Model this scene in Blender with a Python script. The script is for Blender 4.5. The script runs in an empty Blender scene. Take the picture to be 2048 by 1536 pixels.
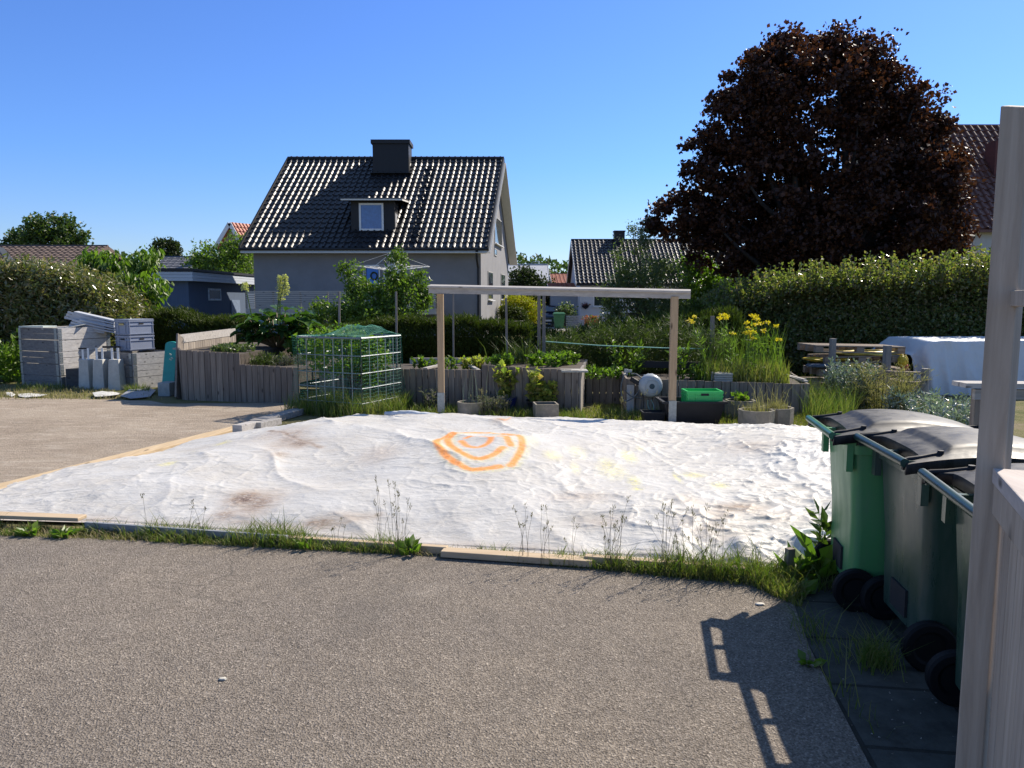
import bpy, math, random
import numpy as np
from mathutils import Vector, Matrix, noise as mnoise
R = math.radians
SC = bpy.context.scene
COL = SC.collection
random.seed(7); RNG = np.random.default_rng(11)

# ------------------------------------------------------------ camera, sky, sun, exposure
F_PX, CAM_H, PITCH = 1500.0, 1.78, R(6.3)
cam_d = bpy.data.cameras.new('camera'); cam_d.sensor_width = 36.0; cam_d.lens = F_PX/2048*36.0
cam_d.clip_start = 0.05; cam_d.clip_end = 3000
cam = bpy.data.objects.new('camera', cam_d); COL.objects.link(cam)
cam.location = (0, 0, CAM_H); cam.rotation_euler = (R(90)-PITCH, 0, 0)
SC.camera = cam
SUN_AZ, SUN_EL = R(47), R(41.5)
w = bpy.data.worlds.new('World'); SC.world = w; w.use_nodes = True
wn = w.node_tree; bg = wn.nodes['Background']
sky = wn.nodes.new('ShaderNodeTexSky'); sky.sky_type = 'NISHITA'; sky.sun_disc = False
sky.sun_elevation = SUN_EL; sky.sun_rotation = SUN_AZ
sky.altitude = 0; sky.air_density = 1.0; sky.dust_density = 0.25; sky.ozone_density = 4.0
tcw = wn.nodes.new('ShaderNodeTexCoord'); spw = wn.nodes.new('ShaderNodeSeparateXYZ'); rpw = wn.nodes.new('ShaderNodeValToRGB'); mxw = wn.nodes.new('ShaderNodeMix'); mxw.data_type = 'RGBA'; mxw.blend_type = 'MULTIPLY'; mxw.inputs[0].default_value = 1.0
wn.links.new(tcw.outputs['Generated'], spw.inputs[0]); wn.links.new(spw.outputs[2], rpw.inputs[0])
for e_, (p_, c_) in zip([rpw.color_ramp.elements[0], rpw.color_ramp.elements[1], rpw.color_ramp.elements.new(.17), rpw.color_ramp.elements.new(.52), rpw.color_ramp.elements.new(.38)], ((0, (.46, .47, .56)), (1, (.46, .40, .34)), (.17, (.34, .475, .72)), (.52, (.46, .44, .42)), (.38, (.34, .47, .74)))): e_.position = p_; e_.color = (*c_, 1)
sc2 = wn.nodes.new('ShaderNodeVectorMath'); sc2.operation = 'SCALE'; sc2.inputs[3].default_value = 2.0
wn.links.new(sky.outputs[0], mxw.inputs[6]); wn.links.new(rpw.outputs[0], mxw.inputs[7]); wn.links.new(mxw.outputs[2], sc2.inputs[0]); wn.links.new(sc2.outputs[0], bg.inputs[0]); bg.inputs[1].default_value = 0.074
sd = bpy.data.lights.new('sun', 'SUN'); sd.energy = 4.8; sd.angle = R(0.53); sd.color = (1.0, 0.905, 0.775)
sun = bpy.data.objects.new('sun', sd); COL.objects.link(sun)
S = Vector((math.sin(SUN_AZ)*math.cos(SUN_EL), math.cos(SUN_AZ)*math.cos(SUN_EL), math.sin(SUN_EL)))
sun.rotation_euler = S.to_track_quat('Z', 'Y').to_euler(); sun.location = (30, 30, 40)
SC.view_settings.view_transform = 'Standard'; SC.view_settings.look = 'None'
SC.view_settings.exposure = 0.75; SC.view_settings.gamma = 1.0
SC.render.engine = 'CYCLES'
SC.cycles.max_bounces = 8; SC.cycles.transparent_max_bounces = 16

# ------------------------------------------------------------ measuring helpers (photo pixel -> place in the world)
CP, SP = math.cos(PITCH), math.sin(PITCH)
def ray(u, v):
    x = (u-1024)/F_PX; y = (768-v)/F_PX
    return Vector((x, CP + y*SP, y*CP - SP))
def P(u, v, z=0.0):
    d = ray(u, v); t = (z-CAM_H)/d.z
    return Vector((d.x*t, d.y*t, z))
def PY(u, v, Y):
    d = ray(u, v); t = Y/d.y
    return Vector((d.x*t, Y, CAM_H+d.z*t))

# ------------------------------------------------------------ objects
WM = {}
def tag(o, label=None, cat=None, group=None, kind=None):
    if label: o['label'] = label
    if cat: o['category'] = cat
    if group: o['group'] = group
    if kind: o['kind'] = kind
    return o
def thing(name, label, cat, loc=(0, 0, 0), group=None):
    o = bpy.data.objects.new(name, None); COL.objects.link(o); o.location = loc
    o.empty_display_size = 0.2
    WM[o] = Matrix.Translation(Vector(loc))
    return tag(o, label, cat, group)
def link_mesh(name, me, mat, parent=None, smooth=False):
    o = bpy.data.objects.new(name, me); COL.objects.link(o)
    for m in (mat if isinstance(mat, (list, tuple)) else [mat]): me.materials.append(m)
    me.polygons.foreach_set('use_smooth', [bool(smooth)]*len(me.polygons))
    if parent is not None:
        o.parent = parent; o.matrix_parent_inverse = WM[parent].inverted(); WM[o] = Matrix.Identity(4)
    else:
        n = len(me.vertices)
        if n:
            co = np.empty(n*3, dtype=np.float32); me.vertices.foreach_get('co', co); co = co.reshape(-1, 3)
            b = Vector(((float(co[:, 0].min())+float(co[:, 0].max()))/2, (float(co[:, 1].min())+float(co[:, 1].max()))/2, float(co[:, 2].min())))
            co -= np.array(b, dtype=np.float32); me.vertices.foreach_set('co', co.ravel()); me.update()
            o.location = b
            # keep the texture space in world units and position
            WM[o] = Matrix.Translation(b)
        else: WM[o] = Matrix.Identity(4)
    return o
def copy_tree(o, parent=None):
    c = o.copy(); COL.objects.link(c)
    if parent is not None: c.parent = parent
    for ch in list(o.children): copy_tree(ch, c)
    return c

class MB:
    def __init__(s): s.v = []; s.f = []; s.m = []; s.cur = 0
    def add(s, vs, fs):
        n = len(s.v); s.v += [tuple(p) for p in vs]; s.f += [tuple(i+n for i in f) for f in fs]; s.m += [s.cur]*len(fs); return s
    def box(s, c, d, rz=0, rx=0, ry=0):
        M = Matrix.Translation(Vector(c)) @ Matrix.Rotation(rz, 4, 'Z') @ Matrix.Rotation(ry, 4, 'Y') @ Matrix.Rotation(rx, 4, 'X')
        vs = [M @ Vector((x*d[0]/2, y*d[1]/2, z*d[2]/2)) for x in (-1, 1) for y in (-1, 1) for z in (-1, 1)]
        return s.add(vs, [(0, 1, 3, 2), (4, 6, 7, 5), (0, 4, 5, 1), (2, 3, 7, 6), (0, 2, 6, 4), (1, 5, 7, 3)])
    def bar(s, p, q, w, h, up=(0, 0, 1), roll=0):
        p = Vector(p); q = Vector(q); d = (q-p).normalized(); u = Vector(up)
        if abs(d.dot(u)) > .98: u = Vector((0, 1, 0))
        sx = d.cross(u).normalized(); uu = sx.cross(d).normalized()
        if roll: 
            Q = Matrix.Rotation(roll, 3, d); sx = Q@sx; uu = Q@uu
        vs = [a + sx*i*w/2 + uu*j*h/2 for a in (p, q) for i in (-1, 1) for j in (-1, 1)]
        return s.add(vs, [(0, 1, 3, 2), (4, 6, 7, 5), (0, 4, 5, 1), (2, 3, 7, 6), (0, 2, 6, 4), (1, 5, 7, 3)])
    def tube(s, pts, rad, n=8, cap=True):
        pts = [Vector(p) for p in pts]; k = len(pts)
        rad = rad if isinstance(rad, (list, tuple)) else [rad]*k
        vs = []; ref = None
        for i, p in enumerate(pts):
            d = (pts[min(i+1, k-1)] - pts[max(i-1, 0)])
            d = d.normalized() if d.length > 1e-9 else Vector((0, 0, 1))
            if ref is None: ref = Vector((1, 0, 0)) if abs(d.x) < .8 else Vector((0, 1, 0))
            a = (ref - d*ref.dot(d)).normalized(); ref = a; b = d.cross(a)
            for j in range(n):
                t = 2*math.pi*j/n; vs.append(p + (a*math.cos(t)+b*math.sin(t))*rad[i])
        fs = [(i*n+j, i*n+(j+1) % n, (i+1)*n+(j+1) % n, (i+1)*n+j) for i in range(k-1) for j in range(n)]
        if cap: fs += [tuple(range(n-1, -1, -1)), tuple((k-1)*n+j for j in range(n))]
        return s.add(vs, fs)
    def loft(s, rings, cap0=True, cap1=True):
        n = len(rings[0]); vs = [p for r in rings for p in r]; k = len(rings)
        fs = [(i*n+j, i*n+(j+1) % n, (i+1)*n+(j+1) % n, (i+1)*n+j) for i in range(k-1) for j in range(n)]
        if cap0: fs.append(tuple(range(n-1, -1, -1)))
        if cap1: fs.append(tuple((k-1)*n+j for j in range(n)))
        return s.add(vs, fs)
    def lathe(s, c, prof, n=24, axis='Z', sq=1.0):
        c = Vector(c); rings = []
        for r, z in prof:
            ring = []
            for j in range(n):
                t = 2*math.pi*j/n
                q = Vector((r*math.cos(t), r*math.sin(t)*sq, z))
                if axis == 'X': q = Vector((q.z, q.x, q.y))
                if axis == 'Y': q = Vector((q.x, q.z, q.y))
                ring.append(c+q)
            rings.append(ring)
        return s.loft(rings, prof[0][0] > 1e-6, prof[-1][0] > 1e-6)
    def quad(s, a, b, c, d): return s.add([a, b, c, d], [(0, 1, 2, 3)])
    def prism(s, poly, vec):
        """closed prism: polygon (3D points) swept by vec"""
        n = len(poly); v = Vector(vec); A = [Vector(p) for p in poly]; B = [p+v for p in A]
        return s.add(A+B, [tuple(range(n-1, -1, -1)), tuple(range(n, 2*n))] + [(i, (i+1) % n, n+(i+1) % n, n+i) for i in range(n)])
    def build(s, name, mat, parent=None, smooth=False, bevel=0, auto=None, fixn=True):
        me = bpy.data.meshes.new(name); me.from_pydata([tuple(p) for p in s.v], [], s.f); 
        if any(s.m): me.polygons.foreach_set('material_index', s.m)
        if fixn:
            import bmesh
            bm = bmesh.new(); bm.from_mesh(me); bmesh.ops.recalc_face_normals(bm, faces=bm.faces); bm.to_mesh(me); bm.free()
        me.update()
        o = link_mesh(name, me, mat, parent, smooth or bool(auto))
        if bevel:
            b = o.modifiers.new('bevel', 'BEVEL'); b.width = bevel; b.segments = 2; b.limit_method = 'ANGLE'; b.angle_limit = R(40)
        if auto: 
            try: me.set_sharp_from_angle(angle=R(auto))
            except Exception: pass
        return o

def np_mesh(name, V, Fq=None, T=None, mat=None, parent=None, smooth=False, color=None):
    """fast mesh of quads and/or triangles from arrays"""
    me = bpy.data.meshes.new(name)
    nv = len(V); loops = []; starts = []; off = 0
    arr = []
    if Fq is not None and len(Fq): arr.append((np.asarray(Fq, dtype=np.int32), 4))
    if T is not None and len(T): arr.append((np.asarray(T, dtype=np.int32), 3))
    nf = sum(len(a) for a, k in arr); nl = sum(a.size for a, k in arr)
    me.vertices.add(nv); me.vertices.foreach_set('co', np.asarray(V, dtype=np.float32).ravel())
    me.loops.add(nl); me.polygons.add(nf)
    me.loops.foreach_set('vertex_index', np.concatenate([a.ravel() for a, k in arr]))
    for a, k in arr:
        starts.append(off + np.arange(len(a), dtype=np.int32)*k); off += a.size
    me.polygons.foreach_set('loop_start', np.concatenate(starts))
    me.update(calc_edges=True); me.validate()
    if color is not None:
        at = me.color_attributes.new('stain', 'FLOAT_COLOR', 'POINT'); at.data.foreach_set('color', np.asarray(color, dtype=np.float32).ravel())
    return link_mesh(name, me, mat, parent, smooth)

# ------------------------------------------------------------ numpy noise
def vnoise(x, y, seed=0):
    xi = np.floor(x).astype(np.int64); yi = np.floor(y).astype(np.int64); xf = x-xi; yf = y-yi
    def h(a, b):
        n = (a*374761393 + b*668265263 + seed*974634777) & 0xffffffff
        n = ((n ^ (n >> 13))*1274126177) & 0xffffffff
        return ((n ^ (n >> 16)) & 0xffff)/65535.0
    ux = xf*xf*xf*(xf*(xf*6-15)+10); uy = yf*yf*yf*(yf*(yf*6-15)+10)
    return (h(xi, yi)*(1-ux)+h(xi+1, yi)*ux)*(1-uy)+(h(xi, yi+1)*(1-ux)+h(xi+1, yi+1)*ux)*uy
def fbm(x, y, seed=0, o=4):
    s = 0; a = .5; t = 0
    for i in range(o): s = s+a*vnoise(x*2**i, y*2**i, seed+i*17); t += a; a *= .5
    return s/t
def ridged(x, y, seed=0, o=4, p=2):
    s = 0; a = .5; t = 0
    for i in range(o):
        s = s+a*(1-np.abs(2*vnoise(x*2.1**i, y*2.1**i, seed+i*31)-1))**p; t += a; a *= .55
    return s/t
def sstep(a, b, x):
    t = np.clip((x-a)/(b-a), 0, 1); return t*t*(3-2*t)

# ------------------------------------------------------------ materials
def nodes(name):
    m = bpy.data.materials.new(name); m.use_nodes = True; nt = m.node_tree
    return m, nt, nt.nodes['Principled BSDF']
def N(nt, kind, **kw):
    n = nt.nodes.new(kind)
    for k, v in kw.items():
        if k in n.inputs.keys(): n.inputs[k].default_value = v
        else: setattr(n, k, v)
    return n
def geo_pos(nt, scale=(1, 1, 1), rot=(0, 0, 0)):
    """texture position in world metres (the place does not move)"""
    g = N(nt, 'ShaderNodeNewGeometry'); mp = N(nt, 'ShaderNodeMapping'); mp.inputs['Scale'].default_value = scale; mp.inputs['Rotation'].default_value = rot
    nt.links.new(g.outputs['Position'], mp.inputs['Vector']); return mp.outputs[0]
def ramp(nt, fac, stops):
    r = N(nt, 'ShaderNodeValToRGB'); nt.links.new(fac, r.inputs[0])
    while len(r.color_ramp.elements) < len(stops): r.color_ramp.elements.new(.5)
    for e, (p, c) in zip(r.color_ramp.elements, stops): e.position = p; e.color = (*c, 1) if len(c) == 3 else c
    return r.outputs[0]
def mixc(nt, fac, a, b, mode='MIX'):
    m = N(nt, 'ShaderNodeMix', data_type='RGBA', blend_type=mode)
    for sock, val in ((m.inputs[0], fac), (m.inputs[6], a), (m.inputs[7], b)):
        if hasattr(val, 'links') or isinstance(val, bpy.types.NodeSocket): nt.links.new(val, sock)
        elif isinstance(val, (int, float)): sock.default_value = val
        else: sock.default_value = (*val, 1)
    return m.outputs[2]
def noise_n(nt, vec, scale, detail=4, rough=.55, dist=0):
    n = N(nt, 'ShaderNodeTexNoise'); n.inputs['Scale'].default_value = scale; n.inputs['Detail'].default_value = detail
    n.inputs['Roughness'].default_value = rough; n.inputs['Distortion'].default_value = dist
    nt.links.new(vec, n.inputs['Vector']); return n.outputs['Fac']
def bump(nt, bs, h, strength=.5, dist=.01):
    b = N(nt, 'ShaderNodeBump'); b.inputs['Strength'].default_value = strength; b.inputs['Distance'].default_value = dist
    nt.links.new(h, b.inputs['Height']); nt.links.new(b.outputs[0], bs.inputs['Normal']); return b
def scl(c, k): return tuple(min(1, x*k) for x in c)
def plain(name, c, rough=.6, metal=0, var=.25, scale=6, bmp=0.15, bscale=60, spec=.5, isl=0, dirt=None):
    m, nt, b = nodes(name); g = geo_pos(nt)
    f = noise_n(nt, g, scale, 6, .65)
    col = ramp(nt, f, [(.3, scl(c, 1-var)), (.7, scl(c, 1+var))])
    if isl:
        gi = N(nt, 'ShaderNodeNewGeometry')
        k = ramp(nt, gi.outputs['Random Per Island'], [(0, (1-isl,)*3), (1, (1+isl,)*3)]) if False else gi.outputs['Random Per Island']
        col = mixc(nt, k, mixc(nt, 1.0, col, (1-isl,)*3, 'MULTIPLY'), col)
    if dirt:
        d = noise_n(nt, g, 2.3, 8, .7); dm = ramp(nt, d, [(.48, (0, 0, 0)), (.68, (1, 1, 1))]); col = mixc(nt, dm, col, dirt)
    nt.links.new(col, b.inputs['Base Color']); b.inputs['Roughness'].default_value = rough; b.inputs['Metallic'].default_value = metal
    b.inputs['Specular IOR Level'].default_value = spec
    if bmp: bump(nt, b, noise_n(nt, g, bscale, 4), bmp, .01)
    return m
def wood(name, c1, c2, axis='Z', knots=True, rough=.8, isl=.35, scale=1.0, ks=1.0):
    """weathered board: grain stretched along axis, each board its own tone"""
    m, nt, b = nodes(name)
    st = {'X': (1.6, 26, 26), 'Y': (26, 1.6, 26), 'Z': (26, 26, 1.6)}[axis]
    g = geo_pos(nt, tuple(s*scale for s in st)); gi = N(nt, 'ShaderNodeNewGeometry')
    off = N(nt, 'ShaderNodeVectorMath', operation='ADD'); nt.links.new(g, off.inputs[0])
    mu = N(nt, 'ShaderNodeMath', operation='MULTIPLY'); mu.inputs[1].default_value = 37.0
    nt.links.new(gi.outputs['Random Per Island'], mu.inputs[0]); nt.links.new(mu.outputs[0], off.inputs[1])
    f = noise_n(nt, off.outputs[0], 1.0, 6, .65, .4)
    col = ramp(nt, f, [(.25, c2), (.48, tuple((a+b_)/2 for a, b_ in zip(c1, c2))), (.7, c1)])
    col = mixc(nt, gi.outputs['Random Per Island'], mixc(nt, 1.0, col, (1-isl, 1-isl, 1-isl*.92), 'MULTIPLY'), col)
    if knots:
        kst = {'X': (2.2, 9, 9), 'Y': (9, 2.2, 9), 'Z': (9, 9, 3.2)}[axis]
        vk = N(nt, 'ShaderNodeTexVoronoi'); vk.inputs['Scale'].default_value = 1.0
        kg = geo_pos(nt, tuple(s*ks for s in kst)); nt.links.new(kg, vk.inputs['Vector'])
        km = ramp(nt, vk.outputs['Distance'], [(.07, (1, 1, 1)), (.17, (0, 0, 0))])
        col = mixc(nt, km, col, tuple(x*.35 for x in c2))
    nt.links.new(col, b.inputs['Base Color']); b.inputs['Roughness'].default_value = rough; b.inputs['Specular IOR Level'].default_value = .25
    bump(nt, b, f, .5, .006)
    return m
def leafm(name, cols, trans=.45, rough=.45, spec=.4, tint=(1.0, 1.25, .45)):
    """foliage: each leaf its own tone, lets some sunlight through"""
    m, nt, b = nodes(name); gi = N(nt, 'ShaderNodeNewGeometry'); n = len(cols)
    col = ramp(nt, gi.outputs['Random Per Island'], [(i/(n-1), c) for i, c in enumerate(cols)])
    nt.links.new(col, b.inputs['Base Color']); b.inputs['Roughness'].default_value = rough; b.inputs['Specular IOR Level'].default_value = spec
    tr = N(nt, 'ShaderNodeBsdfTranslucent'); nt.links.new(mixc(nt, 1.0, col, tint, 'MULTIPLY'), tr.inputs[0])
    mx = N(nt, 'ShaderNodeMixShader'); mx.inputs[0].default_value = trans
    nt.links.new(b.outputs[0], mx.inputs[1]); nt.links.new(tr.outputs[0], mx.inputs[2])
    nt.links.new(mx.outputs[0], nt.nodes['Material Output'].inputs[0]); return m
def glassm(name, c=(.02, .03, .04), rough=.05):
    m, nt, b = nodes(name); b.inputs['Base Color'].default_value = (*c, 1); b.inputs['Roughness'].default_value = rough
    b.inputs['Specular IOR Level'].default_value = .9
    g = geo_pos(nt); bump(nt, b, noise_n(nt, g, 1.5, 1), .05, .05); return m

M_GREYWOOD = wood('weathered grey wood', (.30, .255, .205), (.135, .108, .085), 'Z')
M_GREYWOOD_X = wood('weathered grey wood lying', (.40, .385, .36), (.19, .178, .165), 'X', isl=.25)
M_PALE_X = wood('pale silver board', (.50, .47, .43), (.30, .28, .26), 'X', isl=.2)
M_NEWWOOD = wood('new pine post', (.50, .36, .22), (.32, .22, .13), 'Z', isl=.1, ks=.8)
M_BEIGE = wood('beige plank', (.56, .43, .27), (.40, .29, .17), 'Y', isl=.1)
M_BEIGE_X = wood('beige plank across', (.56, .44, .29), (.42, .31, .2), 'X', isl=.15)
M_FENCE = wood('light fence wood', (.54, .455, .36), (.33, .265, .20), 'Z', isl=.18, scale=1.0, ks=.55)
M_CONC = plain('cast concrete', (.34, .33, .29), .9, var=.18, scale=9, bmp=.4, bscale=90)
M_CONC_D = plain('weathered concrete pot', (.21, .185, .145), .9, var=.3, scale=8, bmp=.4, bscale=70, dirt=(.12, .12, .08))
M_ZINC = plain('galvanised steel', (.26, .285, .29), .45, metal=.6, var=.2, scale=30, bmp=.05)
M_BLACKPL = plain('black plastic', (.010, .011, .014), .55, var=.2, bmp=.05, spec=.3)
M_WHITE = plain('white paint', (.72, .72, .70), .5, var=.05)
M_SOIL = plain('dark soil', (.055, .042, .03), .95, var=.45, scale=14, bmp=.9, bscale=40)
M_BARK = plain('tree bark', (.10, .08, .065), .9, var=.35, scale=12, bmp=.7, bscale=30)
M_BARKD = plain('dark maple bark', (.03, .024, .02), .9, var=.35, scale=12, bmp=.7, bscale=30)
M_DARK = plain('dark recess shade', (.015, .015, .017), .8, bmp=0)  # near black for boxes that stand for shade in recesses and holes
M_GLASS = glassm('window glass')
M_RUST = plain('rusty clay', (.22, .15, .10), .85, var=.3, scale=14, bmp=.4)
# ------------------------------------------------------------ the setting: ground, road, gravel, paving
def sheet(name, poly, z, mat, th=0.0):
    b = MB()
    if th: b.prism([Vector((p[0], p[1], z-th)) for p in poly], (0, 0, th))
    else: b.add([Vector((p[0], p[1], z)) for p in poly], [tuple(range(len(poly)))])
    return tag(b.build(name, mat, fixn=bool(th)), kind='structure')
def ground_mat():
    m, nt, b = nodes('rough grass and soil'); g = geo_pos(nt)
    f = noise_n(nt, g, .9, 8, .7); f2 = noise_n(nt, g, 25, 5, .7)
    c = ramp(nt, f, [(.35, (.07, .085, .025)), (.5, (.15, .14, .06)), (.65, (.21, .17, .11))])
    c = mixc(nt, .6, c, ramp(nt, f2, [(.3, (.5, .5, .5)), (.7, (1.3, 1.3, 1.3))]), 'MULTIPLY')
    nt.links.new(c, b.inputs['Base Color']); b.inputs['Roughness'].default_value = .95; b.inputs['Specular IOR Level'].default_value = .1
    bump(nt, b, f2, .8, .03); return m
def asphalt_mat():
    m, nt, b = nodes('worn asphalt'); g = geo_pos(nt)
    v = N(nt, 'ShaderNodeTexVoronoi'); v.inputs['Scale'].default_value = 120; nt.links.new(g, v.inputs['Vector'])
    v2 = N(nt, 'ShaderNodeTexVoronoi'); v2.inputs['Scale'].default_value = 42; nt.links.new(g, v2.inputs['Vector'])
    big = noise_n(nt, g, .55, 6, .65); mid = noise_n(nt, g, 7, 6, .75); fine = noise_n(nt, g, 130, 3, .7)
    stone = ramp(nt, v.outputs['Color'], [(.0, (.10, .082, .064)), (.45, (.182, .155, .126)), (.82, (.258, .222, .182)), (1, (.43, .38, .32))])
    c = mixc(nt, .75, stone, ramp(nt, fine, [(.3, (.45, .45, .45)), (.7, (1.4, 1.4, 1.4))]), 'MULTIPLY')
    st2 = ramp(nt, v2.outputs['Color'], [(.95, (0, 0, 0)), (.98, (1, 1, 1))]); edge = ramp(nt, v2.outputs['Distance'], [(.25, (1, 1, 1)), (.4, (0, 0, 0))])
    c = mixc(nt, mixc(nt, 1.0, st2, edge, 'MULTIPLY'), c, (.38, .35, .31))
    c = mixc(nt, 1.0, c, ramp(nt, big, [(.3, (.84, .84, .86)), (.7, (1.16, 1.14, 1.1))]), 'MULTIPLY')
    c = mixc(nt, .5, c, ramp(nt, mid, [(.3, (.75, .75, .75)), (.7, (1.2, 1.2, 1.2))]), 'MULTIPLY')
    crk = N(nt, 'ShaderNodeTexVoronoi', feature='DISTANCE_TO_EDGE'); crk.inputs['Scale'].default_value = .33
    nz = N(nt, 'ShaderNodeTexNoise'); nz.inputs['Scale'].default_value = 2.2; nz.inputs['Detail'].default_value = 6; nt.links.new(g, nz.inputs['Vector']); nt.links.new(mixc(nt, .35, g, nz.outputs['Color'], 'ADD'), crk.inputs['Vector'])
    cm = ramp(nt, crk.outputs['Distance'], [(.0005, (1, 1, 1)), (.003, (0, 0, 0))]); pm = ramp(nt, noise_n(nt, g, .8, 3), [(.5, (0, 0, 0)), (.6, (.45, .45, .45))])
    c = mixc(nt, mixc(nt, 1.0, cm, pm, 'MULTIPLY'), c, (.045, .04, .034))
    ol = ramp(nt, noise_n(nt, g, .42, 7, .72, .6), [(.53, (0, 0, 0)), (.68, (.6, .6, .6))]); c = mixc(nt, ol, c, (.085, .075, .065))
    du = ramp(nt, noise_n(nt, geo_pos(nt, (1, 1.7, 1)), .9, 8, .75, .3), [(.56, (0, 0, 0)), (.78, (.55, .55, .55))]); c = mixc(nt, du, c, (.30, .265, .22))
    nt.links.new(c, b.inputs['Base Color']); b.inputs['Roughness'].default_value = .85; b.inputs['Specular IOR Level'].default_value = .25
    h = N(nt, 'ShaderNodeMath', operation='ADD'); nt.links.new(v.outputs['Distance'], h.inputs[0]); nt.links.new(fine, h.inputs[1])
    bb = bump(nt, b, h.outputs[0], 1.0, .0055); b2 = N(nt, 'ShaderNodeBump'); b2.inputs['Strength'].default_value = .5; b2.inputs['Distance'].default_value = .03
    nt.links.new(mid, b2.inputs['Height']); nt.links.new(b2.outputs[0], bb.inputs['Normal']); return m
def gravel_mat(name, c1, c2, c3):
    m, nt, b = nodes(name); g = geo_pos(nt)
    f = noise_n(nt, g, .8, 7, .7); f2 = noise_n(nt, g, 55, 5, .75); f3 = noise_n(nt, geo_pos(nt, (1.2, 5, 1)), 1.4, 6, .7)
    c = ramp(nt, f, [(.35, c1), (.62, c2)]); c = mixc(nt, ramp(nt, f3, [(.5, (0, 0, 0)), (.72, (1, 1, 1))]), c, c3)
    c = mixc(nt, .8, c, ramp(nt, f2, [(.3, (.55, .55, .55)), (.7, (1.4, 1.4, 1.4))]), 'MULTIPLY')
    nt.links.new(c, b.inputs['Base Color']); b.inputs['Roughness'].default_value = .95; b.inputs['Specular IOR Level'].default_value = .1
    bb = bump(nt, b, f2, 1, .02); b2 = N(nt, 'ShaderNodeBump'); b2.inputs['Strength'].default_value = .6; b2.inputs['Distance'].default_value = .05
    nt.links.new(f3, b2.inputs['Height']); nt.links.new(b2.outputs[0], bb.inputs['Normal']); return m
def paving_mat():
    m, nt, b = nodes('old concrete slabs'); g = geo_pos(nt, (1, 1, 1), (0, 0, R(8)))
    br = N(nt, 'ShaderNodeTexBrick'); br.offset = 0; br.inputs['Scale'].default_value = 1; br.inputs['Mortar Size'].default_value = .012
    br.inputs['Brick Width'].default_value = .5; br.inputs['Row Height'].default_value = .5; br.inputs['Mortar Smooth'].default_value = .2
    br.inputs['Color1'].default_value = (.065, .066, .058, 1); br.inputs['Color2'].default_value = (.048, .05, .044, 1); br.inputs['Mortar'].default_value = (.03, .03, .025, 1)
    nt.links.new(g, br.inputs['Vector']); f = noise_n(nt, geo_pos(nt), 8, 8, .75); f2 = noise_n(nt, geo_pos(nt), 90, 3)
    c = mixc(nt, .8, br.outputs['Color'], ramp(nt, f, [(.3, (.5, .5, .5)), (.7, (1.5, 1.5, 1.5))]), 'MULTIPLY')
    nt.links.new(c, b.inputs['Base Color']); b.inputs['Roughness'].default_value = .9; b.inputs['Specular IOR Level'].default_value = .2
    bb = bump(nt, b, f2, .5, .006); b2 = N(nt, 'ShaderNodeBump', invert=True); b2.inputs['Distance'].default_value = .01; nt.links.new(br.outputs['Fac'], b2.inputs['Height']); nt.links.new(b2.outputs[0], bb.inputs['Normal']); return m

sheet('ground', [(-700, -60), (700, -60), (700, 1400), (-700, 1400)], 0, ground_mat())
def xy(u, v, z=0): p = P(u, v, z); return (p.x, p.y)
edge_far = [xy(-700, 1040), xy(0, 1072), xy(400, 1088), xy(900, 1112), xy(1250, 1140), xy(1500, 1166), xy(1585, 1205)]
edge_right = [xy(1620, 1300), xy(1680, 1420), xy(1740, 1536), (xy(1740, 1536)[0]+.15, -2)]
sheet('asphalt', [(-14, -4)] + edge_far + edge_right + [(3, -4)], .010, asphalt_mat())
sheet('concrete_paving', [xy(1560, 1190), xy(1640, 1120), (7, 5.2), (7, -4), (1.2, -4), xy(1700, 1536), xy(1640, 1390), xy(1590, 1280)], .005, paving_mat())
gp = gravel_mat('trodden sandy gravel', (.27, .22, .17), (.36, .30, .235), (.44, .38, .31))
sheet('gravel_yard', [(-30, 5.5), xy(-40, 1010), xy(540, 838), xy(600, 812), xy(560, 806), xy(330, 808), xy(300, 802), xy(0, 795), (-30, 15.2)], .006, gp)
sheet('street', [(-3, 45), (34, 47), (34, 56), (-3, 55), (-20, 56), (-20, 50)], .008, gravel_mat('pale worn road surface', (.21, .20, .19), (.26, .25, .235), (.30, .29, .27)))

# ------------------------------------------------------------ plants library
def rdir(n):
    a = RNG.normal(size=(n, 3)); return a/np.linalg.norm(a, axis=1, keepdims=True)
def leaf_arrays(C, L, W, axis=None, spread=1.0, fold=.15, jit=.35, nrm_up=0.0):
    """n leaves as folded kites. axis: preferred direction (n,3) or None"""
    n = len(C); d = rdir(n)
    if axis is not None: d = d*spread + np.asarray(axis)
    d /= np.linalg.norm(d, axis=1, keepdims=True)+1e-9
    r = rdir(n)
    if nrm_up: r = r + np.array([0, 0, nrm_up])
    s = np.cross(d, r); s /= np.linalg.norm(s, axis=1, keepdims=True)+1e-9; nn = np.cross(s, d)
    k = (1-jit + 2*jit*RNG.random((n, 1))); l = L*k; w_ = W*k
    V = np.empty((n, 4, 3)); V[:, 0] = C; V[:, 1] = C+d*l*.45+s*w_/2+nn*fold*w_; V[:, 2] = C+d*l; V[:, 3] = C+d*l*.45-s*w_/2+nn*fold*w_
    i = np.arange(n)[:, None]*4; T = np.concatenate([i+[0, 1, 2], i+[0, 2, 3]])
    return V.reshape(-1, 3), T
def merge(parts):
    Vs = []; Ts = []; o = 0
    for V, T in parts: Vs.append(V); Ts.append(T+o); o += len(V)
    return np.concatenate(Vs), np.concatenate(Ts)
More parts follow.
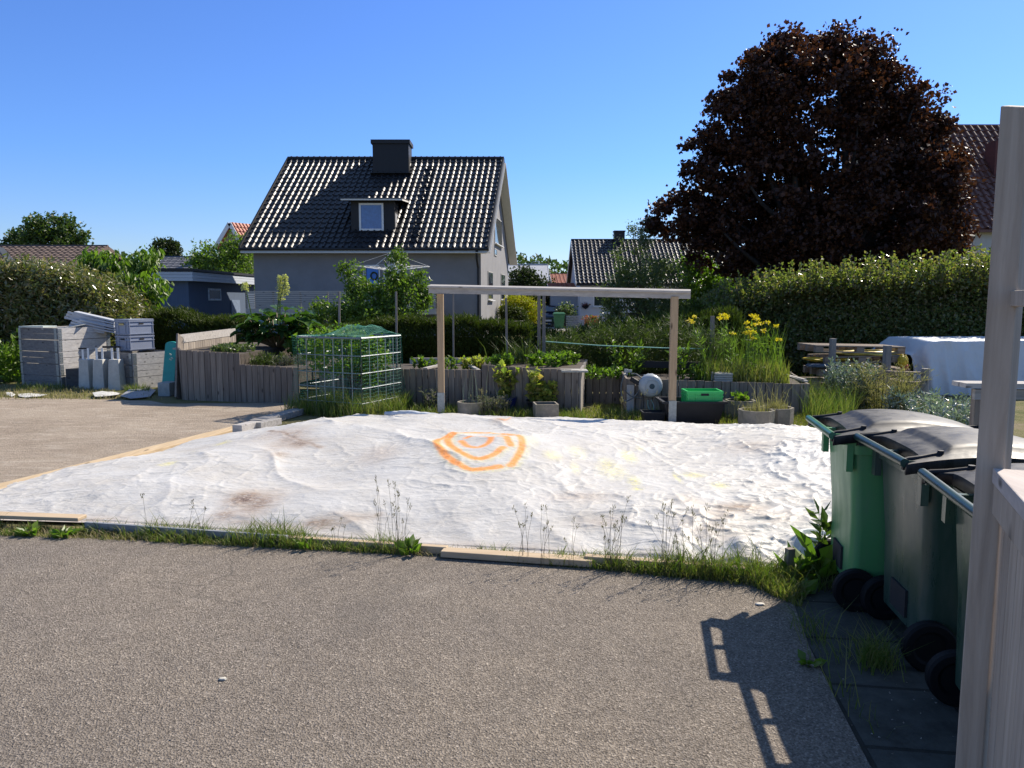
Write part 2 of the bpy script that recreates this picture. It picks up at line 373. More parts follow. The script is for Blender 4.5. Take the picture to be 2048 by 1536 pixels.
def crown_pts(blobs, n_clump, clump_r, per, shell=.55, seed=0, zmin=None, flat=1.0):
    """leaf positions: clumps scattered in the outer part of several ellipsoids"""
    wgt = np.array([b[1][0]*b[1][1]+b[1][1]*b[1][2]+b[1][0]*b[1][2] for b in blobs], dtype=float); wgt /= wgt.sum()
    pick = RNG.choice(len(blobs), n_clump, p=wgt); d = rdir(n_clump)
    rad = (shell + (1.03-shell)*RNG.random(n_clump)**.6)[:, None]
    c = np.array([blobs[i][0] for i in pick]) + d*rad*np.array([blobs[i][1] for i in pick])
    cr = clump_r*(.55+.9*RNG.random(n_clump))
    if zmin is not None: k = c[:, 2] > zmin; c = c[k]; cr = cr[k]
    q = np.repeat(np.arange(len(c)), per); g = RNG.normal(size=(len(q), 3))*.5; g[:, 2] *= flat
    g = np.clip(g, -.85, .85); p = c[q] + g*cr[q][:, None]
    if zmin is not None: p = p[p[:, 2] > zmin-.1]
    return p, c
def foliage(name, p, L, W, mat, parent=None, axis=None, **k):
    if isinstance(axis, tuple): axis = np.tile(np.array(axis, dtype=float), (len(p), 1))
    V, T = leaf_arrays(p, L, W, axis, **k); return np_mesh(name, V, None, T, mat, parent)
def branches(b, base, targets, r0, trunk_h, sway=.12, n=6):
    base = Vector(base)
    for t in targets:
        t = Vector(t); s = base + Vector((0, 0, trunk_h*random.uniform(.5, 1.0))); pts = []
        for i in range(6):
            k = i/5; q = s.lerp(t, k); q.z += math.sin(k*math.pi)*-.06*(t-s).length; q += Vector([random.uniform(-1, 1)*sway*(t-s).length*.3*k*(1-k)*4 for _ in range(3)]); pts.append(q)
        b.tube(pts, [r0*.5*(1-i/5*.88) for i in range(6)], n)
def trunk_mesh(b, base, h, r, n=10, lean=(0, 0)):
    base = Vector(base); pts = [base+Vector((lean[0]*k*k, lean[1]*k*k, h*k)) for k in (0, .06, .2, .45, .75, 1)]
    b.tube(pts, [r*1.35, r*1.1, r, r*.85, r*.68, r*.5], n)
def tree(name, label, cat, base, blobs, mat, n_clump, clump_r, per, L, W, r=.18, th=1.5, group=None, shell=.5, nb=14, zmin=None, axis=None, flat=1.0, bark=None, **k):
    t = thing(name, label, cat, base, group); b = MB(); trunk_mesh(b, base, th*1.05, r)
    p, c = crown_pts(blobs, n_clump, clump_r, per, shell, zmin=zmin, flat=flat)
    idx = RNG.choice(len(c), min(nb, len(c)), replace=False)
    branches(b, base, [c[i] for i in idx], r, th); b.build('trunk', bark or M_BARK, t, smooth=True)
    foliage('crown', p, L, W, mat, t, axis=axis, **k); return t
def grass_arrays(B, H, Wd, lean=.35, seed=0, dirv=None):
    n = len(B); h = H if np.ndim(H) else np.full(n, H); h = h*(.5+.8*RNG.random(n)); a = RNG.random(n)*2*np.pi
    d = np.stack([np.cos(a), np.sin(a), np.zeros(n)], 1); 
    if dirv is not None: d = d+np.array(dirv)
    ln = (lean*h*(.3+RNG.random(n)))[:, None]; a2 = RNG.random(n)*2*np.pi; s = np.stack([np.cos(a2), np.sin(a2), np.zeros(n)], 1)*(Wd/2)
    up = np.array([0, 0, 1.0]); hz = h[:, None]
    V = np.empty((n, 5, 3)); V[:, 0] = B-s; V[:, 1] = B+s; m = B+d*ln*.3+up*hz*.55
    V[:, 2] = m-s*.7; V[:, 3] = m+s*.7; V[:, 4] = B+d*ln+up*hz*.97
    i = np.arange(n)[:, None]*5; T = np.concatenate([i+[0, 1, 3], i+[0, 3, 2], i+[2, 3, 4]]); return V.reshape(-1, 3), T
def scatter_poly(poly, n):
    poly = np.array(poly); mn = poly.min(0); mx = poly.max(0); out = []
    got = 0
    while got < n:
        q = mn+(mx-mn)*RNG.random((n*2, 2)); ins = np.zeros(len(q), bool); j = len(poly)-1
        for i in range(len(poly)):
            a = poly[i]; c = poly[j]; cond = ((a[1] > q[:, 1]) != (c[1] > q[:, 1])) & (q[:, 0] < (c[0]-a[0])*(q[:, 1]-a[1])/(c[1]-a[1]+1e-12)+a[0]); ins ^= cond; j = i
        q = q[ins]; out.append(q); got += len(q)
    q = np.concatenate(out)[:n]; return q
def z0(q, z=0.0): return np.concatenate([q, np.full((len(q), 1), z)], 1)

L_GRASS = leafm('grass blades', [(.07, .11, .018), (.11, .16, .03), (.15, .19, .05), (.26, .23, .10), (.1, .14, .025)], .4, .5, .3)
L_DRY = leafm('dry grass', [(.30, .24, .14), (.42, .34, .2), (.25, .22, .11), (.2, .16, .1)], .35, .7, .2)
L_DRYG = leafm('yellowing grass', [(.13, .16, .03), (.22, .22, .05), (.28, .25, .1), (.09, .13, .02), (.34, .28, .14)], .4, .6, .3)
L_MAPLE = leafm('copper maple leaves', [(.030, .014, .010), (.055, .023, .014), (.040, .017, .013), (.105, .040, .018), (.028, .011, .009)], .33, .5, .3, (1.0, .95, .6))
L_LAUREL = leafm('glossy hedge leaves', [(.09, .12, .03), (.15, .18, .05), (.21, .21, .08), (.10, .13, .035), (.27, .19, .10), (.17, .21, .06)], .55, .30, .6)
L_CONIF = leafm('thuja sprays', [(.035, .05, .008), (.055, .075, .012), (.075, .095, .016), (.045, .055, .01)], .28, .6, .2)
L_BRIGHT = leafm('bright green leaves', [(.10, .17, .02), (.15, .23, .03), (.08, .14, .02), (.2, .28, .045)], .5, .4, .4)
L_FRESH = leafm('fresh tree leaves', [(.10, .16, .025), (.15, .22, .04), (.085, .13, .02), (.19, .25, .06)], .5, .4, .45)
L_MID = leafm('mid green leaves', [(.045, .08, .015), (.07, .11, .022), (.04, .065, .013), (.095, .13, .03)], .4, .45, .4)
L_DKFAR = leafm('dark far leaves', [(.03, .045, .015), (.045, .065, .02), (.03, .04, .015)], .3, .6, .2)
L_FAR = leafm('far wood leaves', [(.055, .09, .03), (.08, .12, .04), (.045, .07, .03)], .35, .6, .2)
L_RHODO = leafm('leathery shrub leaves', [(.09, .12, .03), (.15, .17, .05), (.24, .21, .09), (.10, .12, .035), (.32, .23, .13)], .3, .25, .6)
L_WILLOW = leafm('grey green willow leaves', [(.08, .11, .04), (.12, .155, .06), (.07, .1, .035), (.15, .18, .08)], .4, .35, .5)
L_GOLD = leafm('golden conifer sprays', [(.35, .33, .02), (.45, .36, .02), (.22, .28, .02), (.5, .40, .03)], .35, .6, .2)
L_RHUB = leafm('rhubarb leaves', [(.045, .09, .02), (.07, .13, .03), (.05, .10, .03)], .35, .22, .7)
L_FEATH = leafm('feathery greens', [(.045, .07, .02), (.07, .095, .028), (.095, .12, .035), (.055, .07, .02)], .35, .5, .3)
L_SILVER = leafm('silvery leaves', [(.22, .26, .27), (.30, .34, .34), (.16, .2, .2), (.12, .15, .14)], .25, .35, .6)
L_LAV = leafm('lavender', [(.13, .11, .15), (.16, .15, .12), (.1, .12, .07), (.18, .14, .17)], .3, .7, .2)
L_FLOWY = leafm('yellow petals', [(.75, .55, .02), (.8, .62, .04)], .3, .5, .3)
L_CREAM = leafm('cream rhubarb flowers', [(.62, .58, .30), (.52, .5, .22), (.45, .40, .22)], .4, .7, .2)
L_RED = leafm('red flowers', [(.6, .04, .03), (.45, .03, .03)], .3, .5, .3)
L_YGREEN = leafm('yellow green vine leaves', [(.30, .34, .07), (.42, .38, .10), (.2, .26, .05), (.42, .27, .12)], .55, .4, .4)
# ------------------------------------------------------------ white tarpaulin over the sand heap
def tarp_mat():
    m, nt, b = nodes('white woven tarpaulin'); at = N(nt, 'ShaderNodeAttribute', attribute_name='stain'); g = geo_pos(nt)
    f = noise_n(nt, g, 2.2, 9, .75); f2 = noise_n(nt, geo_pos(nt, (6, 14, 8)), 1.6, 9, .8, 1.2)
    base = ramp(nt, f, [(.35, (.46, .44, .40)), (.65, (.54, .525, .49))])
    sep = N(nt, 'ShaderNodeSeparateColor'); nt.links.new(at.outputs['Color'], sep.inputs[0])
    f3 = noise_n(nt, geo_pos(nt, (5, 22, 10)), 2.2, 8, .75, .8); f4 = noise_n(nt, g, 38, 6, .8)
    def msk(k, lo, hi, tex=f3, tlo=.38, thi=.62):
        return mixc(nt, 1.0, ramp(nt, sep.outputs[k], [(lo, (0, 0, 0)), (hi, (1, 1, 1))]), ramp(nt, tex, [(tlo, (0, 0, 0)), (thi, (1, 1, 1))]), 'MULTIPLY')
    c = mixc(nt, msk(0, .05, .75, f3, .30, .60), base, (.34, .235, .15))
    c = mixc(nt, msk(0, .45, .95, f4, .42, .56), c, (.12, .075, .05))
    c = mixc(nt, ramp(nt, noise_n(nt, geo_pos(nt, (1, 2.2, 1)), 1.1, 8, .75, .5), [(.46, (0, 0, 0)), (.74, (.5, .5, .5))]), c, (.37, .32, .25))
    c = mixc(nt, msk(1, .15, 1.1, f4, .42, .60), c, (.74, .66, .16))
    c = mixc(nt, msk(2, .26, .72, f4, .26, .46), c, (.80, .30, .07))
    nt.links.new(c, b.inputs['Base Color']); b.inputs['Roughness'].default_value = .5; b.inputs['Specular IOR Level'].default_value = .35
    v = N(nt, 'ShaderNodeTexVoronoi', feature='DISTANCE_TO_EDGE'); v.inputs['Scale'].default_value = 9
    wn_ = N(nt, 'ShaderNodeTexNoise'); wn_.inputs['Scale'].default_value = 5; wn_.inputs['Detail'].default_value = 4; nt.links.new(g, wn_.inputs['Vector'])
    wm = mixc(nt, .22, geo_pos(nt, (1, 1.6, 1)), wn_.outputs['Color'], 'ADD'); nt.links.new(wm, v.inputs['Vector'])
    bb = bump(nt, b, v.outputs['Distance'], .08, .03)
    cr = N(nt, 'ShaderNodeTexNoise'); cr.inputs['Scale'].default_value = 14; cr.inputs['Detail'].default_value = 8; cr.inputs['Roughness'].default_value = .6; cr.inputs['Distortion'].default_value = .8
    nt.links.new(geo_pos(nt, (.8, 1.5, 1)), cr.inputs['Vector'])
    b2 = N(nt, 'ShaderNodeBump'); b2.inputs['Strength'].default_value = .33; b2.inputs['Distance'].default_value = .03; nt.links.new(cr.outputs['Fac'], b2.inputs['Height']); nt.links.new(b2.outputs[0], bb.inputs['Normal'])
    return m
TARP_MAT = tarp_mat()
def poly_at(pts, t):
    pts = np.array([tuple(p)[:2] for p in pts], dtype=float); d = np.r_[0, np.cumsum(np.linalg.norm(np.diff(pts, axis=0), axis=1))]; d /= d[-1]
    return np.stack([np.interp(t, d, pts[:, i]) for i in (0, 1)], 1)
TN = [xy(-260, 1028), xy(0, 1046), xy(200, 1052), xy(560, 1078), xy(860, 1100), xy(1180, 1120), xy(1480, 1140), xy(1640, 1150), xy(1950, 1190)]
TF = [xy(-100, 1003), xy(0, 992), xy(465, 868), (-2.9, 10.6), (-1.9, 11.3), (-.8, 11.2), (1, 10.9), (2.4, 10.6), (4.1, 9.7), (6.2, 9.2)]
nx, ny = 720, 460
tt = np.linspace(0, 1, nx); near = poly_at(TN, tt)
# the far line is sampled so that its left leg follows the plank
tf = np.interp(tt, [0, .18, .34, 1], [0, .30, .50, 1]); far = poly_at(TF, tf)
ss = np.linspace(0, 1, ny)**1.25
X = near[None, :, 0]*(1-ss[:, None])+far[None, :, 0]*ss[:, None]; Y = near[None, :, 1]*(1-ss[:, None])+far[None, :, 1]*ss[:, None]
dn = np.linalg.norm(np.stack([X-near[None, :, 0], Y-near[None, :, 1]], -1), axis=-1); df = np.linalg.norm(np.stack([X-far[None, :, 0], Y-far[None, :, 1]], -1), axis=-1)
dl = np.clip((X+4.6)*1.0+.0*Y, 0, None); dr = np.clip(6.0-X, 0, None)
env = sstep(0, .8, dn)*sstep(0, 1.3, df)
right = sstep(-.5, 2.5, X)
lf = sstep(-4.6, -1.6, X); Z = .03+ env*(.03+.10*lf) + .17*sstep(.2, 3.6, dn)*sstep(.1, 2.2, df)*sstep(-5.2, -2.0, X) + .09*env*(fbm(X*.55, Y*.55, 3, 2)-.5)*2
Z += .07*env*np.exp(-(((X+.35)/.9)**2+((Y-7.4)/1.1)**2)) + .05*env*np.exp(-(((X-2.6)/.8)**2+((Y-7.6)/.5)**2))
wx = X+.5*(fbm(X*.9, Y*.9, 8, 3)-.5); wy = Y+.5*(fbm(X*.9+9, Y*.9, 9, 3)-.5)
# long soft folds running down the heap on the left, crumpled plastic on the right
def crease(u, v, seed, p): return (1-np.abs(2*vnoise(u, v, seed)-1))**p
soft = fbm(wx*.7-wy*.5, wy*.55+wx*.3, 21, 2)
long_ = crease(wx*.8+wy*.55, wy*.22-wx*.2, 61, 5)+.7*crease(wx*1.3+wy*.9+5, wy*.35-wx*.3, 62, 7)
wr1 = crease(wx*.8-wy*.25, wy*2.3+wx*.25, 33, 4)+.6*crease(wx*1.9+wy*.5, wy*4.1-wx*.4, 34, 3.5); wr2 = crease(wx*3.1+wy*1.2, wy*7-wx*.8, 45, 2.5)+.6*crease(wx*6.5-wy*2, wy*11+wx*2, 46, 2)
def worley(x, y, seed):
    xi = np.floor(x); yi = np.floor(y); best = np.full(x.shape, 9.)
    for a in (-1, 0, 1):
        for b_ in (-1, 0, 1):
            cx_ = xi+a; cy_ = yi+b_; jx = vnoise(cx_+.0, cy_+.0, seed); jy = vnoise(cx_, cy_, seed+7); best = np.minimum(best, np.hypot(cx_+jx-x, cy_+jy-y))
    return best
wl1 = worley(wx*1.7+wy*.4, wy*3.4-wx*.3, 101); wl2 = worley(wx*4.3-wy*.8, wy*7.5+wx*.6, 103); wl3 = worley(wx*9+wy*2, wy*15-wx, 107)
patch = sstep(.42, .62, fbm(X*.7, Y*1.1, 77, 2)); amp = sstep(0, .25, dn)*sstep(0, .2, df)
def lines(s, a, seed, p=9): n_ = fbm(wx*s+a*wy+.25*fbm(X*s*2, Y*s*2, seed+5, 2), wy*s*1.25-a*wx, seed, 2); return np.clip(1-np.abs(2*n_-1)*1.25, 0, 1)**p
Z += amp*(.45+.55*right)*(.018*lines(.9, .3, 201, 14)+.018*lines(1.9, -.4, 211, 16)+.014*lines(3.6, .5, 221, 14)+.008*lines(7.2, -.3, 231, 9))*(.55+.45*patch+.0*lf)
Z += amp*(.06*(soft-.5)+.030*long_*(1-.75*right)*(.3+.7*lf) + (.004+.010*right)*wr1*(.45+.55*patch) + (.003+.006*right)*wr2 + (.002+.010*right*patch)*wl1 + (.002+.006*right*patch)*wl2 + (.001+.003*right)*wl3)
# gathered folds hanging over the near board
g_ = np.sin(near[None, :, 0]*9+3*fbm(X*1.7, Y*0+2, 5, 3)*3)*.5+.5
Z += .09*right*(g_**2)*np.exp(-((dn-.22)/.16)**2) ; Y = Y + .05*right*g_*np.exp(-(dn/.3)**2)
Z -= np.clip(.05-dn*.8, 0, .05)*.7
Z = np.maximum(Z, .025)
# stains and spray paint that belong to the sheet
def wpt(u, v, z=.26): p = P(u, v, z); return p.x, p.y
def spot(u, v, ru, rv, k=1.0):
    x0, y0 = wpt(u, v); x1, _ = wpt(u+ru, v); ya = wpt(u, v-rv)[1]; yb = wpt(u, v+rv)[1]
    return k*np.exp(-((X-x0)/abs(x1-x0))**2-((Y-y0)/(abs(ya-yb)/2))**2)
def seg_d(a, b):
    a = np.array(a); b = np.array(b); ab = b-a; t = np.clip(((X-a[0])*ab[0]+(Y-a[1])*ab[1])/(ab@ab), 0, 1)
    return np.hypot(X-a[0]-t*ab[0], Y-a[1]-t*ab[1])
def stroke(pts, wd, k=1.0):
    if len(pts) > 3:
        Pn = [Vector((u, v)) for u, v in pts]; sm = []
        for i in range(len(Pn)-1):
            p0, p1, p2, p3 = Pn[max(i-1, 0)], Pn[i], Pn[i+1], Pn[min(i+2, len(Pn)-1)]
            for k_ in range(4): t = k_/4; sm.append(tuple(.5*((2*p1)+(p2-p0)*t+(2*p0-5*p1+4*p2-p3)*t*t+(3*p1-p0-3*p2+p3)*t**3)))
        pts = sm+[tuple(Pn[-1])]
    q = [wpt(u, v) for u, v in pts]; d = np.min([seg_d(q[i], q[i+1]) for i in range(len(q)-1)], axis=0); return k*np.exp(-(d/wd)**2)
mud = np.zeros_like(X)
for a in [(490, 965, 40, 12, 1.0), (515, 972, 45, 20, .75), (450, 985, 35, 10, .65), (580, 880, 35, 20, .62), (600, 888, 32, 8, .85), (560, 870, 50, 12, .5), (640, 1000, 45, 6, .8), (700, 995, 60, 6, .5), (620, 1062, 60, 12, .55), (760, 910, 45, 14, .42), (95, 1010, 90, 8, .55), (180, 985, 80, 6, .5),
          (930, 1035, 60, 12, .45), (1480, 995, 60, 9, .78), (1440, 1005, 50, 14, .45), (1420, 1020, 90, 20, .35), (1500, 905, 60, 12, .38), (1160, 975, 80, 8, .42), (560, 905, 20, 6, .6), (1560, 1010, 60, 16, .35), (1000, 855, 18, 8, .8), (1200, 1010, 60, 8, .4), (1380, 985, 30, 14, .4)]: mud = np.maximum(mud, spot(*a))
mud = np.maximum(mud, stroke([(430, 990), (560, 1000), (650, 1003), (760, 992)], .05, .45)); mud = np.maximum(mud, stroke([(540, 860), (590, 880), (640, 895)], .05, .75))
mud = np.maximum(mud, .42*np.exp(-(dn/.12)**2)); mud = np.maximum(mud, .5*np.exp(-(df/.12)**2)*(X < -3))
yel = np.zeros_like(X)
for a in [(445, 873, 16, 4, .9), (335, 917, 18, 4, 1.), (385, 893, 12, 3, .6), (1105, 922, 20, 7, .7), (1155, 912, 22, 10, .55), (1065, 905, 18, 12, .45), (1150, 935, 12, 10, .6), (1225, 935, 35, 14, .62), (1258, 912, 16, 9, .9), (1268, 950, 14, 9, .85), (1215, 925, 20, 10, .7), (1355, 945, 6, 9, .95), (1388, 940, 26, 5, .8), (1440, 957, 18, 5, .9), (1280, 900, 12, 5, .5), (1275, 962, 14, 3, .9)]: yel = np.maximum(yel, spot(*a))
ora = np.zeros_like(X)
ring1 = [(905, 882), (880, 896), (873, 905), (885, 920), (905, 934), (935, 944), (965, 945), (1000, 942)]
ring2 = [(1000, 893), (1030, 896), (1043, 905), (1042, 920), (1025, 938), (1020, 940)]
ring3 = [(912, 882), (895, 898), (905, 914), (925, 926), (955, 933), (985, 928), (1006, 918)]
ring4 = [(922, 902), (935, 914), (955, 918), (975, 913), (982, 905), (972, 897), (945, 895), (932, 897)]
arcs = [(903, 884), (935, 881), (965, 881), (1000, 885), (1025, 892), (1038, 900)]; tick = [(998, 893), (1012, 903), (1022, 915)]
for r_, k in ((ring1, 1), (ring2, .95), (ring3, 1), (ring4, .9), (arcs, .9), (tick, .95)): ora = np.maximum(ora, stroke(r_, .046, k*.9))
ora = np.maximum(ora, stroke([(997, 848), (1010, 855), (1020, 846)], .03, .55))
for r_ in (ring1, ring2, ring3, arcs, tick): yel = np.maximum(yel, stroke([(u+3, v+1) for u, v in r_], .085, .62))
colr = np.stack([mud, yel, ora, np.ones_like(X)], -1).reshape(-1, 4)
i = np.arange(ny-1)[:, None]*nx + np.arange(nx-1)[None, :]; i = i.ravel()
Q = np.stack([i, i+1, i+1+nx, i+nx], 1)
tarp = np_mesh('tarpaulin', np.stack([X, Y, Z], -1).reshape(-1, 3), Q, None, TARP_MAT, smooth=True, color=colr)
tag(tarp, 'large crumpled white tarpaulin with orange spray rings spread over a low sand heap', 'tarpaulin')
def tarp_z(x, y):
    k = np.argmin((X-x)**2+(Y-y)**2); return float(Z.ravel()[k])
# rolled surplus of sheet lying along the far rim
def roll(name, pts, r, mat, label, z=.1):
    b = MB(); q = [Vector((*xy(u, v, z), z)) for u, v in pts]; rr = [r*(.6+.6*random.random()) for _ in q]; rr[0] *= .5; rr[-1] *= .4
    fine_q = []; fr = []
    for a in range(len(q)-1):
        for s_ in range(5): fine_q.append(q[a].lerp(q[a+1], s_/5)+Vector((0, random.uniform(-.015, .015), random.uniform(-.008, .012)))); fr.append(rr[a]+(rr[a+1]-rr[a])*s_/5)
    b.tube(fine_q, fr, 9); o = b.build(name, mat, smooth=True); return tag(o, label, 'tarpaulin')
M_SHEETG = plain('grey underside of sheeting', (.50, .52, .54), .5, var=.15, scale=12, bmp=.5, bscale=18)
roll('folded_tarpaulin', [(770, 826), (800, 828), (850, 833), (900, 838), (935, 846)], .07, M_SHEETG, 'grey rolled fold of sheeting behind the heap near the left pergola post', .14)
roll('folded_tarpaulin', [(1515, 874), (1560, 878), (1610, 882), (1680, 884), (1800, 888)], .05, M_SHEETG, 'white rolled sheet edge beyond the heap close to the nearest octagonal pots', .06)

# ------------------------------------------------------------ boards holding the sheet down
def plank(name, a, b_, w_, h, mat, label, z=None, cat='plank', bev=.006, group=None):
    b = MB(); A = Vector(a); Bv = Vector(b_); b.bar(A, Bv, w_, h); return tag(b.build(name, mat, bevel=bev), label, cat, group)
def gpt(u, v, z): p = P(u, v, z); return (p.x, p.y, z)
plank('plank', gpt(-160, 1022, .06), gpt(505, 852, .06), .2, .085, M_BEIGE, 'long beige timber along the left rim of the tarpaulin beside the gravel')
plank('plank', gpt(512, 846, .05), gpt(600, 822, .05), .22, .09, M_GREYWOOD_X, 'grey shaded timber continuing the long beige one towards the cage')
plank('wooden_beam', gpt(474, 858, .15), gpt(512, 849, .14), .14, .1, M_PALE_X, 'short weathered block end lying on the tarpaulin rim', cat='beam')
plank('wooden_beam', gpt(514, 852, .14), gpt(556, 842, .13), .12, .09, M_GREYWOOD_X, 'short dark grey block end behind the pale weathered one', cat='beam')
plank('plank', gpt(-180, 1024, .10), gpt(165, 1036, .09), .11, .03, M_BEIGE_X, 'beige board lying on the near left corner of the tarpaulin')
plank('metal_strip', gpt(172, 1052, .05), gpt(575, 1080, .05), .03, .07, plain('dull zinc strip', (.22, .23, .24), .6, metal=.0, var=.15, bmp=.1), 'long grey metal strip edging the front of the tarpaulin', cat='strip', bev=.003)
plank('plank', gpt(555, 1078, .04), gpt(895, 1100, .04), .05, .055, M_BEIGE_X, 'middle beige board at the tarpaulin front touching the metal strip')
plank('plank', gpt(885, 1104, .04), gpt(1185, 1124, .04), .10, .045, M_BEIGE_X, 'beige board in front of the tarpaulin among tall grass stalks')
plank('plank', gpt(1170, 1118, .05), gpt(1490, 1143, .04), .06, .06, M_BEIGE_X, 'beige board half buried in grass nearest the bins')
# ------------------------------------------------------------ buildings
def hit(u, v, p0, n):
    d = ray(u, v); p0 = Vector(p0); n = Vector(n); o = Vector((0, 0, CAM_H)); t = (p0-o).dot(n)/d.dot(n); return o+d*t
def tile_mat(name, c, rough=.3, var=.25, spec=.5):
    m = plain(name, c, rough, var=var, scale=3, bmp=.12, bscale=60, spec=spec, isl=0); return m
def tile_roof(name, O, U, D, W, L, tw, tl, amp, mat, parent, step=.042, sub=13, kind='s', label=None):
    """interlocking roof tiles as real relief; O top corner, U along ridge, D down the slope"""
    O = np.array(O, float); U = np.array(U, float); U /= np.linalg.norm(U); D = np.array(D, float); D /= np.linalg.norm(D)
    Nn = np.cross(U, D); Nn = Nn if Nn[2] > 0 else -Nn
    nc = max(1, round(W/tw)); nr = max(1, round(L/tl)); 
    s = np.linspace(0, nc, nc*sub+1); ph = s % 1
    if kind == 's': hp = amp*np.sqrt(np.clip(1-((ph-.74)/.20)**2, 0, 1))+amp*.12*(1-ph)
    else: hp = amp*np.abs(np.sin(np.pi*ph))**.6
    hp = hp - amp*.15
    tpos = []; th = []
    for r_ in range(nr): tpos += [r_, r_+1]; th += [0, step]
    tpos = np.array(tpos)/nr*L; th = np.array(th)
    jit = np.repeat(RNG.normal(size=(nr, nc+1))*.003, 2, axis=0)[:, np.minimum((s).astype(int), nc)]
    hgt = th[:, None]+hp[None, :]+jit+.02
    V = O + (s/nc*W)[None, :, None]*U + tpos[:, None, None]*D + hgt[..., None]*Nn
    nxx = len(s); i = (np.arange(len(tpos)-1)[:, None]*nxx+np.arange(nxx-1)[None, :]).ravel(); Q = np.stack([i, i+nxx, i+1+nxx, i+1], 1)
    o = np_mesh(name, V.reshape(-1, 3), Q, None, mat, parent, smooth=False)
    if label: o['label'] = label
    return o
def window(parent, name, c, U, Nn, w_, h, frame, glass, fw=.07, dep=.06, mull=0, cross=0, sill=None, rec=0):
    """window: frame bars + pane; c centre on wall plane, U along wall, Nn outward"""
    U = Vector(U).normalized(); Nn = Vector(Nn).normalized(); c = Vector(c)+Nn*(.012-rec); Zv = Vector((0, 0, 1)); b = MB()
    for s_ in (-1, 1):
        b.bar(c+U*s_*(w_/2-fw/2)-Zv*h/2, c+U*s_*(w_/2-fw/2)+Zv*h/2, fw, dep, up=Nn)
        b.bar(c-U*(w_/2-fw)+Zv*s_*(h/2-fw/2), c+U*(w_/2-fw)+Zv*s_*(h/2-fw/2), fw, dep, up=Nn)
    for k in range(mull):
        x = -w_/2+w_*(k+1)/(mull+1); b.bar(c+U*x-Zv*(h/2-fw), c+U*x+Zv*(h/2-fw), fw*.6, dep*.9, up=Nn)
    for k in range(cross):
        z = -h/2+h*(k+1)/(cross+1); b.bar(c-U*(w_/2-fw)+Zv*z, c+U*(w_/2-fw)+Zv*z, fw*.6, dep*.85, up=Nn)
    f = b.build(name, frame, parent); g = MB(); q = Nn*.004
    g.prism([c-U*(w_/2-fw*.9)-Zv*(h/2-fw*.9)+q, c+U*(w_/2-fw*.9)-Zv*(h/2-fw*.9)+q, c+U*(w_/2-fw*.9)+Zv*(h/2-fw*.9)+q, c-U*(w_/2-fw*.9)+Zv*(h/2-fw*.9)+q], Nn*.008)
    g.build('pane', glass, f)
    if sill: s_ = MB(); a = c-Zv*(h/2+.03)+Nn*.06; s_.bar(a-U*(w_/2+.04), a+U*(w_/2+.04), .16, .035, up=(0, 0, 1)); s_.build('sill', sill, f)
    return f
M_RENDER = plain('grey rendered wall', (.215, .213, .218), .92, var=.10, scale=1.3, bmp=.3, bscale=35)
M_TILEBLK = tile_mat('black glazed roof tiles', (.018, .017, .019), .44, spec=.5)
M_BLKMET = plain('black sheet metal', (.008, .008, .010), .6, metal=.0, var=.2, bmp=.05)
M_SOFFIT = plain('off white soffit', (.62, .60, .55), .7, var=.05)
M_GLASSB = glassm('bright glass', (.10, .16, .24), .06)
M_CURTAIN = plain('blue curtained glass', (.05, .13, .33), .25, var=.25, scale=9, bmp=0, spec=.9)
M_BLUEDOOR = plain('blue painted door', (.05, .20, .58), .45, var=.06, bmp=0)
Yf = 36.0
FR = PY(962, 600, Yf); FL = PY(510, 600, Yf); FR.z = FL.z = 0
sd_ = Vector((math.sin(R(6.5)), math.cos(R(6.5)), 0)); DEP = 11.0; BR = FR+sd_*DEP; BL = FL+sd_*DEP
e_z = PY(700, 497, Yf-.45).z; r_z = PY(790, 319, (FR+sd_*DEP/2).y).z
H = thing('house', 'grey rendered house with black tiled roof, chimney and small dormer behind the garden', 'house', tuple(FL))
slope = (r_z-e_z)/((sd_*DEP/2).y+.45); wz = e_z+.45*slope-.15
MidR = FR+sd_*DEP/2; MidL = FL+sd_*DEP/2
b = MB(); b.add([FL, FR, FR+Vector((0, 0, wz)), FL+Vector((0, 0, wz)), BL, BR, BR+Vector((0, 0, wz)), BL+Vector((0, 0, wz)), MidR+Vector((0, 0, r_z-.15)), MidL+Vector((0, 0, r_z-.15))],
      [(0, 1, 2, 3), (5, 4, 7, 6), (1, 5, 6, 8, 2), (4, 0, 3, 9, 7), (3, 2, 8, 9), (6, 7, 9, 8), (0, 4, 5, 1)]); b.build('wall', M_RENDER, H)
b = MB(); b.bar(FL+Vector((-.02, -.03, .35)), FR+Vector((.03, -.03, .35)), .1, .7); b.bar(FR+Vector((.03, 0, .35)), BR+Vector((.03, 0, .35)), .1, .7); b.build('plinth', plain('pale plinth', (.30, .30, .29), .9, var=.1), H)
Ux = Vector((1, 0, 0)); oh = .38; WR = (FR-FL).length+2*oh
Dn = Vector((-sd_.x, -sd_.y, 0)).normalized(); run = DEP/2+.45/sd_.y; Dv = (Dn*run+Vector((0, 0, -(r_z-e_z)))); Dl = Dv.length
RL = MidL-Ux*oh; RL.z = r_z; RR = MidR+Ux*oh; RR.z = r_z
b = MB(); Dd = Dv; Du = Vector((-Dn.x, -Dn.y, 0))*run+Vector((0, 0, -(r_z-e_z)))
b.prism([RL, RR, RR+Dd, RL+Dd], (0, 0, -.14)); b.prism([RL, RL+Du, RR+Du, RR], (0, 0, -.141)); b.build('roof', M_BLKMET, H)
rt = tile_roof('roof_tiles', RL+Vector((0, 0, .01)), Ux, Dv, WR, Dl, .30, .385, .075, M_TILEBLK, H)
b = MB(); b.tube([RL+Vector((-.05, 0, .03)), RR+Vector((.05, 0, .03))], .13, 8)
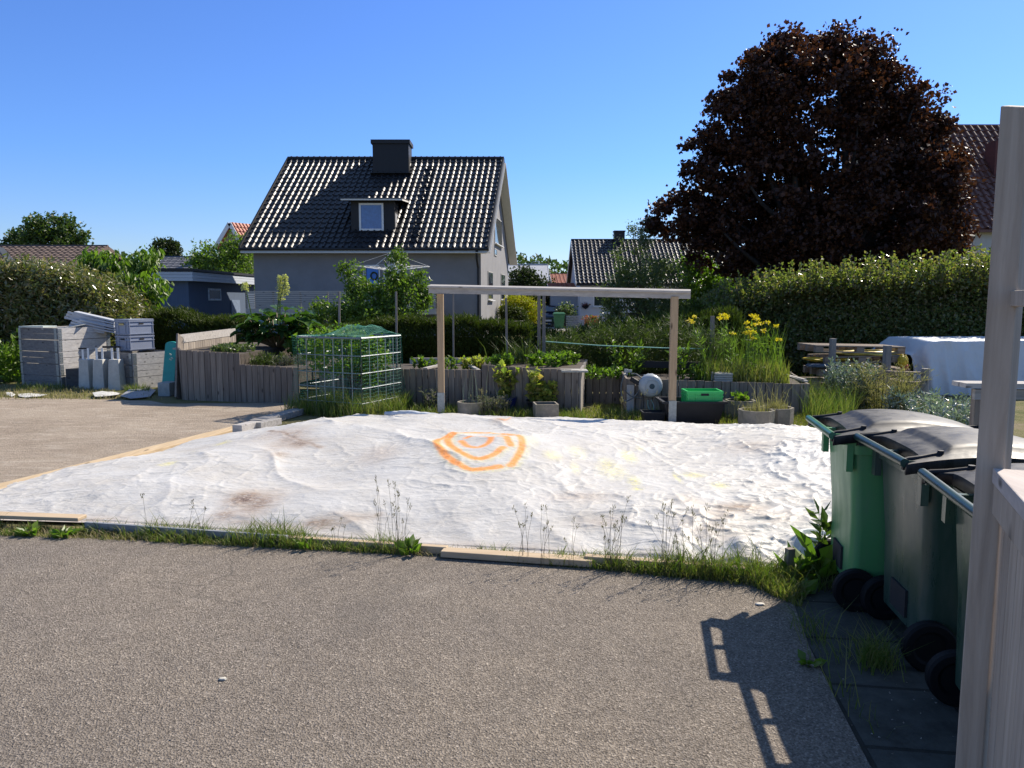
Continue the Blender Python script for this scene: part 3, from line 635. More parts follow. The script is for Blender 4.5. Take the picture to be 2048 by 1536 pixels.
for k in range(38): p = RL.lerp(RR, (k+.5)/38); b.tube([p+Vector((-.03, 0, .035)), p+Vector((.03, 0, .035))], .15, 8)
b.build('ridge_cap', M_BLKMET, H)
for a, s_ in ((RR, 1), (RL, -1)): b = MB(); b.bar(a+Vector((.02*s_, 0, -.02)), a+Dd+Vector((.02*s_, 0, -.02)), .07, .30, up=(0, 0, 1)); b.build('verge', M_BLKMET, H)
for a, s_ in ((RR, 1), (RL, -1)): b = MB(); b.bar(a+Vector((.02*s_, 0, -.02)), a+Du+Vector((.02*s_, 0, -.02)), .07, .3, up=(0, 0, 1)); b.build('verge', M_BLKMET, H)
b = MB()
b.bar(RR+Vector((-.1, 0, -.2)), RR+Du+Vector((-.1, 0, -.2)), .5, .03); b.bar(RR+Vector((-.1, 0, -.2)), RR+Dd+Vector((-.1, 0, -.2)), .5, .03)
b.bar(RL+Dd+Vector((.05, .03, -.2)), RR+Dd+Vector((-.05, .03, -.2)), .5, .03); b.bar(RL+Dd+Vector((0, -.02, -.15)), RR+Dd+Vector((0, -.02, -.15)), .03, .12)
b.build('bargeboard', M_SOFFIT, H)
EL, ER = RL+Dd, RR+Dd
b = MB(); b.tube([EL+Vector((-.05, -.09, -.03)), ER+Vector((.05, -.09, -.03))], .07, 8); b.build('gutter', M_BLKMET, H)
b = MB(); px = ER+Vector((-.5, -.09, -.08)); b.tube([px, px+Vector((0, .1, -.35)), Vector((FR.x-.12, Yf-.08, px.z-.8)), Vector((FR.x-.12, Yf-.08, .3))], .055, 8); b.build('downpipe', M_BLKMET, H)
# chimney on the ridge
rn = Vector((0, 0, 1)).cross(Ux); rn = Vector((0, -(r_z-e_z), run)).normalized()
def on_roof(u, v): return hit(u, v, RL, (Dv.cross(Ux)))
c0 = on_roof(746, 349); c1 = on_roof(818, 349); ctop = PY(780, 281, c0.y).z
C = MB(); cw = c1.x-c0.x; cd = 1.25; cm = Vector(((c0.x+c1.x)/2, c0.y+cd/2, (c0.z+ctop)/2-.3)); C.box(cm, (cw, cd, ctop-c0.z+.6)); ch = C.build('chimney', M_BLKMET, H)
C = MB(); C.box((cm.x, cm.y, ctop-.06), (cw+.16, cd+.16, .2)); C.box((cm.x-.5, cm.y, ctop+.07), (.3, .3, .08)); C.box((cm.x+.35, cm.y, ctop+.07), (.5, .4, .08)); C.build('cap', M_BLKMET, ch)
C = MB(); C.bar(c0+Vector((-.12, -.1, .05)), c1+Vector((.12, -.1, .05)), .35, .03, roll=0); C.build('flashing', M_BLKMET, ch)
# climbing steps on the tiles
st = MB()
for k in range(13): p = on_roof(862-2.6*k, 338+12.2*k); st.box(p+Vector((0, -.08, .1)), (.42, .1, .03)); st.box(p+Vector((-.15, -.04, .05)), (.03, .06, .14)); st.box(p+Vector((.15, -.04, .05)), (.03, .06, .14))
st.build('roof_step', M_BLKMET, H)['kind'] = 'stuff'
# dormer
d0 = on_roof(703, 464); d1 = on_roof(790, 464); dy = d0.y; zt = PY(740, 402, dy).z
D = MB(); back = dy+ (zt-d0.z)/slope+.3
D.add([(d0.x, dy, d0.z-.2), (d1.x, dy, d0.z-.2), (d1.x, dy, zt), (d0.x, dy, zt), (d0.x, back, zt), (d1.x, back, zt)], [(0, 1, 2, 3), (0, 3, 4), (1, 5, 2), (2, 5, 4, 3), (0, 4, 5, 1)])
dm = D.build('dormer', M_BLKMET, H)
D = MB(); D.prism([(d0.x-.38, dy-.45, zt), (d1.x+.42, dy-.45, zt), (d1.x+.42, back+.5, zt+.25), (d0.x-.38, back+.5, zt+.25)], (0, 0, .1)); D.build('dormer_roof', M_BLKMET, dm)
D = MB(); D.bar((d0.x-.38, dy-.46, zt+.01), (d1.x+.42, dy-.46, zt+.01), .02, .07); D.bar((d1.x+.43, dy-.45, zt), (d1.x+.43, back, zt+.2), .02, .07); D.build('fascia', M_SOFFIT, dm)
D = MB(); D.add([(d1.x+.012, dy+.12, d0.z+.18), (d1.x+.012, dy+.12, zt-.55), (d1.x+.012, dy+.95, zt-.55)], [(0, 1, 2)]); D.build('sunlit_cheek', plain('grey painted sunlight', (.3, .31, .33), .6), dm)  # pale triangle paints the sunlight on the black dormer side
wc = PY(743, 434, dy); window(H, 'dormer_window', (wc.x, dy-.02, wc.z), Ux, (0, -1, 0), 48/F_PX*dy, 53/F_PX*dy, M_WHITE, M_CURTAIN, .09, .08)
# gable windows (wall facing the sun)
sn = Vector((sd_.y, -sd_.x, 0))
def on_side(u, v): return hit(u, v, FR, sn)
M_BEIGEFR = plain('grey beige frames', (.34, .33, .31), .6, bmp=0)
for (u0, v0, u1, v1, sl) in ((989, 437, 1003, 490, 1), (975.5, 543, 985, 600, 1), (1001.5, 548, 1009.5, 600, 1), (988, 497, 993, 512, 0), (985, 643, 992, 660, 0)):
    a = on_side(u0, (v0+v1)/2); c_ = on_side(u1, (v0+v1)/2); zt_ = on_side((u0+u1)/2, v0).z; zb_ = on_side((u0+u1)/2, v1).z
    mid = (a+c_)/2; mid.z = (zt_+zb_)/2; window(H, 'window', mid, sd_, sn, (c_-a).length, zt_-zb_, M_BEIGEFR, M_GLASS, .06, .05, sill=M_WHITE if sl else None)
# doors behind the deck
a = PY(734, 560, Yf); c_ = PY(757, 560, Yf); zt_ = PY(740, 535, Yf).z
dr = MB(); dr.box(((a.x+c_.x)/2, Yf-.03, (zt_+1.2)/2), (c_.x-a.x, .05, zt_-1.2)); door = dr.build('door', M_BLUEDOOR, H)
f = MB()
for x in (a.x-.09, c_.x+.06, PY(729, 560, Yf).x): f.box((x, Yf-.045, (zt_+1.2)/2), (.06, .07, zt_-1.2+.1))
f.box(((a.x+c_.x)/2, Yf-.045, zt_+.08), (c_.x-a.x+.09, .07, .06)); f.build('door_frame', M_WHITE, door)
wr = MB(); wcn = PY(748, 552, Yf-.1); wr.tube([wcn+Vector((.15*math.cos(t), 0, .17*math.sin(t))) for t in np.linspace(0, 2*math.pi, 17)], .035, 6); wr.build('wreath', L_DKFAR, door)
a = PY(773, 560, Yf); c_ = PY(792, 560, Yf); gd = MB(); gd.box(((a.x+c_.x)/2, Yf-.03, (zt_+1.2)/2), (c_.x-a.x, .05, zt_-1.2)); gdo = gd.build('glass_door', M_GLASS, H)
f = MB(); f.box((a.x-.07, Yf-.04, (zt_+1.2)/2), (.1, .07, zt_-1.2)); f.box((c_.x+.07, Yf-.04, (zt_+1.2)/2), (.1, .07, zt_-1.2)); f.box(((a.x+c_.x)/2, Yf-.04, zt_+.07), (c_.x-a.x+.14, .07, .09)); f.build('door_frame', M_WHITE, gdo)
for u in (609, 767): p = PY(u, 500, Yf); v_ = MB(); v_.box((p.x, Yf-.05, p.z-.05), (.22, .1, .09)); v_.build('vent', M_WHITE, H)

# deck with slatted railing
dk = thing('deck', 'raised timber deck with thin horizontal slat railing along the grey house', 'deck', (-10, 34, 0)); Yd = 33.0
xl = PY(492, 600, Yd).x; xr = PY(872, 600, Yd).x; ztop = PY(560, 584, Yd).z; zb = PY(560, 618, Yd).z
b = MB(); b.box(((xl+xr)/2, (Yd+Yf)/2-.05, zb-.06), (xr-xl, Yf-Yd-.12, .12)); b.build('floor', M_GREYWOOD_X, dk)
b = MB(); b.box(((xl+xr)/2, Yd-.02, zb-.1), (xr-xl+.02, .04, .26)); b.build('fascia', M_PALE_X, dk)
for k in range(8): x = xl+(xr-xl)*k/7; b = MB(); b.box((x, Yd+.05, (ztop)/2), (.07, .07, ztop)); b.build('post', M_GREYWOOD, dk)
for k in range(9): z = zb+.09+(ztop-zb-.08)*k/8; b = MB(); b.box(((xl+xr)/2, Yd, z), (xr-xl, .025, .05 if k < 8 else .07)); b.build('rail', M_PALE_X, dk)
# rotary clothes dryer
rd = thing('clothes_dryer', 'folding rotary clothes dryer with white arms in front of the blue door', 'clothes dryer', (PY(783, 505, 31).x, 31, 0))
top = PY(783, 505, 31); b = MB(); b.tube([(top.x, 31, 0), (top.x, 31, top.z+.08)], .025, 8); b.build('pole', M_ZINC, rd); ends = []
for k in range(4):
    t = R(20+90*k); e = Vector((top.x+1.6*math.cos(t), 31+1.5*math.sin(t), top.z-.55)); ends.append(e); b = MB(); b.tube([(top.x, 31, top.z-.75), e], .018, 6); b.tube([(top.x, 31, top.z), ((top.x+e.x)/2, (31+e.y)/2, top.z-.65)], .01, 5); b.build('arm', M_WHITE, rd)
b = MB()
for s_ in (.35, .6, .8, 1.0):
    for k in range(4):
        c_ = Vector((top.x, 31, top.z-.75)); b.tube([c_.lerp(ends[k], s_), c_.lerp(ends[(k+1) % 4], s_)], .006, 4)
for e in ends: b.tube([top, e], .005, 4)
b.build('line', M_WHITE, rd)

# generic gabled house, ridge along x
def gable(name, label, x0, x1, y0, dep, ez, rz, wall, roofm, tile=None, oh=.35, gab=None, cat='house', ang=0):
    t = thing(name, label, cat, ((x0+x1)/2, y0+dep/2, 0)); ym = y0+dep/2; y1 = y0+dep; sl = (rz-ez)/(dep/2+oh); wz = ez+oh*sl-.12
    b = MB(); b.add([(x0, y0, 0), (x1, y0, 0), (x1, y0, wz), (x0, y0, wz), (x0, y1, 0), (x1, y1, 0), (x1, y1, wz), (x0, y1, wz), (x1, ym, rz-.12), (x0, ym, rz-.12)],
        [(0, 1, 2, 3), (5, 4, 7, 6), (1, 5, 6, 8, 2), (4, 0, 3, 9, 7), (3, 2, 8, 9), (6, 7, 9, 8)]); b.build('wall', wall, t)
    b = MB(); A = Vector((x0-oh, ym, rz)); B_ = Vector((x1+oh, ym, rz)); dn = Vector((0, -(dep/2+oh), -(rz-ez))); up_ = Vector((0, dep/2+oh, -(rz-ez)))
    b.prism([A, B_, B_+dn, A+dn], (0, 0, -.12)); b.prism([A, A+up_, B_+up_, B_], (0, 0, -.121)); b.tube([A+Vector((0, 0, .03)), B_+Vector((0, 0, .03))], .1, 6); b.build('roof', roofm, t)
    if tile: tile_roof('roof_tiles', A+Vector((0, 0, .01)), (1, 0, 0), dn, B_.x-A.x, dn.length, tile[0], tile[1], tile[2], tile[3], t, sub=12)
    for a in (A, B_):
        b = MB()
        for d_ in (dn, up_): b.bar(a+Vector((0, 0, -.08)), a+d_+Vector((0, 0, -.08)), .05, .24, up=(0, 0, 1))
        b.build('bargeboard', gab or M_SOFFIT, t)
    return t, A, dn
M_WHITEW = plain('white rendered wall', (.60, .60, .60), .9, var=.05, scale=2, bmp=.2)
# white house across the street
Y2 = 52.0; x0 = PY(1160, 600, Y2).x; x1 = x0+11.5; dep2 = 9
WH, A, dn = gable('house', 'white rendered house with glazed black tiled roof seen across the street', x0, x1, Y2, dep2, PY(1200, 568, Y2-.3).z, PY(1200, 481, Y2+dep2/2).z, M_WHITEW, M_BLKMET, (.3, .4, .075, M_TILEBLK), .3)
p = PY(1238, 480, Y2+dep2/2); b = MB(); b.box((p.x, p.y, p.z+.1), (.75, .7, 1.0)); chh = b.build('chimney', M_BLKMET, WH); b = MB(); b.box((p.x, p.y, p.z+.62), (.85, .8, .08)); b.build('cap', M_BLKMET, chh)
wc = PY(1206, 602, Y2); window(WH, 'window', (wc.x, Y2, wc.z), Ux, (0, -1, 0), 1.35, .78, M_WHITE, M_GLASS, .07, .06, sill=M_WHITE)
fb = MB(); q = PY(1171, 612, Y2-.15); fb.lathe(q, [(.02, -.22), (.2, -.1), (.26, .02), (.24, .02)], 12); bas = fb.build('hanging_basket', M_BLACKPL); tag(bas, 'small hanging basket of flowers on the white wall', 'flower basket')
foliage('flowers', np.array(q)+RNG.normal(size=(160, 3))*[.16, .12, .07]+[0, 0, .08], .09, .06, leafm('dark pink flowers', [(.3, .05, .12), (.08, .1, .03), (.4, .1, .15)]), bas)
# low annex with red tiles left of the white house
M_REDT = tile_mat('red clay tiles', (.34, .12, .065), .7); M_BLUEW = plain('pale blue grey wall', (.33, .37, .42), .8, var=.05)
gable('garage', 'low pale garage with orange roof attached left of the white house', PY(1104, 600, 54).x, x0+.6, 54, 6, PY(1130, 583, 54).z, PY(1130, 569, 57).z, M_BLUEW, M_REDT, (.35, .4, .04, M_REDT), .2, cat='garage')
# far houses
H3, A3, d3 = gable('house', 'distant house with pale metal upper roof above the dark round bushes', PY(1010, 600, 85).x, PY(1094, 600, 85).x, 85, 9, PY(1050, 565, 85).z, PY(1050, 529, 89).z, M_WHITEW, plain('pale grey metal roof', (.42, .42, .42), .5, bmp=.1), None, .3)
gable('house', 'distant low orange roofed house beyond the street lamp', PY(1096, 600, 90).x, PY(1122, 600, 90).x, 78, 8, PY(1120, 567, 78).z, PY(1095, 549, 82).z, M_WHITEW, M_REDT, (.4, .45, .05, M_REDT), .2)
# street lamp far away
lp = thing('street_lamp', 'distant curved street lamp above the pale metal roof', 'street lamp', (PY(1059, 600, 80).x, 80, 0)); b = MB(); a = PY(1059, 529, 80); e = PY(1073, 523.5, 80)
b.tube([(a.x, 80, 0), a, a.lerp(e, .5)+Vector((0, 0, .12)), e], [.08, .06, .05, .04], 6); b.build('pole', M_ZINC, lp); b = MB(); b.lathe(e+Vector((.15, 0, 0)), [(.02, .1), (.16, .04), (.2, -.05), (.02, -.09)], 10, sq=.6); b.build('lamp_head', M_ZINC, lp)

# big house with red-brown pantiles behind the copper maple
M_BRT = tile_mat('red brown pantiles', (.13, .048, .03), .45, .35); Y4 = 33.0
ezz = PY(1950, 459, Y4).z; rzz = PY(1950, 254, Y4+4.6).z; gx0 = PY(1775, 600, Y4).x+.9
BH, A4, d4 = gable('house', 'tall pale house with steep red brown pantile roof behind the copper maple', gx0, gx0+14, Y4+.4, 8.4, ezz, rzz, plain('pale rendered gable', (.55, .53, .48), .9, var=.06), M_BRT, (.34, .42, .10, M_BRT), .4, gab=plain('brown verge', (.12, .06, .045), .6))
p = PY(1990, 318, Y4+2.6); b = MB(); b.box((p.x+.2, p.y, p.z-.3), (.9, .8, 2.1)); b.build('chimney', plain('dark red brick chimney', (.12, .035, .028), .8, bmp=.3), BH)
# its brick annex glimpsed through the leaves
M_BRICK, nt, bs = nodes('dark brick wall'); br = N(nt, 'ShaderNodeTexBrick'); br.inputs['Scale'].default_value = 1; br.inputs['Brick Width'].default_value = .25; br.inputs['Row Height'].default_value = .085; br.inputs['Mortar Size'].default_value = .01
br.inputs['Color1'].default_value = (.22, .10, .07, 1); br.inputs['Color2'].default_value = (.16, .07, .05, 1); br.inputs['Mortar'].default_value = (.3, .28, .25, 1)
gg = N(nt, 'ShaderNodeNewGeometry'); sp = N(nt, 'ShaderNodeSeparateXYZ'); cb = N(nt, 'ShaderNodeCombineXYZ'); ad = N(nt, 'ShaderNodeMath', operation='ADD'); nt.links.new(gg.outputs['Position'], sp.inputs[0]); nt.links.new(sp.outputs[0], ad.inputs[0]); nt.links.new(sp.outputs[1], ad.inputs[1]); nt.links.new(ad.outputs[0], cb.inputs[0]); nt.links.new(sp.outputs[2], cb.inputs[1]); nt.links.new(cb.outputs[0], br.inputs['Vector']); nt.links.new(br.outputs['Color'], bs.inputs['Base Color']); bs.inputs['Roughness'].default_value = .9
b = MB(); a = PY(1752, 400, Y4+1.5); c_ = PY(1850, 400, Y4+1.5); b.box(((a.x+c_.x)/2, Y4+3.5, (a.z)/2), (c_.x-a.x, 4, a.z)); b.build('brick_annex', M_BRICK, BH)
wc = PY(1791, 425, Y4+1.5); window(BH, 'window', (wc.x, Y4+1.5, wc.z), Ux, (0, -1, 0), .45, .9, M_WHITE, M_GLASSB, .06, .05)

# blue grey flat roofed garage left of the grey house
M_BLUEG = wood('slate blue vertical cladding', (.10, .135, .20), (.075, .105, .16), 'Z', knots=False, isl=.08)
M_FASC = plain('pale grey fascia boards', (.46, .50, .56), .6, var=.05)
Bc = PY(378, 600, 36.6); Bc.z = 0; Ac = Vector((-24, 35.4, 0)); Cc = PY(509, 600, 45); Cc.z = 0; Dc = Vector((-24, 46, 0)); gz = PY(378, 560.5, 36.6).z; gt = PY(378, 542, 36.6).z
GR = thing('garage', 'slate blue flat roofed garage with pale fascia left of the grey house', 'garage', (Bc.x-4, 40, 0))
b = MB(); b.prism([Ac, Bc, Cc, Dc], (0, 0, gz)); b.build('wall', M_BLUEG, GR)
def off(pts, d): c_ = sum(pts, Vector())/len(pts); return [p+(p-c_).normalized()*d for p in pts]
pr = off([Ac, Bc, Cc, Dc], .55)
for k in range(3): b = MB(); z = gz-.04+(gt-gz)*k/3; b.prism([p+Vector((0, 0, z)) for p in off(pr, -.012*k)], (0, 0, (gt-gz)/3-.012)); b.build('fascia_board', M_FASC, GR)
b = MB(); b.prism([p+Vector((0, 0, gt-.02)) for p in off(pr, .06)], (0, 0, .12)); b.build('roof', M_BLKMET, GR)
for k in range(1):
    sdir = (Cc-Bc).normalized(); snn = Vector((sdir.y, -sdir.x, 0))
    a = hit(416, 590, Bc, snn); c_ = hit(441, 590, Bc, snn); zt_ = hit(428, 577, Bc, snn).z; zb_ = hit(428, 601, Bc, snn).z; mid = (a+c_)/2; mid.z = (zt_+zb_)/2
    window(GR, 'window', mid, sdir, snn, (c_-a).length, zt_-zb_, plain('light blue frame', (.5, .56, .62), .6, bmp=0), M_GLASS, .09, .06)
    a = hit(462, 620, Bc, snn); c_ = hit(479, 620, Bc, snn); zt_ = hit(470, 600, Bc, snn).z; b = MB(); m_ = (a+c_)/2; b.bar(Vector((m_.x, m_.y, 0))+snn*.02, Vector((m_.x, m_.y, zt_))+snn*.02, (c_-a).length, .05, up=snn); b.build('door', plain('blue grey door', (.15, .2, .29), .6, bmp=0), GR)
# building behind the garage with a grey gable
x0 = PY(300, 600, 58).x; GB, A5, d5 = gable('outbuilding', 'small grey gabled roof rising behind the blue garage', x0, PY(400, 600, 58).x, 58, 6, PY(350, 548, 58).z, PY(350, 515, 61).z, plain('light grey boards', (.40, .42, .46), .7), plain('grey felt roof', (.10, .105, .12), .8, bmp=.3), (.5, .35, .02, plain('slate grey roof courses', (.11, .115, .13), .7)), .1, gab=M_WHITE, cat='building')
# red tiled house behind, gable towards us
RH = thing('house', 'red tiled house with white bargeboards peeking left of the grey house roof', 'house', (PY(470, 600, 62).x, 64, 0)); pk = PY(462, 446, 62); le = PY(436, 490, 62); re = PY(490, 496, 62); Ld = Vector((6.5, 9, 0))
b = MB(); b.prism([Vector((le.x, 62, 0)), Vector((re.x, 62, 0)), Vector((re.x, 62, re.z)), Vector((pk.x, 62, pk.z-.1)), Vector((le.x, 62, le.z))], Ld); b.build('wall', plain('ochre wall', (.42, .34, .22), .9), RH)
b = MB(); b.prism([pk+Vector((0, -.3, 0)), pk+(le-pk)*1.15+Vector((0, -.3, 0)), pk+(le-pk)*1.15+Vector((0, -.3, -.15)), pk+Vector((0, -.3, -.15))], Ld*1.05); b.prism([pk+Vector((0, -.3, 0)), pk+(re-pk)*1.2+Vector((0, -.3, 0)), pk+(re-pk)*1.2+Vector((0, -.3, -.15)), pk+Vector((0, -.3, -.15))], Ld*1.05); b.build('roof', M_REDT, RH)
M_REDB = tile_mat('bright red clay tiles', (.48, .15, .085), .6)
tile_roof('roof_tiles', pk+Vector((0, -.3, .03)), Ld, (re-pk), Ld.length*1.05, (re-pk).length*1.2, .32, .38, .06, M_REDB, RH)
b = MB(); b.bar(pk+Vector((0, -.36, -.05)), pk+(le-pk)*1.15+Vector((0, -.36, -.05)), .06, .3, up=(0, 0, 1)); b.bar(pk+Vector((0, -.36, -.05)), pk+(re-pk)*1.2+Vector((0, -.36, -.05)), .06, .3, up=(0, 0, 1)); b.build('bargeboard', M_WHITE, RH)
# brown roof on the far left
M_BRN = tile_mat('brown concrete tiles', (.12, .085, .07), .95, .2)
xr_ = PY(178, 600, 41).x; LH, A6, d6 = gable('house', 'low house with wide brown tiled roof at the far left', -38, xr_, 38, 9, PY(100, 543, 37.7).z, PY(100, 494, 42.5).z, plain('dark window wall', (.12, .12, .12), .8), M_BRN, (.33, .36, .03, M_BRN), .4, gab=M_BRN)
b = MB(); q = PY(0, 497, 39); q2 = PY(30, 534, 37); b.bar(q, q2, .3, .12); b.bar(q, (q.x-4, q.y+.8, q.z+.4), .3, .12); b.build('hip_flashing', plain('dark grey ridge strip', (.05, .055, .06), .6), LH)
# ------------------------------------------------------------ raised beds
def lerp(a, b, t): return a+(b-a)*t
def board_wall(b, A, B, zt0, zt1, bw=.115, th=.028, zb=0.0, gap=.010):
    A = Vector((A[0], A[1], 0)); B = Vector((B[0], B[1], 0)); L = (B-A).length; n = max(1, round(L/bw)); d = (B-A)/n
    for k in range(n):
        p = A+d*(k+.5); z = lerp(zt0, zt1, (k+.5)/n)+random.uniform(-.006, .006); ang = math.atan2(d.y, d.x)
        b.box((p.x, p.y, (z+zb)/2), (d.length-gap, th+random.uniform(0, .006), z-zb), rz=ang)
def soil(parent, poly, z): b = MB(); b.prism([(x, y, z-.25) for x, y in poly], (0, 0, .25)); return b.build('soil', M_SOIL, parent)
G = lambda u, v: (P(u, v).x, P(u, v).y)
def zt(u, v, p): return PY(u, v, p[1]).z
# left bed
a0, a1, a2 = G(367, 800), G(484, 804), G(600, 808); zA = zt(367, 700, a0); zA1 = zt(484, 706, a1); zB = zt(520, 729, a1)
A_ = thing('raised_bed', 'tall raised bed of grey boards with rhubarb, stepping down towards the netted cage', 'raised bed', (a0[0], a0[1], 0))
b = MB(); board_wall(b, a0, a1, zA, zA1); board_wall(b, a1, a2, zB, zB-.03); b.build('front_wall', M_GREYWOOD, A_)
k0 = (PY(356, 700, 14.2).x, 14.2); k1 = (PY(470, 660, 17.3).x, 17.3)
b = MB(); board_wall(b, (a0[0]-.02, a0[1]+.03), k0, zA, zA+.02); b.build('side_wall', M_GREYWOOD, A_)
b = MB(); z0_ = PY(356, 672, 14.2).z; z1_ = PY(470, 658, 17.3).z; board_wall(b, k0, k1, z0_, z1_, zb=.3); b.build('back_wall', wood('sunlit tone boards', (.40, .35, .29), (.24, .2, .165), 'Z'), A_)  # paler than the front boards, sunlight put into the colour
b = MB(); b.bar((k0[0]+.01, k0[1]-.03, z0_-.06), (k1[0]+.01, k1[1]-.03, z1_-.06), .03, .16); b.bar((k0[0]-.03, k0[1]-.04, zA-.02), (k1[0]-.2, k1[1]-.3, zA+.03), .1, .03); b.build('cap_board', M_PALE_X, A_)
soil(A_, [(a0[0]+.03, a0[1]+.04), (a1[0], a1[1]+.04), (a1[0]+.1, 17), (k1[0], k1[1]-.05), (k0[0]+.04, k0[1])], zA-.06)
b = MB(); b.prism([(a1[0]+.02, a1[1]+.04, zB-.3), (a2[0], a2[1]+.04, zB-.3), (a2[0]+.4, 15.5, zB-.3), (a1[0]+.05, 15.5, zB-.3)], (0, 0, .25)); b.build('lower_soil', M_SOIL, A_)
# middle bed
c0, c1, c2, c3 = G(640, 805), G(963, 819), G(1157, 829), G(1170, 812)
zc0 = zt(815, 737, G(815, 807)); zc1 = zt(963, 739, c1); zd1 = zt(963, 729, c1); zd2 = zt(1157, 741, c2)
B_ = thing('raised_bed', 'middle raised bed of grey boards with onions and leafy greens behind the dark pots', 'raised bed', (c1[0], c1[1], 0))
b = MB(); board_wall(b, c0, c1, zc0, zc1); board_wall(b, (c1[0]+.01, c1[1]-.06), c2, zd1, zd2); b.build('front_wall', M_GREYWOOD, B_)
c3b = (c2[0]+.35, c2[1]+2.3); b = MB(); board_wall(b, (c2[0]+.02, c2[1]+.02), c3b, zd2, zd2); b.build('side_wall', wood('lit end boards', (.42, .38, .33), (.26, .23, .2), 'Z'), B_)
soil(B_, [(c1[0]+.02, c1[1]), (c2[0], c2[1]+.04), c3b, (c1[0], 14.3)], zd1-.05); b = MB(); b.prism([(c0[0], c0[1]+.05, zc0-.3), (c1[0]-.02, c1[1]+.05, zc0-.3), (c1[0]-.02, 14.6, zc0-.3), (c0[0], 14.8, zc0-.3)], (0, 0, .24)); b.build('lower_soil', M_SOIL, B_)
b = MB(); b.bar(PY(850, 737, 12.9), PY(905, 724, 14.4), .08, .03); b.bar(PY(935, 728, 13.5), PY(960, 742, 12.6), .06, .03); b.bar(PY(820, 722, 14.4), PY(1100, 722, 14.3), .05, .12); b.build('loose_batten', M_PALE_X, B_)
b = MB(); b.box(tuple(PY(1148, 740, c2[1]+.15)-Vector((0, 0, .01))), (.42, .34, .03)); tag(b.build('paving_slab', M_CONC, bevel=.004), 'lone pale slab lying on the right corner of the middle bed', 'slab')
# recessed bed
e0, e1 = G(1172, 806), G(1252, 808); ze = zt(1172, 750, e0)
E_ = thing('raised_bed', 'low recessed raised bed between the middle bed and the hose reel bed', 'raised bed', (e0[0], e0[1], 0)); b = MB(); board_wall(b, e0, e1, ze, ze-.02); b.build('front_wall', M_GREYWOOD, E_)
soil(E_, [(e0[0], e0[1]+.04), (e1[0], e1[1]+.04), (e1[0]+.3, 14.6), (e0[0]+.3, 14.6)], ze-.05)
# right bed
f0, f1 = G(1253, 828), G(1615, 831); zf0 = zt(1255, 757, f0); zf1 = zt(1615, 768, f1)
D_ = thing('raised_bed', 'long raised bed of grey boards with yellow flowers and the hose reel on its front', 'raised bed', (f0[0], f0[1], 0)); b = MB(); board_wall(b, f0, f1, zf0, zf1, bw=.135); b.build('front_wall', M_GREYWOOD, D_)
b = MB(); g0 = (f1[0]+.45, f1[1]+2.0); board_wall(b, f1, g0, zf1, zf1); board_wall(b, f0, (f0[0]+.1, f0[1]+1.2), zf0, zf0); b.build('side_wall', M_GREYWOOD, D_)
b = MB(); b.box((f0[0]+.05, f0[1]-.03, zf0/2-.05), (.11, .03, zf0-.1)); b.build('pale_corner_board', wood('pale grey painted board', (.5, .49, .46), (.38, .37, .35), 'Z', knots=False), D_)
soil(D_, [(f0[0]+.03, f0[1]+.04), (f1[0]-.03, f1[1]+.04), g0, (f0[0]+.1, 13.8)], zf1-.05)
b = MB(); b.bar((g0[0]-.75, g0[1]-.2, zf1+.12), (f1[0], f1[1]+.1, zf1+.03), .06, .025); b.bar((g0[0]-.65, g0[1]-.3, zf1+.1), (f1[0], f1[1]+.15, zf1+.05), .05, .02); b.build('loose_batten', M_PALE_X, D_)
b = MB(); b.bar((f0[0]+.4, 13.6, zf1+.15), (f0[0]+1.9, 13.4, zf1+.13), .03, .12); b.build('back_board', M_BLKMET, D_)
sk = PY(1446, 759, f0[1]+.12)
for k in range(4):
    b = MB(); b.box((sk.x+random.uniform(-.01, .01), sk.y+.05, zf1+.03+k*.034), (.28, .28, .03), rz=random.uniform(-.06, .06)); o = b.build('paving_slab', M_CONC, bevel=.004)
    tag(o, ['lowest of the four pale slabs stacked on the right bed', 'second slab from the bottom of the stack on the right bed', 'third slab from the bottom of the stack on the right bed', 'top slab of the four stacked on the right bed'][k], 'slab', 'slabs stacked on the right bed')

# ------------------------------------------------------------ pergola frame, stakes
PG = thing('pergola', 'simple timber pergola frame of two pine posts under a grey top beam', 'pergola', (P(883, 830).x, 11.4, 0))
pl = P(883, 832); pr_ = P(1343, 852); zl = PY(883, 588, pl.y).z; zr = PY(1345, 593, pr_.y).z
for (p, z, w_) in ((pl, zl, .10), (pr_, zr, .10)):
    b = MB(); b.box((p.x, p.y, z/2+.1), (w_, w_*.75, z-.2)); o = b.build('post', M_NEWWOOD, PG, bevel=.004)
    b = MB(); b.box((p.x, p.y-.045, .22), (w_+.01, .006, .3)); b.box((p.x, p.y, .05), (w_*.8, .06, .2))
    for i in range(4): b.tube([(p.x+(-.025 if i % 2 else .025), p.y-.05, .17+.07*(i//2)), (p.x+(-.025 if i % 2 else .025), p.y-.056, .17+.07*(i//2))], .008, 6)
    b.build('post_shoe', M_ZINC, o)
bl = PY(858, 580, pl.y-.1); brr = PY(1381, 591, pr_.y-.05); b = MB(); b.bar(bl, brr, .045, .095); b.build('beam', M_PALE_X, PG, bevel=.004)
b = MB(); b.bar(bl+Vector((0, -.0, .06)), brr+Vector((0, 0, .06)), .16, .03, roll=R(9)); b.build('top_board', M_PALE_X, PG, bevel=.003)
M_STAKE = wood('grey stake', (.33, .30, .27), (.18, .16, .145), 'Z', knots=False)
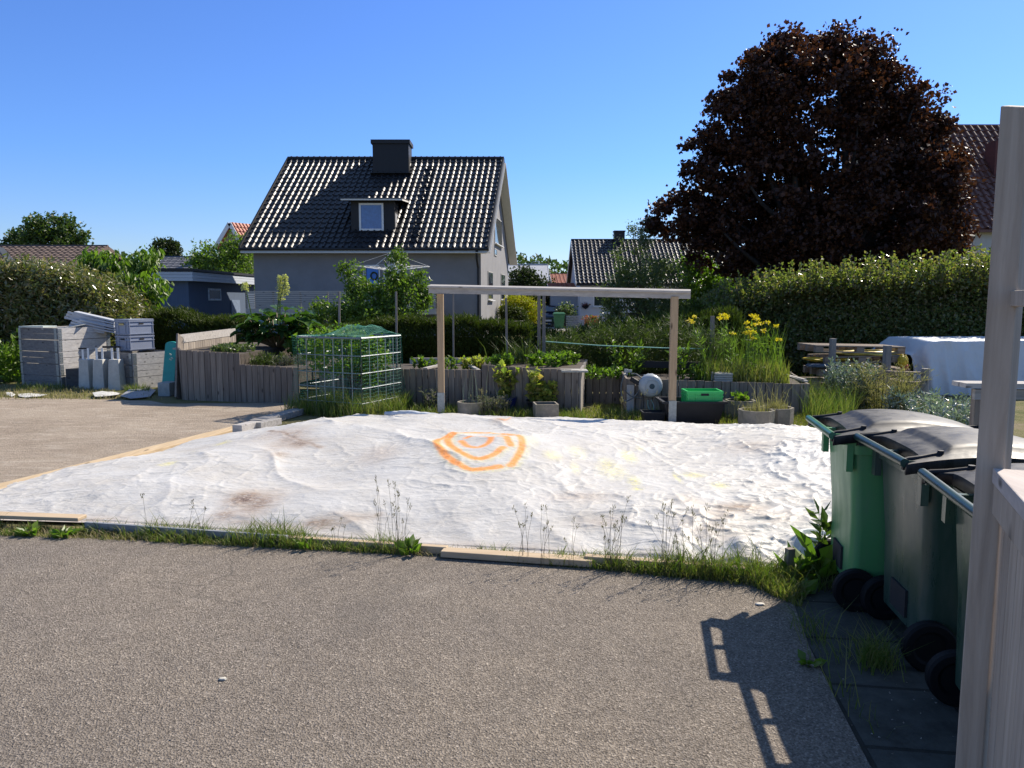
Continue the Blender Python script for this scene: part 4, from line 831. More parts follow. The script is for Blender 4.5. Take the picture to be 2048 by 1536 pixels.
def stake(u, vt, vb, Y, w_, label, u2=None, round_=False):
    t = PY(u, vt, Y); bt = PY(u2 or u, vb, Y); bt.z = 0 if vb > 700 else bt.z; bt.z = min(bt.z, .4); b = MB()
    if round_: b.tube([bt, t], w_/2, 8)
    else: b.bar(bt, t, w_, w_*.7, up=(0, 1, 0))
    return tag(b.build('wooden_stake', M_STAKE, bevel=.002), label, 'stake')
stake(678, 583, 665, 13.9, .035, 'thin grey stake rising left of centre behind the netted cage')
stake(792, 583, 690, 13.9, .035, 'thin grey stake right of the cage in front of the apple bush', 793)
stake(906, 586, 715, 13.8, .03, 'thin stake just right of the left pergola post', 907)
stake(1012, 596, 720, 13.3, .04, 'slightly leaning stake in the onion patch', 1015)
stake(1078, 588, 722, 13.4, .055, 'left one of two stakes standing close together under the beam')
stake(1088, 590, 722, 13.3, .055, 'right one of two stakes standing close together under the beam')
stake(1425, 632, 740, 13.0, .065, 'weathered stake among the feathery greens near the yellow flowers')
b = MB(); q = [PY(1090, 683, 13.3), PY(1200, 691, 13.2), PY(1330, 696, 13.1), PY(1425, 698, 13.0)]; b.tube(q, .009, 5); tag(b.build('garden_string', plain('green string', (.2, .42, .34), .6)), 'pale green string stretched between the stakes above the greens', 'string')

# ------------------------------------------------------------ netted metal cage
K = Vector((-2.30, 11.4, 0)); Lc = Vector((-3.42, 11.95, 0)); Rc = Vector((-1.84, 12.35, 0)); Fc = Lc+Rc-K
zc = lambda v, p: PY(700, v, p.y).z
CG = thing('metal_cage', 'open galvanised tube cage with green bird netting in front of the left bed', 'cage', tuple(K))
levels = [zc(677, K), zc(713, K), zc(748, K), zc(778, K), zc(808, K)]
for i, z in enumerate(levels):
    b = MB(); ps = [K, Rc, Fc, Lc, K]
    for a, c_ in zip(ps[:-1], ps[1:]): b.tube([a+Vector((0, 0, z)), c_+Vector((0, 0, z))], .018 if i == 0 else .009, 6)
    b.build('rail', M_ZINC, CG)
b = MB()
for a, c_, n in ((K, Lc, 7), (K, Rc, 5), (Rc, Fc, 6), (Lc, Fc, 5)):
    for k in range(n+1): p = a.lerp(c_, k/n); b.tube([p+Vector((0, 0, .02)), p+Vector((0, 0, levels[0]))], .0075, 6)
b.build('bars', M_ZINC, CG)
m, nt, bs = nodes('green netting'); bs.inputs['Base Color'].default_value = (.03, .24, .16, 1); bs.inputs['Roughness'].default_value = .6; M_NET = m
def net(poly_fn, nu, nv, name, parent, r=.0016, label=None):
    """netting as thin crossing threads"""
    b = MB(); 
    for i in range(nu+1):
        pts = [poly_fn(i/nu, j/8) for j in range(9)]
        b.tube(pts, r, 3, cap=False)
    for j in range(nv+1):
        pts = [poly_fn(i/8, j/nv) for i in range(9)]
        b.tube(pts, r, 3, cap=False)
    return b.build(name, M_NET, parent, fixn=False)
NT = thing('bird_net', 'green bird netting draped over the metal cage and its bush', 'netting', tuple(K+Vector((-.3, .4, 0))))
H0 = levels[0]+.02
def top_fn(u, v):
    p = K.lerp(Lc, u)*(1-v)+Rc.lerp(Fc, u)*v; bulge = .17*math.exp(-((u-.42)/.22)**2-((v-.45)/.3)**2)+.14*math.exp(-((u-.12)/.14)**2-((v-.55)/.3)**2)
    return Vector((p.x, p.y, H0+bulge+.012*math.sin(u*31)*math.sin(v*23)))
net(top_fn, 46, 40, 'net_top', NT)
def side_fn(A, B, flare, amp):
    n = (B-A).cross(Vector((0, 0, 1))).normalized()
    def f(u, v):
        p = A.lerp(B, u); return Vector((p.x, p.y, lerp(H0, .03, v)))+n*(amp*math.sin(u*9+v*4)+flare*v**4+.02)*1.0+Vector((0, 0, .01*math.sin(u*20)))
    return f
net(side_fn(Lc, K, .0, .015), 28, 26, 'net_front', NT, .0010); net(side_fn(K, Rc, .0, .012), 18, 22, 'net_side', NT, .0010); net(side_fn(Rc, Fc, .30, .03), 30, 34, 'net_flap', NT, .0016); net(side_fn(Fc, Lc+Vector((-.05, -.05, 0)), .25, .03), 26, 30, 'net_flap', NT, .0016)
pts = K.lerp(Fc, .5); pc = np.array([pts.x, pts.y, .85])
cb = [((pts.x-.15, pts.y, .95), (.6, .45, .38)), ((pts.x+.3, pts.y+.1, .8), (.3, .3, .4))]
tree('currant_bush', 'leafy currant bush growing inside the netted cage', 'bush', (pts.x, pts.y, 0), cb, L_BRIGHT, 190, .12, 16, .065, .05, r=.03, th=.5, nb=10)
V, T = grass_arrays(z0(scatter_poly([(K.x-.1, K.y-.25), (Lc.x-.25, Lc.y-.1), (Fc.x-.1, Fc.y), (Rc.x+.2, Rc.y+.1), (Rc.x+.1, Rc.y-.7)], 4200)), .30, .009, .5)
tag(np_mesh('tall_grass', V, None, T, L_GRASS), kind='stuff')

# ------------------------------------------------------------ plants in the beds
def sprigs(name, label, cat, c, n, h, spread, mat, leafL, leafW, per=26, lean=.35, parent=None, up=1.2, tipmat=None, group=None, stem_r=.004):
    """upright stems clothed in leaves"""
    t = thing(name, label, cat, tuple(c), group); b = MB(); P_ = []; ax = []
    for i in range(n):
        a = random.uniform(0, 6.28); r_ = spread*math.sqrt(random.random()); s = Vector(c)+Vector((r_*math.cos(a), r_*math.sin(a), 0)); hh = h*random.uniform(.6, 1.1); d = Vector((math.cos(a), math.sin(a), 0))*lean*hh*random.random()
        b.tube([s, s+d*.4+Vector((0, 0, hh*.55)), s+d+Vector((0, 0, hh))], [stem_r, stem_r*.8, stem_r*.3], 4)
        k = np.random.default_rng(i+int(abs(c[0])*997)).random(per)**.8
        for q in k: P_.append(tuple(s+d*q*q+Vector((0, 0, hh*q)))); ax.append((random.uniform(-1, 1), random.uniform(-1, 1), up*.5))
    b.build('stems', L_MID, t, fixn=False); foliage('leaves', np.array(P_), leafL, leafW, mat, t, axis=np.array(ax), spread=.5); return t
# rhubarb
rb = PY(556, 700, 15.3); rz_ = zA-.05; RBt = thing('rhubarb', 'big rhubarb plant with broad dark leaves and tall cream flower stalks', 'plant', (rb.x, rb.y, rz_))
V_ = []; T_ = []; b = MB()
def big_leaf(base, tip, w_, droop, n=7):
    base = Vector(base); tip = Vector(tip); d = (tip-base); L = d.length; d.normalize(); s = d.cross(Vector((0, 0, 1))).normalized(); up = s.cross(d); o = len(V_)
    prof = [.15, .8, 1, .93, .75, .5, .22, .02]
    for i in range(n+1):
        k = i/n; c_ = base+d*L*k+up*(math.sin(k*math.pi)*.12*L)-Vector((0, 0, droop*k*k*L)); ww = w_*prof[min(i, 7)]
        for j, t_ in enumerate((-1, -.5, 0, .5, 1)): V_.append(tuple(c_+s*ww*t_/2+up*(abs(t_)*.16*w_+random.uniform(-.035, .035)*w_*2*abs(t_))))
    for i in range(n):
        for j in range(4): q = o+i*5+j; T_.append((q, q+1, q+6)); T_.append((q, q+6, q+5))
for i in range(95):
    a = random.uniform(0, 6.28); r_ = random.uniform(.1, .85)**.8; hh = random.uniform(.15, .80)*(1-.3*r_); base = Vector((rb.x+.75*r_*math.cos(a), rb.y+.4*r_*math.sin(a), rz_+hh)); tip = base+Vector((math.cos(a)*.34, math.sin(a)*.34, random.uniform(-.08, .14)))
    b.tube([(rb.x+.1*math.cos(a), rb.y+.1*math.sin(a), rz_), base], [.014, .008], 5); big_leaf(base, tip, random.uniform(.26, .40), random.uniform(.05, .5))
b.build('leaf_stalks', plain('red green stalks', (.2, .13, .06), .5), RBt, smooth=True); lo = np_mesh('leaves', np.array(V_), None, np.array(T_), L_RHUB, RBt, smooth=True)
for (u0, v0, u1, v1, w_, h_) in ((505, 640, 490, 568, .10, .15), (556, 612, 560, 560, .09, .48), (560, 600, 571, 556, .07, .40)):
    s = PY(u0, 690, 15.2); t_ = PY(u1, v1, 15.2); m_ = PY(u0, v0, 15.2); b = MB(); b.tube([s, m_, t_], [.016, .013, .006], 6); st = b.build('flower_stalk', L_BRIGHT, RBt)
    k = RNG.random(420 if h_ > .3 else 200); Pp = np.array(t_)+np.stack([RNG.normal(size=len(k))*w_*.42*(1-.45*k), RNG.normal(size=len(k))*w_*.4, -k*0+(k-.85)*h_], 1); foliage('flowers', Pp, .035, .028, L_CREAM, st, axis=(0, 0, .6))
sprigs('herb', 'pale sage like herb on the front edge of the tall left bed', 'plant', PY(468, 702, 13.9)-Vector((0, 0, .05)), 60, .16, .36, L_SILVER.copy() if False else L_WILLOW, .07, .03, 14)
sprigs('lavender', 'bushy lavender spilling over the low part of the left bed', 'plant', PY(530, 742, 13.9), 90, .30, .38, L_FEATH, .07, .014, 34)
sprigs('lavender', 'dry greyish lavender beside the netted cage', 'plant', PY(575, 742, 13.8), 70, .26, .3, L_LAV, .06, .012, 34)
sprigs('potato_plant', 'leafy light green bushy plant right behind the rhubarb', 'plant', PY(625, 705, 15.2)-Vector((0, 0, .1)), 50, .55, .5, L_BRIGHT, .12, .07, 20)
# middle bed
V, T = grass_arrays(z0(np.stack([RNG.normal(size=150)*.20+PY(1045, 720, 13).x, 12.9+RNG.random(150)*.5], 1), zd1-.05), .42, .018, .75); tag(np_mesh('onion_clump', V, None, T, L_FEATH), 'clump of arching onion leaves in the middle bed', 'plant')
for (u, Yp, h_, sp, n, mt, lb) in ((1000, 12.7, .18, .22, 26, L_BRIGHT, 'low leafy greens left of the onion clump'), (1095, 12.6, .2, .28, 34, L_BRIGHT, 'leafy greens right of the onion clump'), (1130, 12.9, .22, .22, 26, L_FRESH, 'leafy greens beside the lone slab'), (945, 13.4, .22, .2, 30, L_YGREEN, 'pale yellowish seedlings in the lower part of the middle bed'), (900, 13.2, .3, .14, 9, L_FRESH, 'slender upright plant right of the left pergola post'), (838, 13.4, .22, .12, 8, L_FRESH, 'small upright plant right of the netted cage'), (860, 13.6, .16, .1, 7, L_FRESH, 'tiny plant left of the left pergola post')):
    p = PY(u, 730, Yp); zz = (zd1 if u > 965 else zc0)-.06; sprigs('vegetable_plant', lb, 'plant', (p.x, Yp, zz), n, h_, sp, mt, .075, .045, 14)
p = PY(1210, 745, 13.2); sprigs('vegetable_plant', 'dense low greens filling the recessed bed', 'plant', (p.x, 13.2, ze-.05), 60, .16, .5, L_BRIGHT, .07, .04, 12)
# feathery row behind the beds
k = 0
for (u, h_, sp, Yp) in ((1120, .62, .28, 14.4), (1165, .8, .35, 14.6), (1215, .95, .3, 14.3), (1260, .9, .35, 14.5), (1310, 1.0, .35, 14.2), (1365, .95, .35, 14.3)):
    p = PY(u, 740, Yp); sprigs('asparagus_fern', ['short feathery plant left in the row behind the beds', 'feathery plant right of the twin stakes', 'feathery plant above the recessed bed', 'feathery plant above the hose reel', 'tall feathery plant left of the right pergola post', 'feathery plant right of the right pergola post'][k], 'plant', (p.x, Yp, .45), 44, h_, sp, L_FEATH, .13, .012, 60, group='feathery plants behind the beds'); k += 1
for (u, Yp, h_, lb) in ((1240, 13.6, .75, 'pale stemmed leafy plant under the string left of the hose reel'), (1268, 13.6, .6, 'leafy stem beside the hose reel'), (1352, 12.6, .62, 'leafy stem hugging the right pergola post'), (1392, 12.6, .3, 'upright seedlings left of the slab stack')):
    p = PY(u, 750, Yp); sprigs('vegetable_plant', lb, 'plant', (p.x, Yp, zf1-.1), 7, h_, .12, L_FRESH, .11, .035, 22)
p = PY(1425, 745, 13.0); sprigs('fennel', 'cloud like feathery fennel around the weathered stake', 'plant', (p.x+.1, 13.1, zf1-.05), 46, .85, .3, L_FEATH, .11, .008, 90)
# yellow daisies and grass in the right bed
p = PY(1500, 760, 12.3); FLt = thing('yellow_daisy_plant', 'tall yellow flowering plant rising from the right bed', 'plant', (p.x, 12.3, zf1)); b = MB(); lp_ = []; pet = []
spots = [(1380, 641), (1388, 634), (1385, 645), (1440, 637), (1445, 630), (1453, 636), (1452, 632), (1505, 632), (1512, 633), (1510, 637), (1515, 640), (1493, 646), (1519, 648), (1510, 650), (1536, 645), (1552, 653), (1497, 656), (1490, 666), (1499, 664), (1508, 664), (1500, 669), (1505, 677), (1527, 662), (1557, 680), (1466, 667)]
for (u, v) in spots:
    t_ = PY(u, v, 12.3+random.uniform(-.3, .4)); s = Vector((lerp(p.x, t_.x, .65)+random.uniform(-.05, .05), t_.y, zf1-.05)); b.tube([s, s.lerp(t_, .55)+Vector((random.uniform(-.03, .03), 0, 0)), t_], [.006, .005, .003], 4)
    for q in np.random.default_rng(u).random(30): c_ = s.lerp(t_, q*.85); lp_.append(tuple(c_))
    for j in range(34): a = random.uniform(0, 6.28); r_ = random.uniform(.0, .055); pet.append((t_.x+r_*math.cos(a), t_.y+r_*math.sin(a), t_.z+random.uniform(-.012, .02)))
b.build('stems', L_FRESH, FLt, fixn=False); foliage('leaves', np.array(lp_), .12, .016, L_FRESH, FLt, axis=(0, 0, .5)); foliage('petals', np.array(pet), .03, .022, L_FLOWY, FLt, axis=(0, 0, .3))
V, T = grass_arrays(z0(scatter_poly([(f0[0]+1.35, f0[1]+.1), (f1[0]-.25, f1[1]+.1), (f1[0]-.1, 13), (f0[0]+1.5, 13)], 1500), zf1-.05), .36, .016, .35); tag(np_mesh('yellowing_grass', V, None, T, L_DRYG), 'tall yellowing grass clump filling the right bed', 'grass clump')
V, T = grass_arrays(z0(scatter_poly([(f1[0]-1.6, f1[1]+.3), (f1[0]-.25, f1[1]+.2), (f1[0]+.1, 13.2), (f1[0]-1.3, 13.2)], 190), zf1-.05), .9, .012, .3); tag(np_mesh('green_stalks', V, None, T, L_FRESH), 'tall green stalks mixed among the yellow flowers', 'grass clump')

# ------------------------------------------------------------ pots and tubs before the beds
def ring_pot(name, label, c, r0, r1, h, mat, n=24, wall=.03, rot=0, fill=M_SOIL, cat='pot', sq=1.0):
    t = thing(name, label, cat, tuple(c)); b = MB(); prof = [(r0, 0), (r0+(r1-r0)*.5, h*.5), (r1, h-.02), (r1, h), (r1-wall, h), (r1-wall, h-.05)]
    rings = []
    for r_, z in prof: rings.append([Vector(c)+Vector((r_*math.cos(rot+2*math.pi*j/n), r_*math.sin(rot+2*math.pi*j/n)*sq, z)) for j in range(n)])
    b.loft(rings, True, True); b.build('pot_wall', mat, t, auto=35); b = MB(); b.loft([[Vector(c)+Vector(((r1-wall-.004)*math.cos(rot+2*math.pi*j/n), (r1-wall-.004)*math.sin(rot+2*math.pi*j/n)*sq, z)) for j in range(n)] for z in (h-.06, h-.035)]); b.build('soil', fill, t); return t
c = P(940, 838); c.y += .2; ring_pot('round_pot', 'round concrete ring pot in the grass right of the left pergola post', c, .2, .205, .24, M_CONC_D)
V, T = grass_arrays(z0(np.stack([c.x+RNG.normal(size=14)*.12, c.y+RNG.normal(size=14)*.06], 1), .15), .62, .006, .3); o = np_mesh('dry_plant', V, None, T, L_SILVER); tag(o, 'wispy pale stalks growing in the round concrete pot', 'plant')
c = P(1092, 843); c.y += .12; ring_pot('square_pot', 'square concrete planter in the grass below the dark pots', c, .24, .245, .26, M_CONC_D, 4, .035, R(45+6))
c = P(1010, 822); c.y -= .12; ring_pot('blue_pot', 'glazed dark blue pot holding the left young vine', c, .15, .2, .25, plain('dark blue glaze', (.02, .03, .12), .2, bmp=0, spec=.8))
vn = c.copy(); sprigs('young_vine', 'young vine with yellow green leaves in the blue pot', 'plant', (vn.x, vn.y, .22), 8, .60, .07, L_YGREEN, .095, .08, 24, up=.6)
tr_ = thing('plant_tray', 'black plastic tray of potted vines before the middle bed', 'tray', (P(1080, 826).x, 12.0, 0)); q = P(1080, 824); q.y -= .2; b = MB()
b.loft([[Vector((q.x+sx*w_/2, q.y+sy*d_/2, z)) for sx, sy in ((-1, -1), (1, -1), (1, 1), (-1, 1))] for w_, d_, z in ((.32, .2, 0), (.42, .28, .19), (.46, .32, .2), (.46, .32, .215), (.41, .27, .215), (.4, .26, .19))]); b.build('tray_body', M_BLACKPL, tr_)
sprigs('young_vine', 'yellowing young vine standing tallest in the black tray', 'plant', (q.x-.12, q.y, .2), 7, .56, .06, L_YGREEN, .095, .08, 22, up=.6)
sprigs('young_vine', 'short yellow green vine at the right of the black tray', 'plant', (q.x+.12, q.y-.02, .2), 7, .3, .1, L_YGREEN, .1, .08, 22, up=.6)
sprigs('heather', 'dry purplish heather clump growing between round pot and blue pot', 'plant', (P(985, 828).x, P(985, 828).y-.2, 0), 150, .30, .26, L_LAV, .05, .01, 34)
sprigs('dry_weed', 'dead brown weed at the foot of the left pergola post', 'plant', (P(868, 822).x, P(868, 822).y, 0), 26, .34, .18, L_LAV, .08, .015, 20)
# hose reel
hr = thing('hose_reel', 'grey wall mounted hose reel drum on the corner of the right bed', 'hose reel', (PY(1300, 770, f0[1]).x, f0[1]-.15, .4)); hc = PY(1301, 771, f0[1]-.16); M_REEL = plain('light grey plastic', (.36, .38, .38), .35, var=.05, bmp=0)
b = MB(); b.lathe(hc, [(.03, .15), (.13, .14), (.165, .10), (.185, .03), (.185, -.02), (.17, -.09), (.14, -.12), (.06, -.13), (.01, -.131)], 32, axis='Y'); b.build('drum', M_REEL, hr, auto=40)
b = MB(); b.lathe(hc, [(.03, -.135), (.042, -.132), (.042, -.102)], 20, axis='Y'); b.build('hub', plain('dark teal hub', (.03, .06, .07), .5, bmp=0), hr)
b = MB(); b.tube([hc+Vector((.10*math.cos(t), -.128, .10*math.sin(t))) for t in np.linspace(0, 2*math.pi, 33)], .006, 6)
for j in range(18): a = j*2*math.pi/18; b.box(hc+Vector((.172*math.cos(a), .03, .172*math.sin(a))), (.03, .09, .015), ry=-a)
b.build('rim', M_REEL, hr)
b = MB(); b.bar(hc+Vector((-.15, .02, .02)), hc+Vector((-.30, .08, .10)), .05, .07); b.box(hc+Vector((-.12, .05, -.01)), (.12, .06, .09)); b.build('bracket', M_BLACKPL, hr, bevel=.008)
def hose(pts, r, m, parent, name='hose'):
    P_ = [Vector(p) for p in pts]; out = []
    for i in range(len(P_)-1):
        p0 = P_[max(i-1, 0)]; p1 = P_[i]; p2 = P_[i+1]; p3 = P_[min(i+2, len(P_)-1)]
        for k in range(8): t = k/8; out.append(.5*((2*p1)+(p2-p0)*t+(2*p0-5*p1+4*p2-p3)*t*t+(3*p1-p0-3*p2+p3)*t**3))
    out.append(P_[-1]); b = MB(); b.tube(out, r, 6); return b.build(name, m, parent, smooth=True)
Yh = f0[1]-.08; M_HOSE = plain('dark grey hose', (.09, .10, .10), .5, bmp=0)
hose([PY(1288, 765, Yh-.1), PY(1272, 790, Yh-.1), PY(1250, 802, Yh-.12), PY(1242, 780, Yh-.05), PY(1247, 752, Yh), PY(1252, 746, Yh+.1)], .011, M_HOSE, hr); hose([PY(1262, 748, Yh), PY(1272, 748, Yh), PY(1284, 757, Yh-.1)], .011, M_HOSE, hr)
hose([PY(1296, 800, Yh-.1), PY(1296, 812, Yh-.1), PY(1303, 824, Yh-.15), PY(1307, 812, Yh-.1), PY(1302, 800, Yh-.1)], .009, plain('pale green hose', (.2, .3, .26), .5), hr); hose([PY(1250, 780, Yh-.05), PY(1262, 792, Yh-.06), PY(1285, 797, Yh-.08)], .01, M_HOSE, hr)
b = MB(); b.tube([PY(1252, 750, f0[1]+.05), PY(1252, 738, f0[1]+.05)], .03, 8); b.box(tuple(PY(1256, 742, f0[1]+.05)), (.12, .06, .04)); tag(b.build('water_tap', M_ZINC), 'small metal tap coupling on the corner left of the hose reel', 'tap')
# black tub and green crate
tc = P(1388, 852); tc.y += .25; tb = thing('mortar_tub', 'wide black rectangular tub behind the right pergola post', 'tub', tuple(tc)); zt_ = PY(1390, 803, tc.y-.25).z; b = MB()
b.loft([[Vector((tc.x+sx*w_/2, tc.y+sy*d_/2, z)) for sx, sy in ((-1, -1), (1, -1), (1, 1), (-1, 1))] for w_, d_, z in ((.72, .42, 0), (.86, .52, zt_-.03), (.93, .58, zt_-.03), (.93, .58, zt_), (.84, .5, zt_), (.72, .4, .03))]); b.build('tub_body', M_BLACKPL, tb)
gz0 = zt_-.1; gcx = PY(1403, 790, tc.y).x; gt_ = PY(1403, 779, tc.y).z; GC = thing('plastic_crate', 'bright green plastic crate sitting in the black tub', 'crate', (gcx, tc.y, gz0)); M_GRN = plain('bright green plastic', (.02, .44, .10), .4, var=.06, bmp=0)
def crate(t, c, w_, d_, z0c, z1c, m, rz=0, ribs=3, hand=True, th=.012, dark=None):
    M = Matrix.Translation(Vector((c[0], c[1], 0))) @ Matrix.Rotation(rz, 4, 'Z'); tf_ = lambda x, y, z: M @ Vector((x, y, z)); b = MB()
    def bx(x, y, z, sx, sy, sz): p = tf_(x, y, z); b.box(p, (sx, sy, sz), rz=rz)
    hh = z1c-z0c; bx(0, 0, z0c+th/2, w_, d_, th)
    for s_ in (-1, 1): bx(0, s_*(d_/2-th/2), (z0c+z1c)/2, w_, th, hh-.002); bx(s_*(w_/2-th/2), 0, (z0c+z1c)/2, th, d_-2*th, hh-.002)
    b.build('crate_wall', m, t); b = MB()
    for z in (z1c-.02, z1c-hh*.33, z0c+.03)[:ribs]:
        for s_ in (-1, 1): bx(0, s_*(d_/2+.006), z, w_+.03, .014, .014 if z != z1c-.02 else .035); bx(s_*(w_/2+.006), 0, z, .014, d_+.03, .014 if z != z1c-.02 else .035)
    for s_ in (-1, 1):
        for x in (-w_/2+.01, -w_/4, w_/4, w_/2-.01): bx(x, s_*(d_/2+.005), (z0c+z1c)/2, .014, .012, hh-.01)
        for y in (-d_/2+.01, d_/2-.01): bx(s_*(w_/2+.005), y, (z0c+z1c)/2, .012, .014, hh-.01)
    b.build('rib', m, t)
    if hand: b = MB(); p = tf_(0, -d_/2-.008, z1c-hh*.33+.03); b.box(p, (.11, .012, .032), rz=rz); p = tf_(w_/2+.008, 0, z1c-hh*.33+.03); b.box(p, (.012, .1, .032), rz=rz); b.build('hand_hole_shade', M_DARK, t)  # dark boxes on the wall paint the shade of hand holes
crate(GC, (gcx, tc.y-.02), .50, .34, gz0, gt_, M_GRN)
c = P(1308, 850); c.y += .1; bxx = thing('plastic_box', 'small black plastic box in the grass left of the right pergola post', 'box', tuple(c)); b = MB(); b.loft([[Vector((c.x+sx*w_/2, c.y+sy*d_/2, z)) for sx, sy in ((-1, -1), (1, -1), (1, 1), (-1, 1))] for w_, d_, z in ((.26, .2, 0), (.32, .25, .17), (.34, .27, .17), (.34, .27, .19), (.3, .23, .19), (.25, .18, .03))]); b.build('box_body', M_BLACKPL, bxx)
ol = ['octagonal concrete pot with strawberry leaves close to the black tub', 'front octagonal concrete pot full of dry grass', 'octagonal concrete pot at the right of the three, beside the bin']
for k, (u, v, r_) in enumerate(((1488, 842, .23), (1522, 866, .245), (1563, 860, .235))):
    c = P(u, v); c.y += .22; ring_pot('octagonal_pot', ol[k], c, r_*.97, r_, .29, M_CONC_D, 8, .03, R(22.5+4*k)); 
    if k == 0: sprigs('strawberry_plant', 'green strawberry leaves in the rear octagonal pot', 'plant', (c.x, c.y, .25), 16, .12, .13, L_BRIGHT, .07, .06, 7)
    else:
        V, T = grass_arrays(z0(np.stack([c.x+RNG.normal(size=240)*.08, c.y+RNG.normal(size=240)*.08], 1), .25), RNG.choice([.12, .16, .5], 240, p=[.5, .42, .08]), .006, .5); tag(np_mesh('dry_grass_tuft', V, None, T, L_DRY), ['', 'dead pale grass tuft in the front octagonal pot', 'dead reddish grass tuft in the right octagonal pot'][k], 'plant')
# ------------------------------------------------------------ pallet collars, crates and footings at the left
M_COLL = wood('shaded tone collar board', (.24, .235, .23), (.12, .12, .12), 'X', isl=.3)  # darker copy, shade put into the colour of the front boards
M_COLLL = wood('sunlit tone collar board', (.66, .63, .58), (.40, .38, .36), 'Y', isl=.2)  # paler copy, sunlight put into the colour of the right boards
def collar(name, label, K, dl, dr, wl, wr, z0c, h, group, split=True, tilt=0):
    """hinged wooden collar: four boards and steel corner hinges"""
    dl = Vector(dl).normalized(); dr = Vector(dr).normalized(); K = Vector((K[0], K[1], 0)); t = thing(name, label, 'pallet collar', (K.x, K.y, z0c), group)
    cs = [K, K+dl*wl, K+dl*wl+dr*wr, K+dr*wr]; th = .022
    for i, (a, c_) in enumerate(((0, 1), (1, 2), (2, 3), (3, 0))):
        b = MB(); A = cs[a]; B = cs[c_]; d = (B-A).normalized()
        for z, hh in (((z0c+h*.25, h*.5-.004), (z0c+h*.75, h*.5-.004)) if split else ((z0c+h/2, h-.006),)):
            b.bar(A+Vector((0, 0, z+random.uniform(-.003, .003)))+d*.004, B+Vector((0, 0, z+random.uniform(-.006, .006)))-d*.004, th, hh)
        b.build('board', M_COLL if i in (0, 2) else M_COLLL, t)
    for i, c_ in enumerate(cs):
        cen = (cs[0]+cs[2])/2; o_ = (c_-cen).normalized()*.012
        b = MB()
        for d in (cs[(i+1) % 4]-c_, cs[(i-1) % 4]-c_):
            d = d.normalized(); n_ = (c_-cen); n_ = (n_-d*n_.dot(d)).normalized(); m_ = c_+d*.045+n_*.0145; b.bar(m_+Vector((0, 0, z0c+.01)), m_+Vector((0, 0, z0c+h-.01)), .075, .006, up=n_)
            for zz in (.25, .5, .75):
                for s_ in (-.018, .018): q = c_+d*(.05+s_)+n_*.019+Vector((0, 0, z0c+h*zz)); b.tube([q, q+n_*.004], .006, 5)
        b.build('hinge', M_ZINC, t)
    return t
K1 = Vector((*G(122, 776), 0)); dl1 = Vector((-.92, .40, 0)); dr1 = Vector((.40, .92, 0)); zs1 = PY(122, 656, K1.y).z; h1 = zs1/5
nm = ['lowest', 'second lowest', 'middle', 'second highest', 'topmost']
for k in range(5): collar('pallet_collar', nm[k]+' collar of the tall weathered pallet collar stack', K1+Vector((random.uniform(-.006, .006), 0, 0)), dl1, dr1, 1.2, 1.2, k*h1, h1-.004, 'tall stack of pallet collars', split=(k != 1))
K2 = Vector((*G(268, 779), 0)); dl2 = Vector((-.9, .43, 0)); dr2 = Vector((.55, .83, 0)); zs2 = PY(268, 706, K2.y).z; h2 = zs2/3
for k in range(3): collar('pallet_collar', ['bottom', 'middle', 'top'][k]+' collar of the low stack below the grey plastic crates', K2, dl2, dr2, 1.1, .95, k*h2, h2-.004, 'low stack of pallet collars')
b = MB(); c = (K2+dl2.normalized()*.36+dr2.normalized()*.47); b.prism([K2+dl2.normalized()*.03+dr2.normalized()*.03+Vector((0, 0, zs2-.2)), K2+dl2.normalized()*.69+dr2.normalized()*.03+Vector((0, 0, zs2-.2)), K2+dl2.normalized()*.69+dr2.normalized()*.92+Vector((0, 0, zs2-.2)), K2+dl2.normalized()*.03+dr2.normalized()*.92+Vector((0, 0, zs2-.2))], (0, 0, .1)); tag(b.build('soil', M_SOIL), 'soil filling inside the low collar stack', 'soil heap')
M_GREYPL = plain('blue grey plastic', (.24, .27, .34), .42, var=.06, bmp=0)
gc = PY(268, 680, 16.0); zb = zs2+.002; zt_ = PY(268, 640, 15.7).z; hc_ = (zt_-zb)/2; cc = Vector((K2.x, K2.y, 0))+Vector((-.36, .62, 0)); ang = math.atan2(-dl2.y, -dl2.x)
for k in range(2):
    t = thing('plastic_crate', ['lower grey ribbed plastic crate standing on the low collar stack', 'upper grey ribbed plastic crate with a small yellow sticker'][k], 'crate', (cc.x, cc.y, zb+k*hc_), 'grey plastic crates')
    crate(t, (cc.x, cc.y+.25), .42, .58, zb+k*hc_+.002, zb+(k+1)*hc_-.004, M_GREYPL, rz=ang)
    if k == 1: M_ = Matrix.Rotation(ang, 3, 'Z'); q = Vector((cc.x, cc.y+.25, 0))+M_@Vector((.0, -.31, 0)); b = MB(); b.box((q.x, q.y, zb+2*hc_-.09), (.15, .006, .035), rz=ang); b.build('sticker', plain('yellow sticker', (.55, .42, .16), .6), t)
b = MB(); q = Vector((cc.x, cc.y+.25, zt_+.005)); b.box(q, (.45, .6, .02), rz=ang); tag(b.build('crate_lid', M_GREYPL, bevel=.004), 'flat pale lid on top of the two grey crates', 'lid')
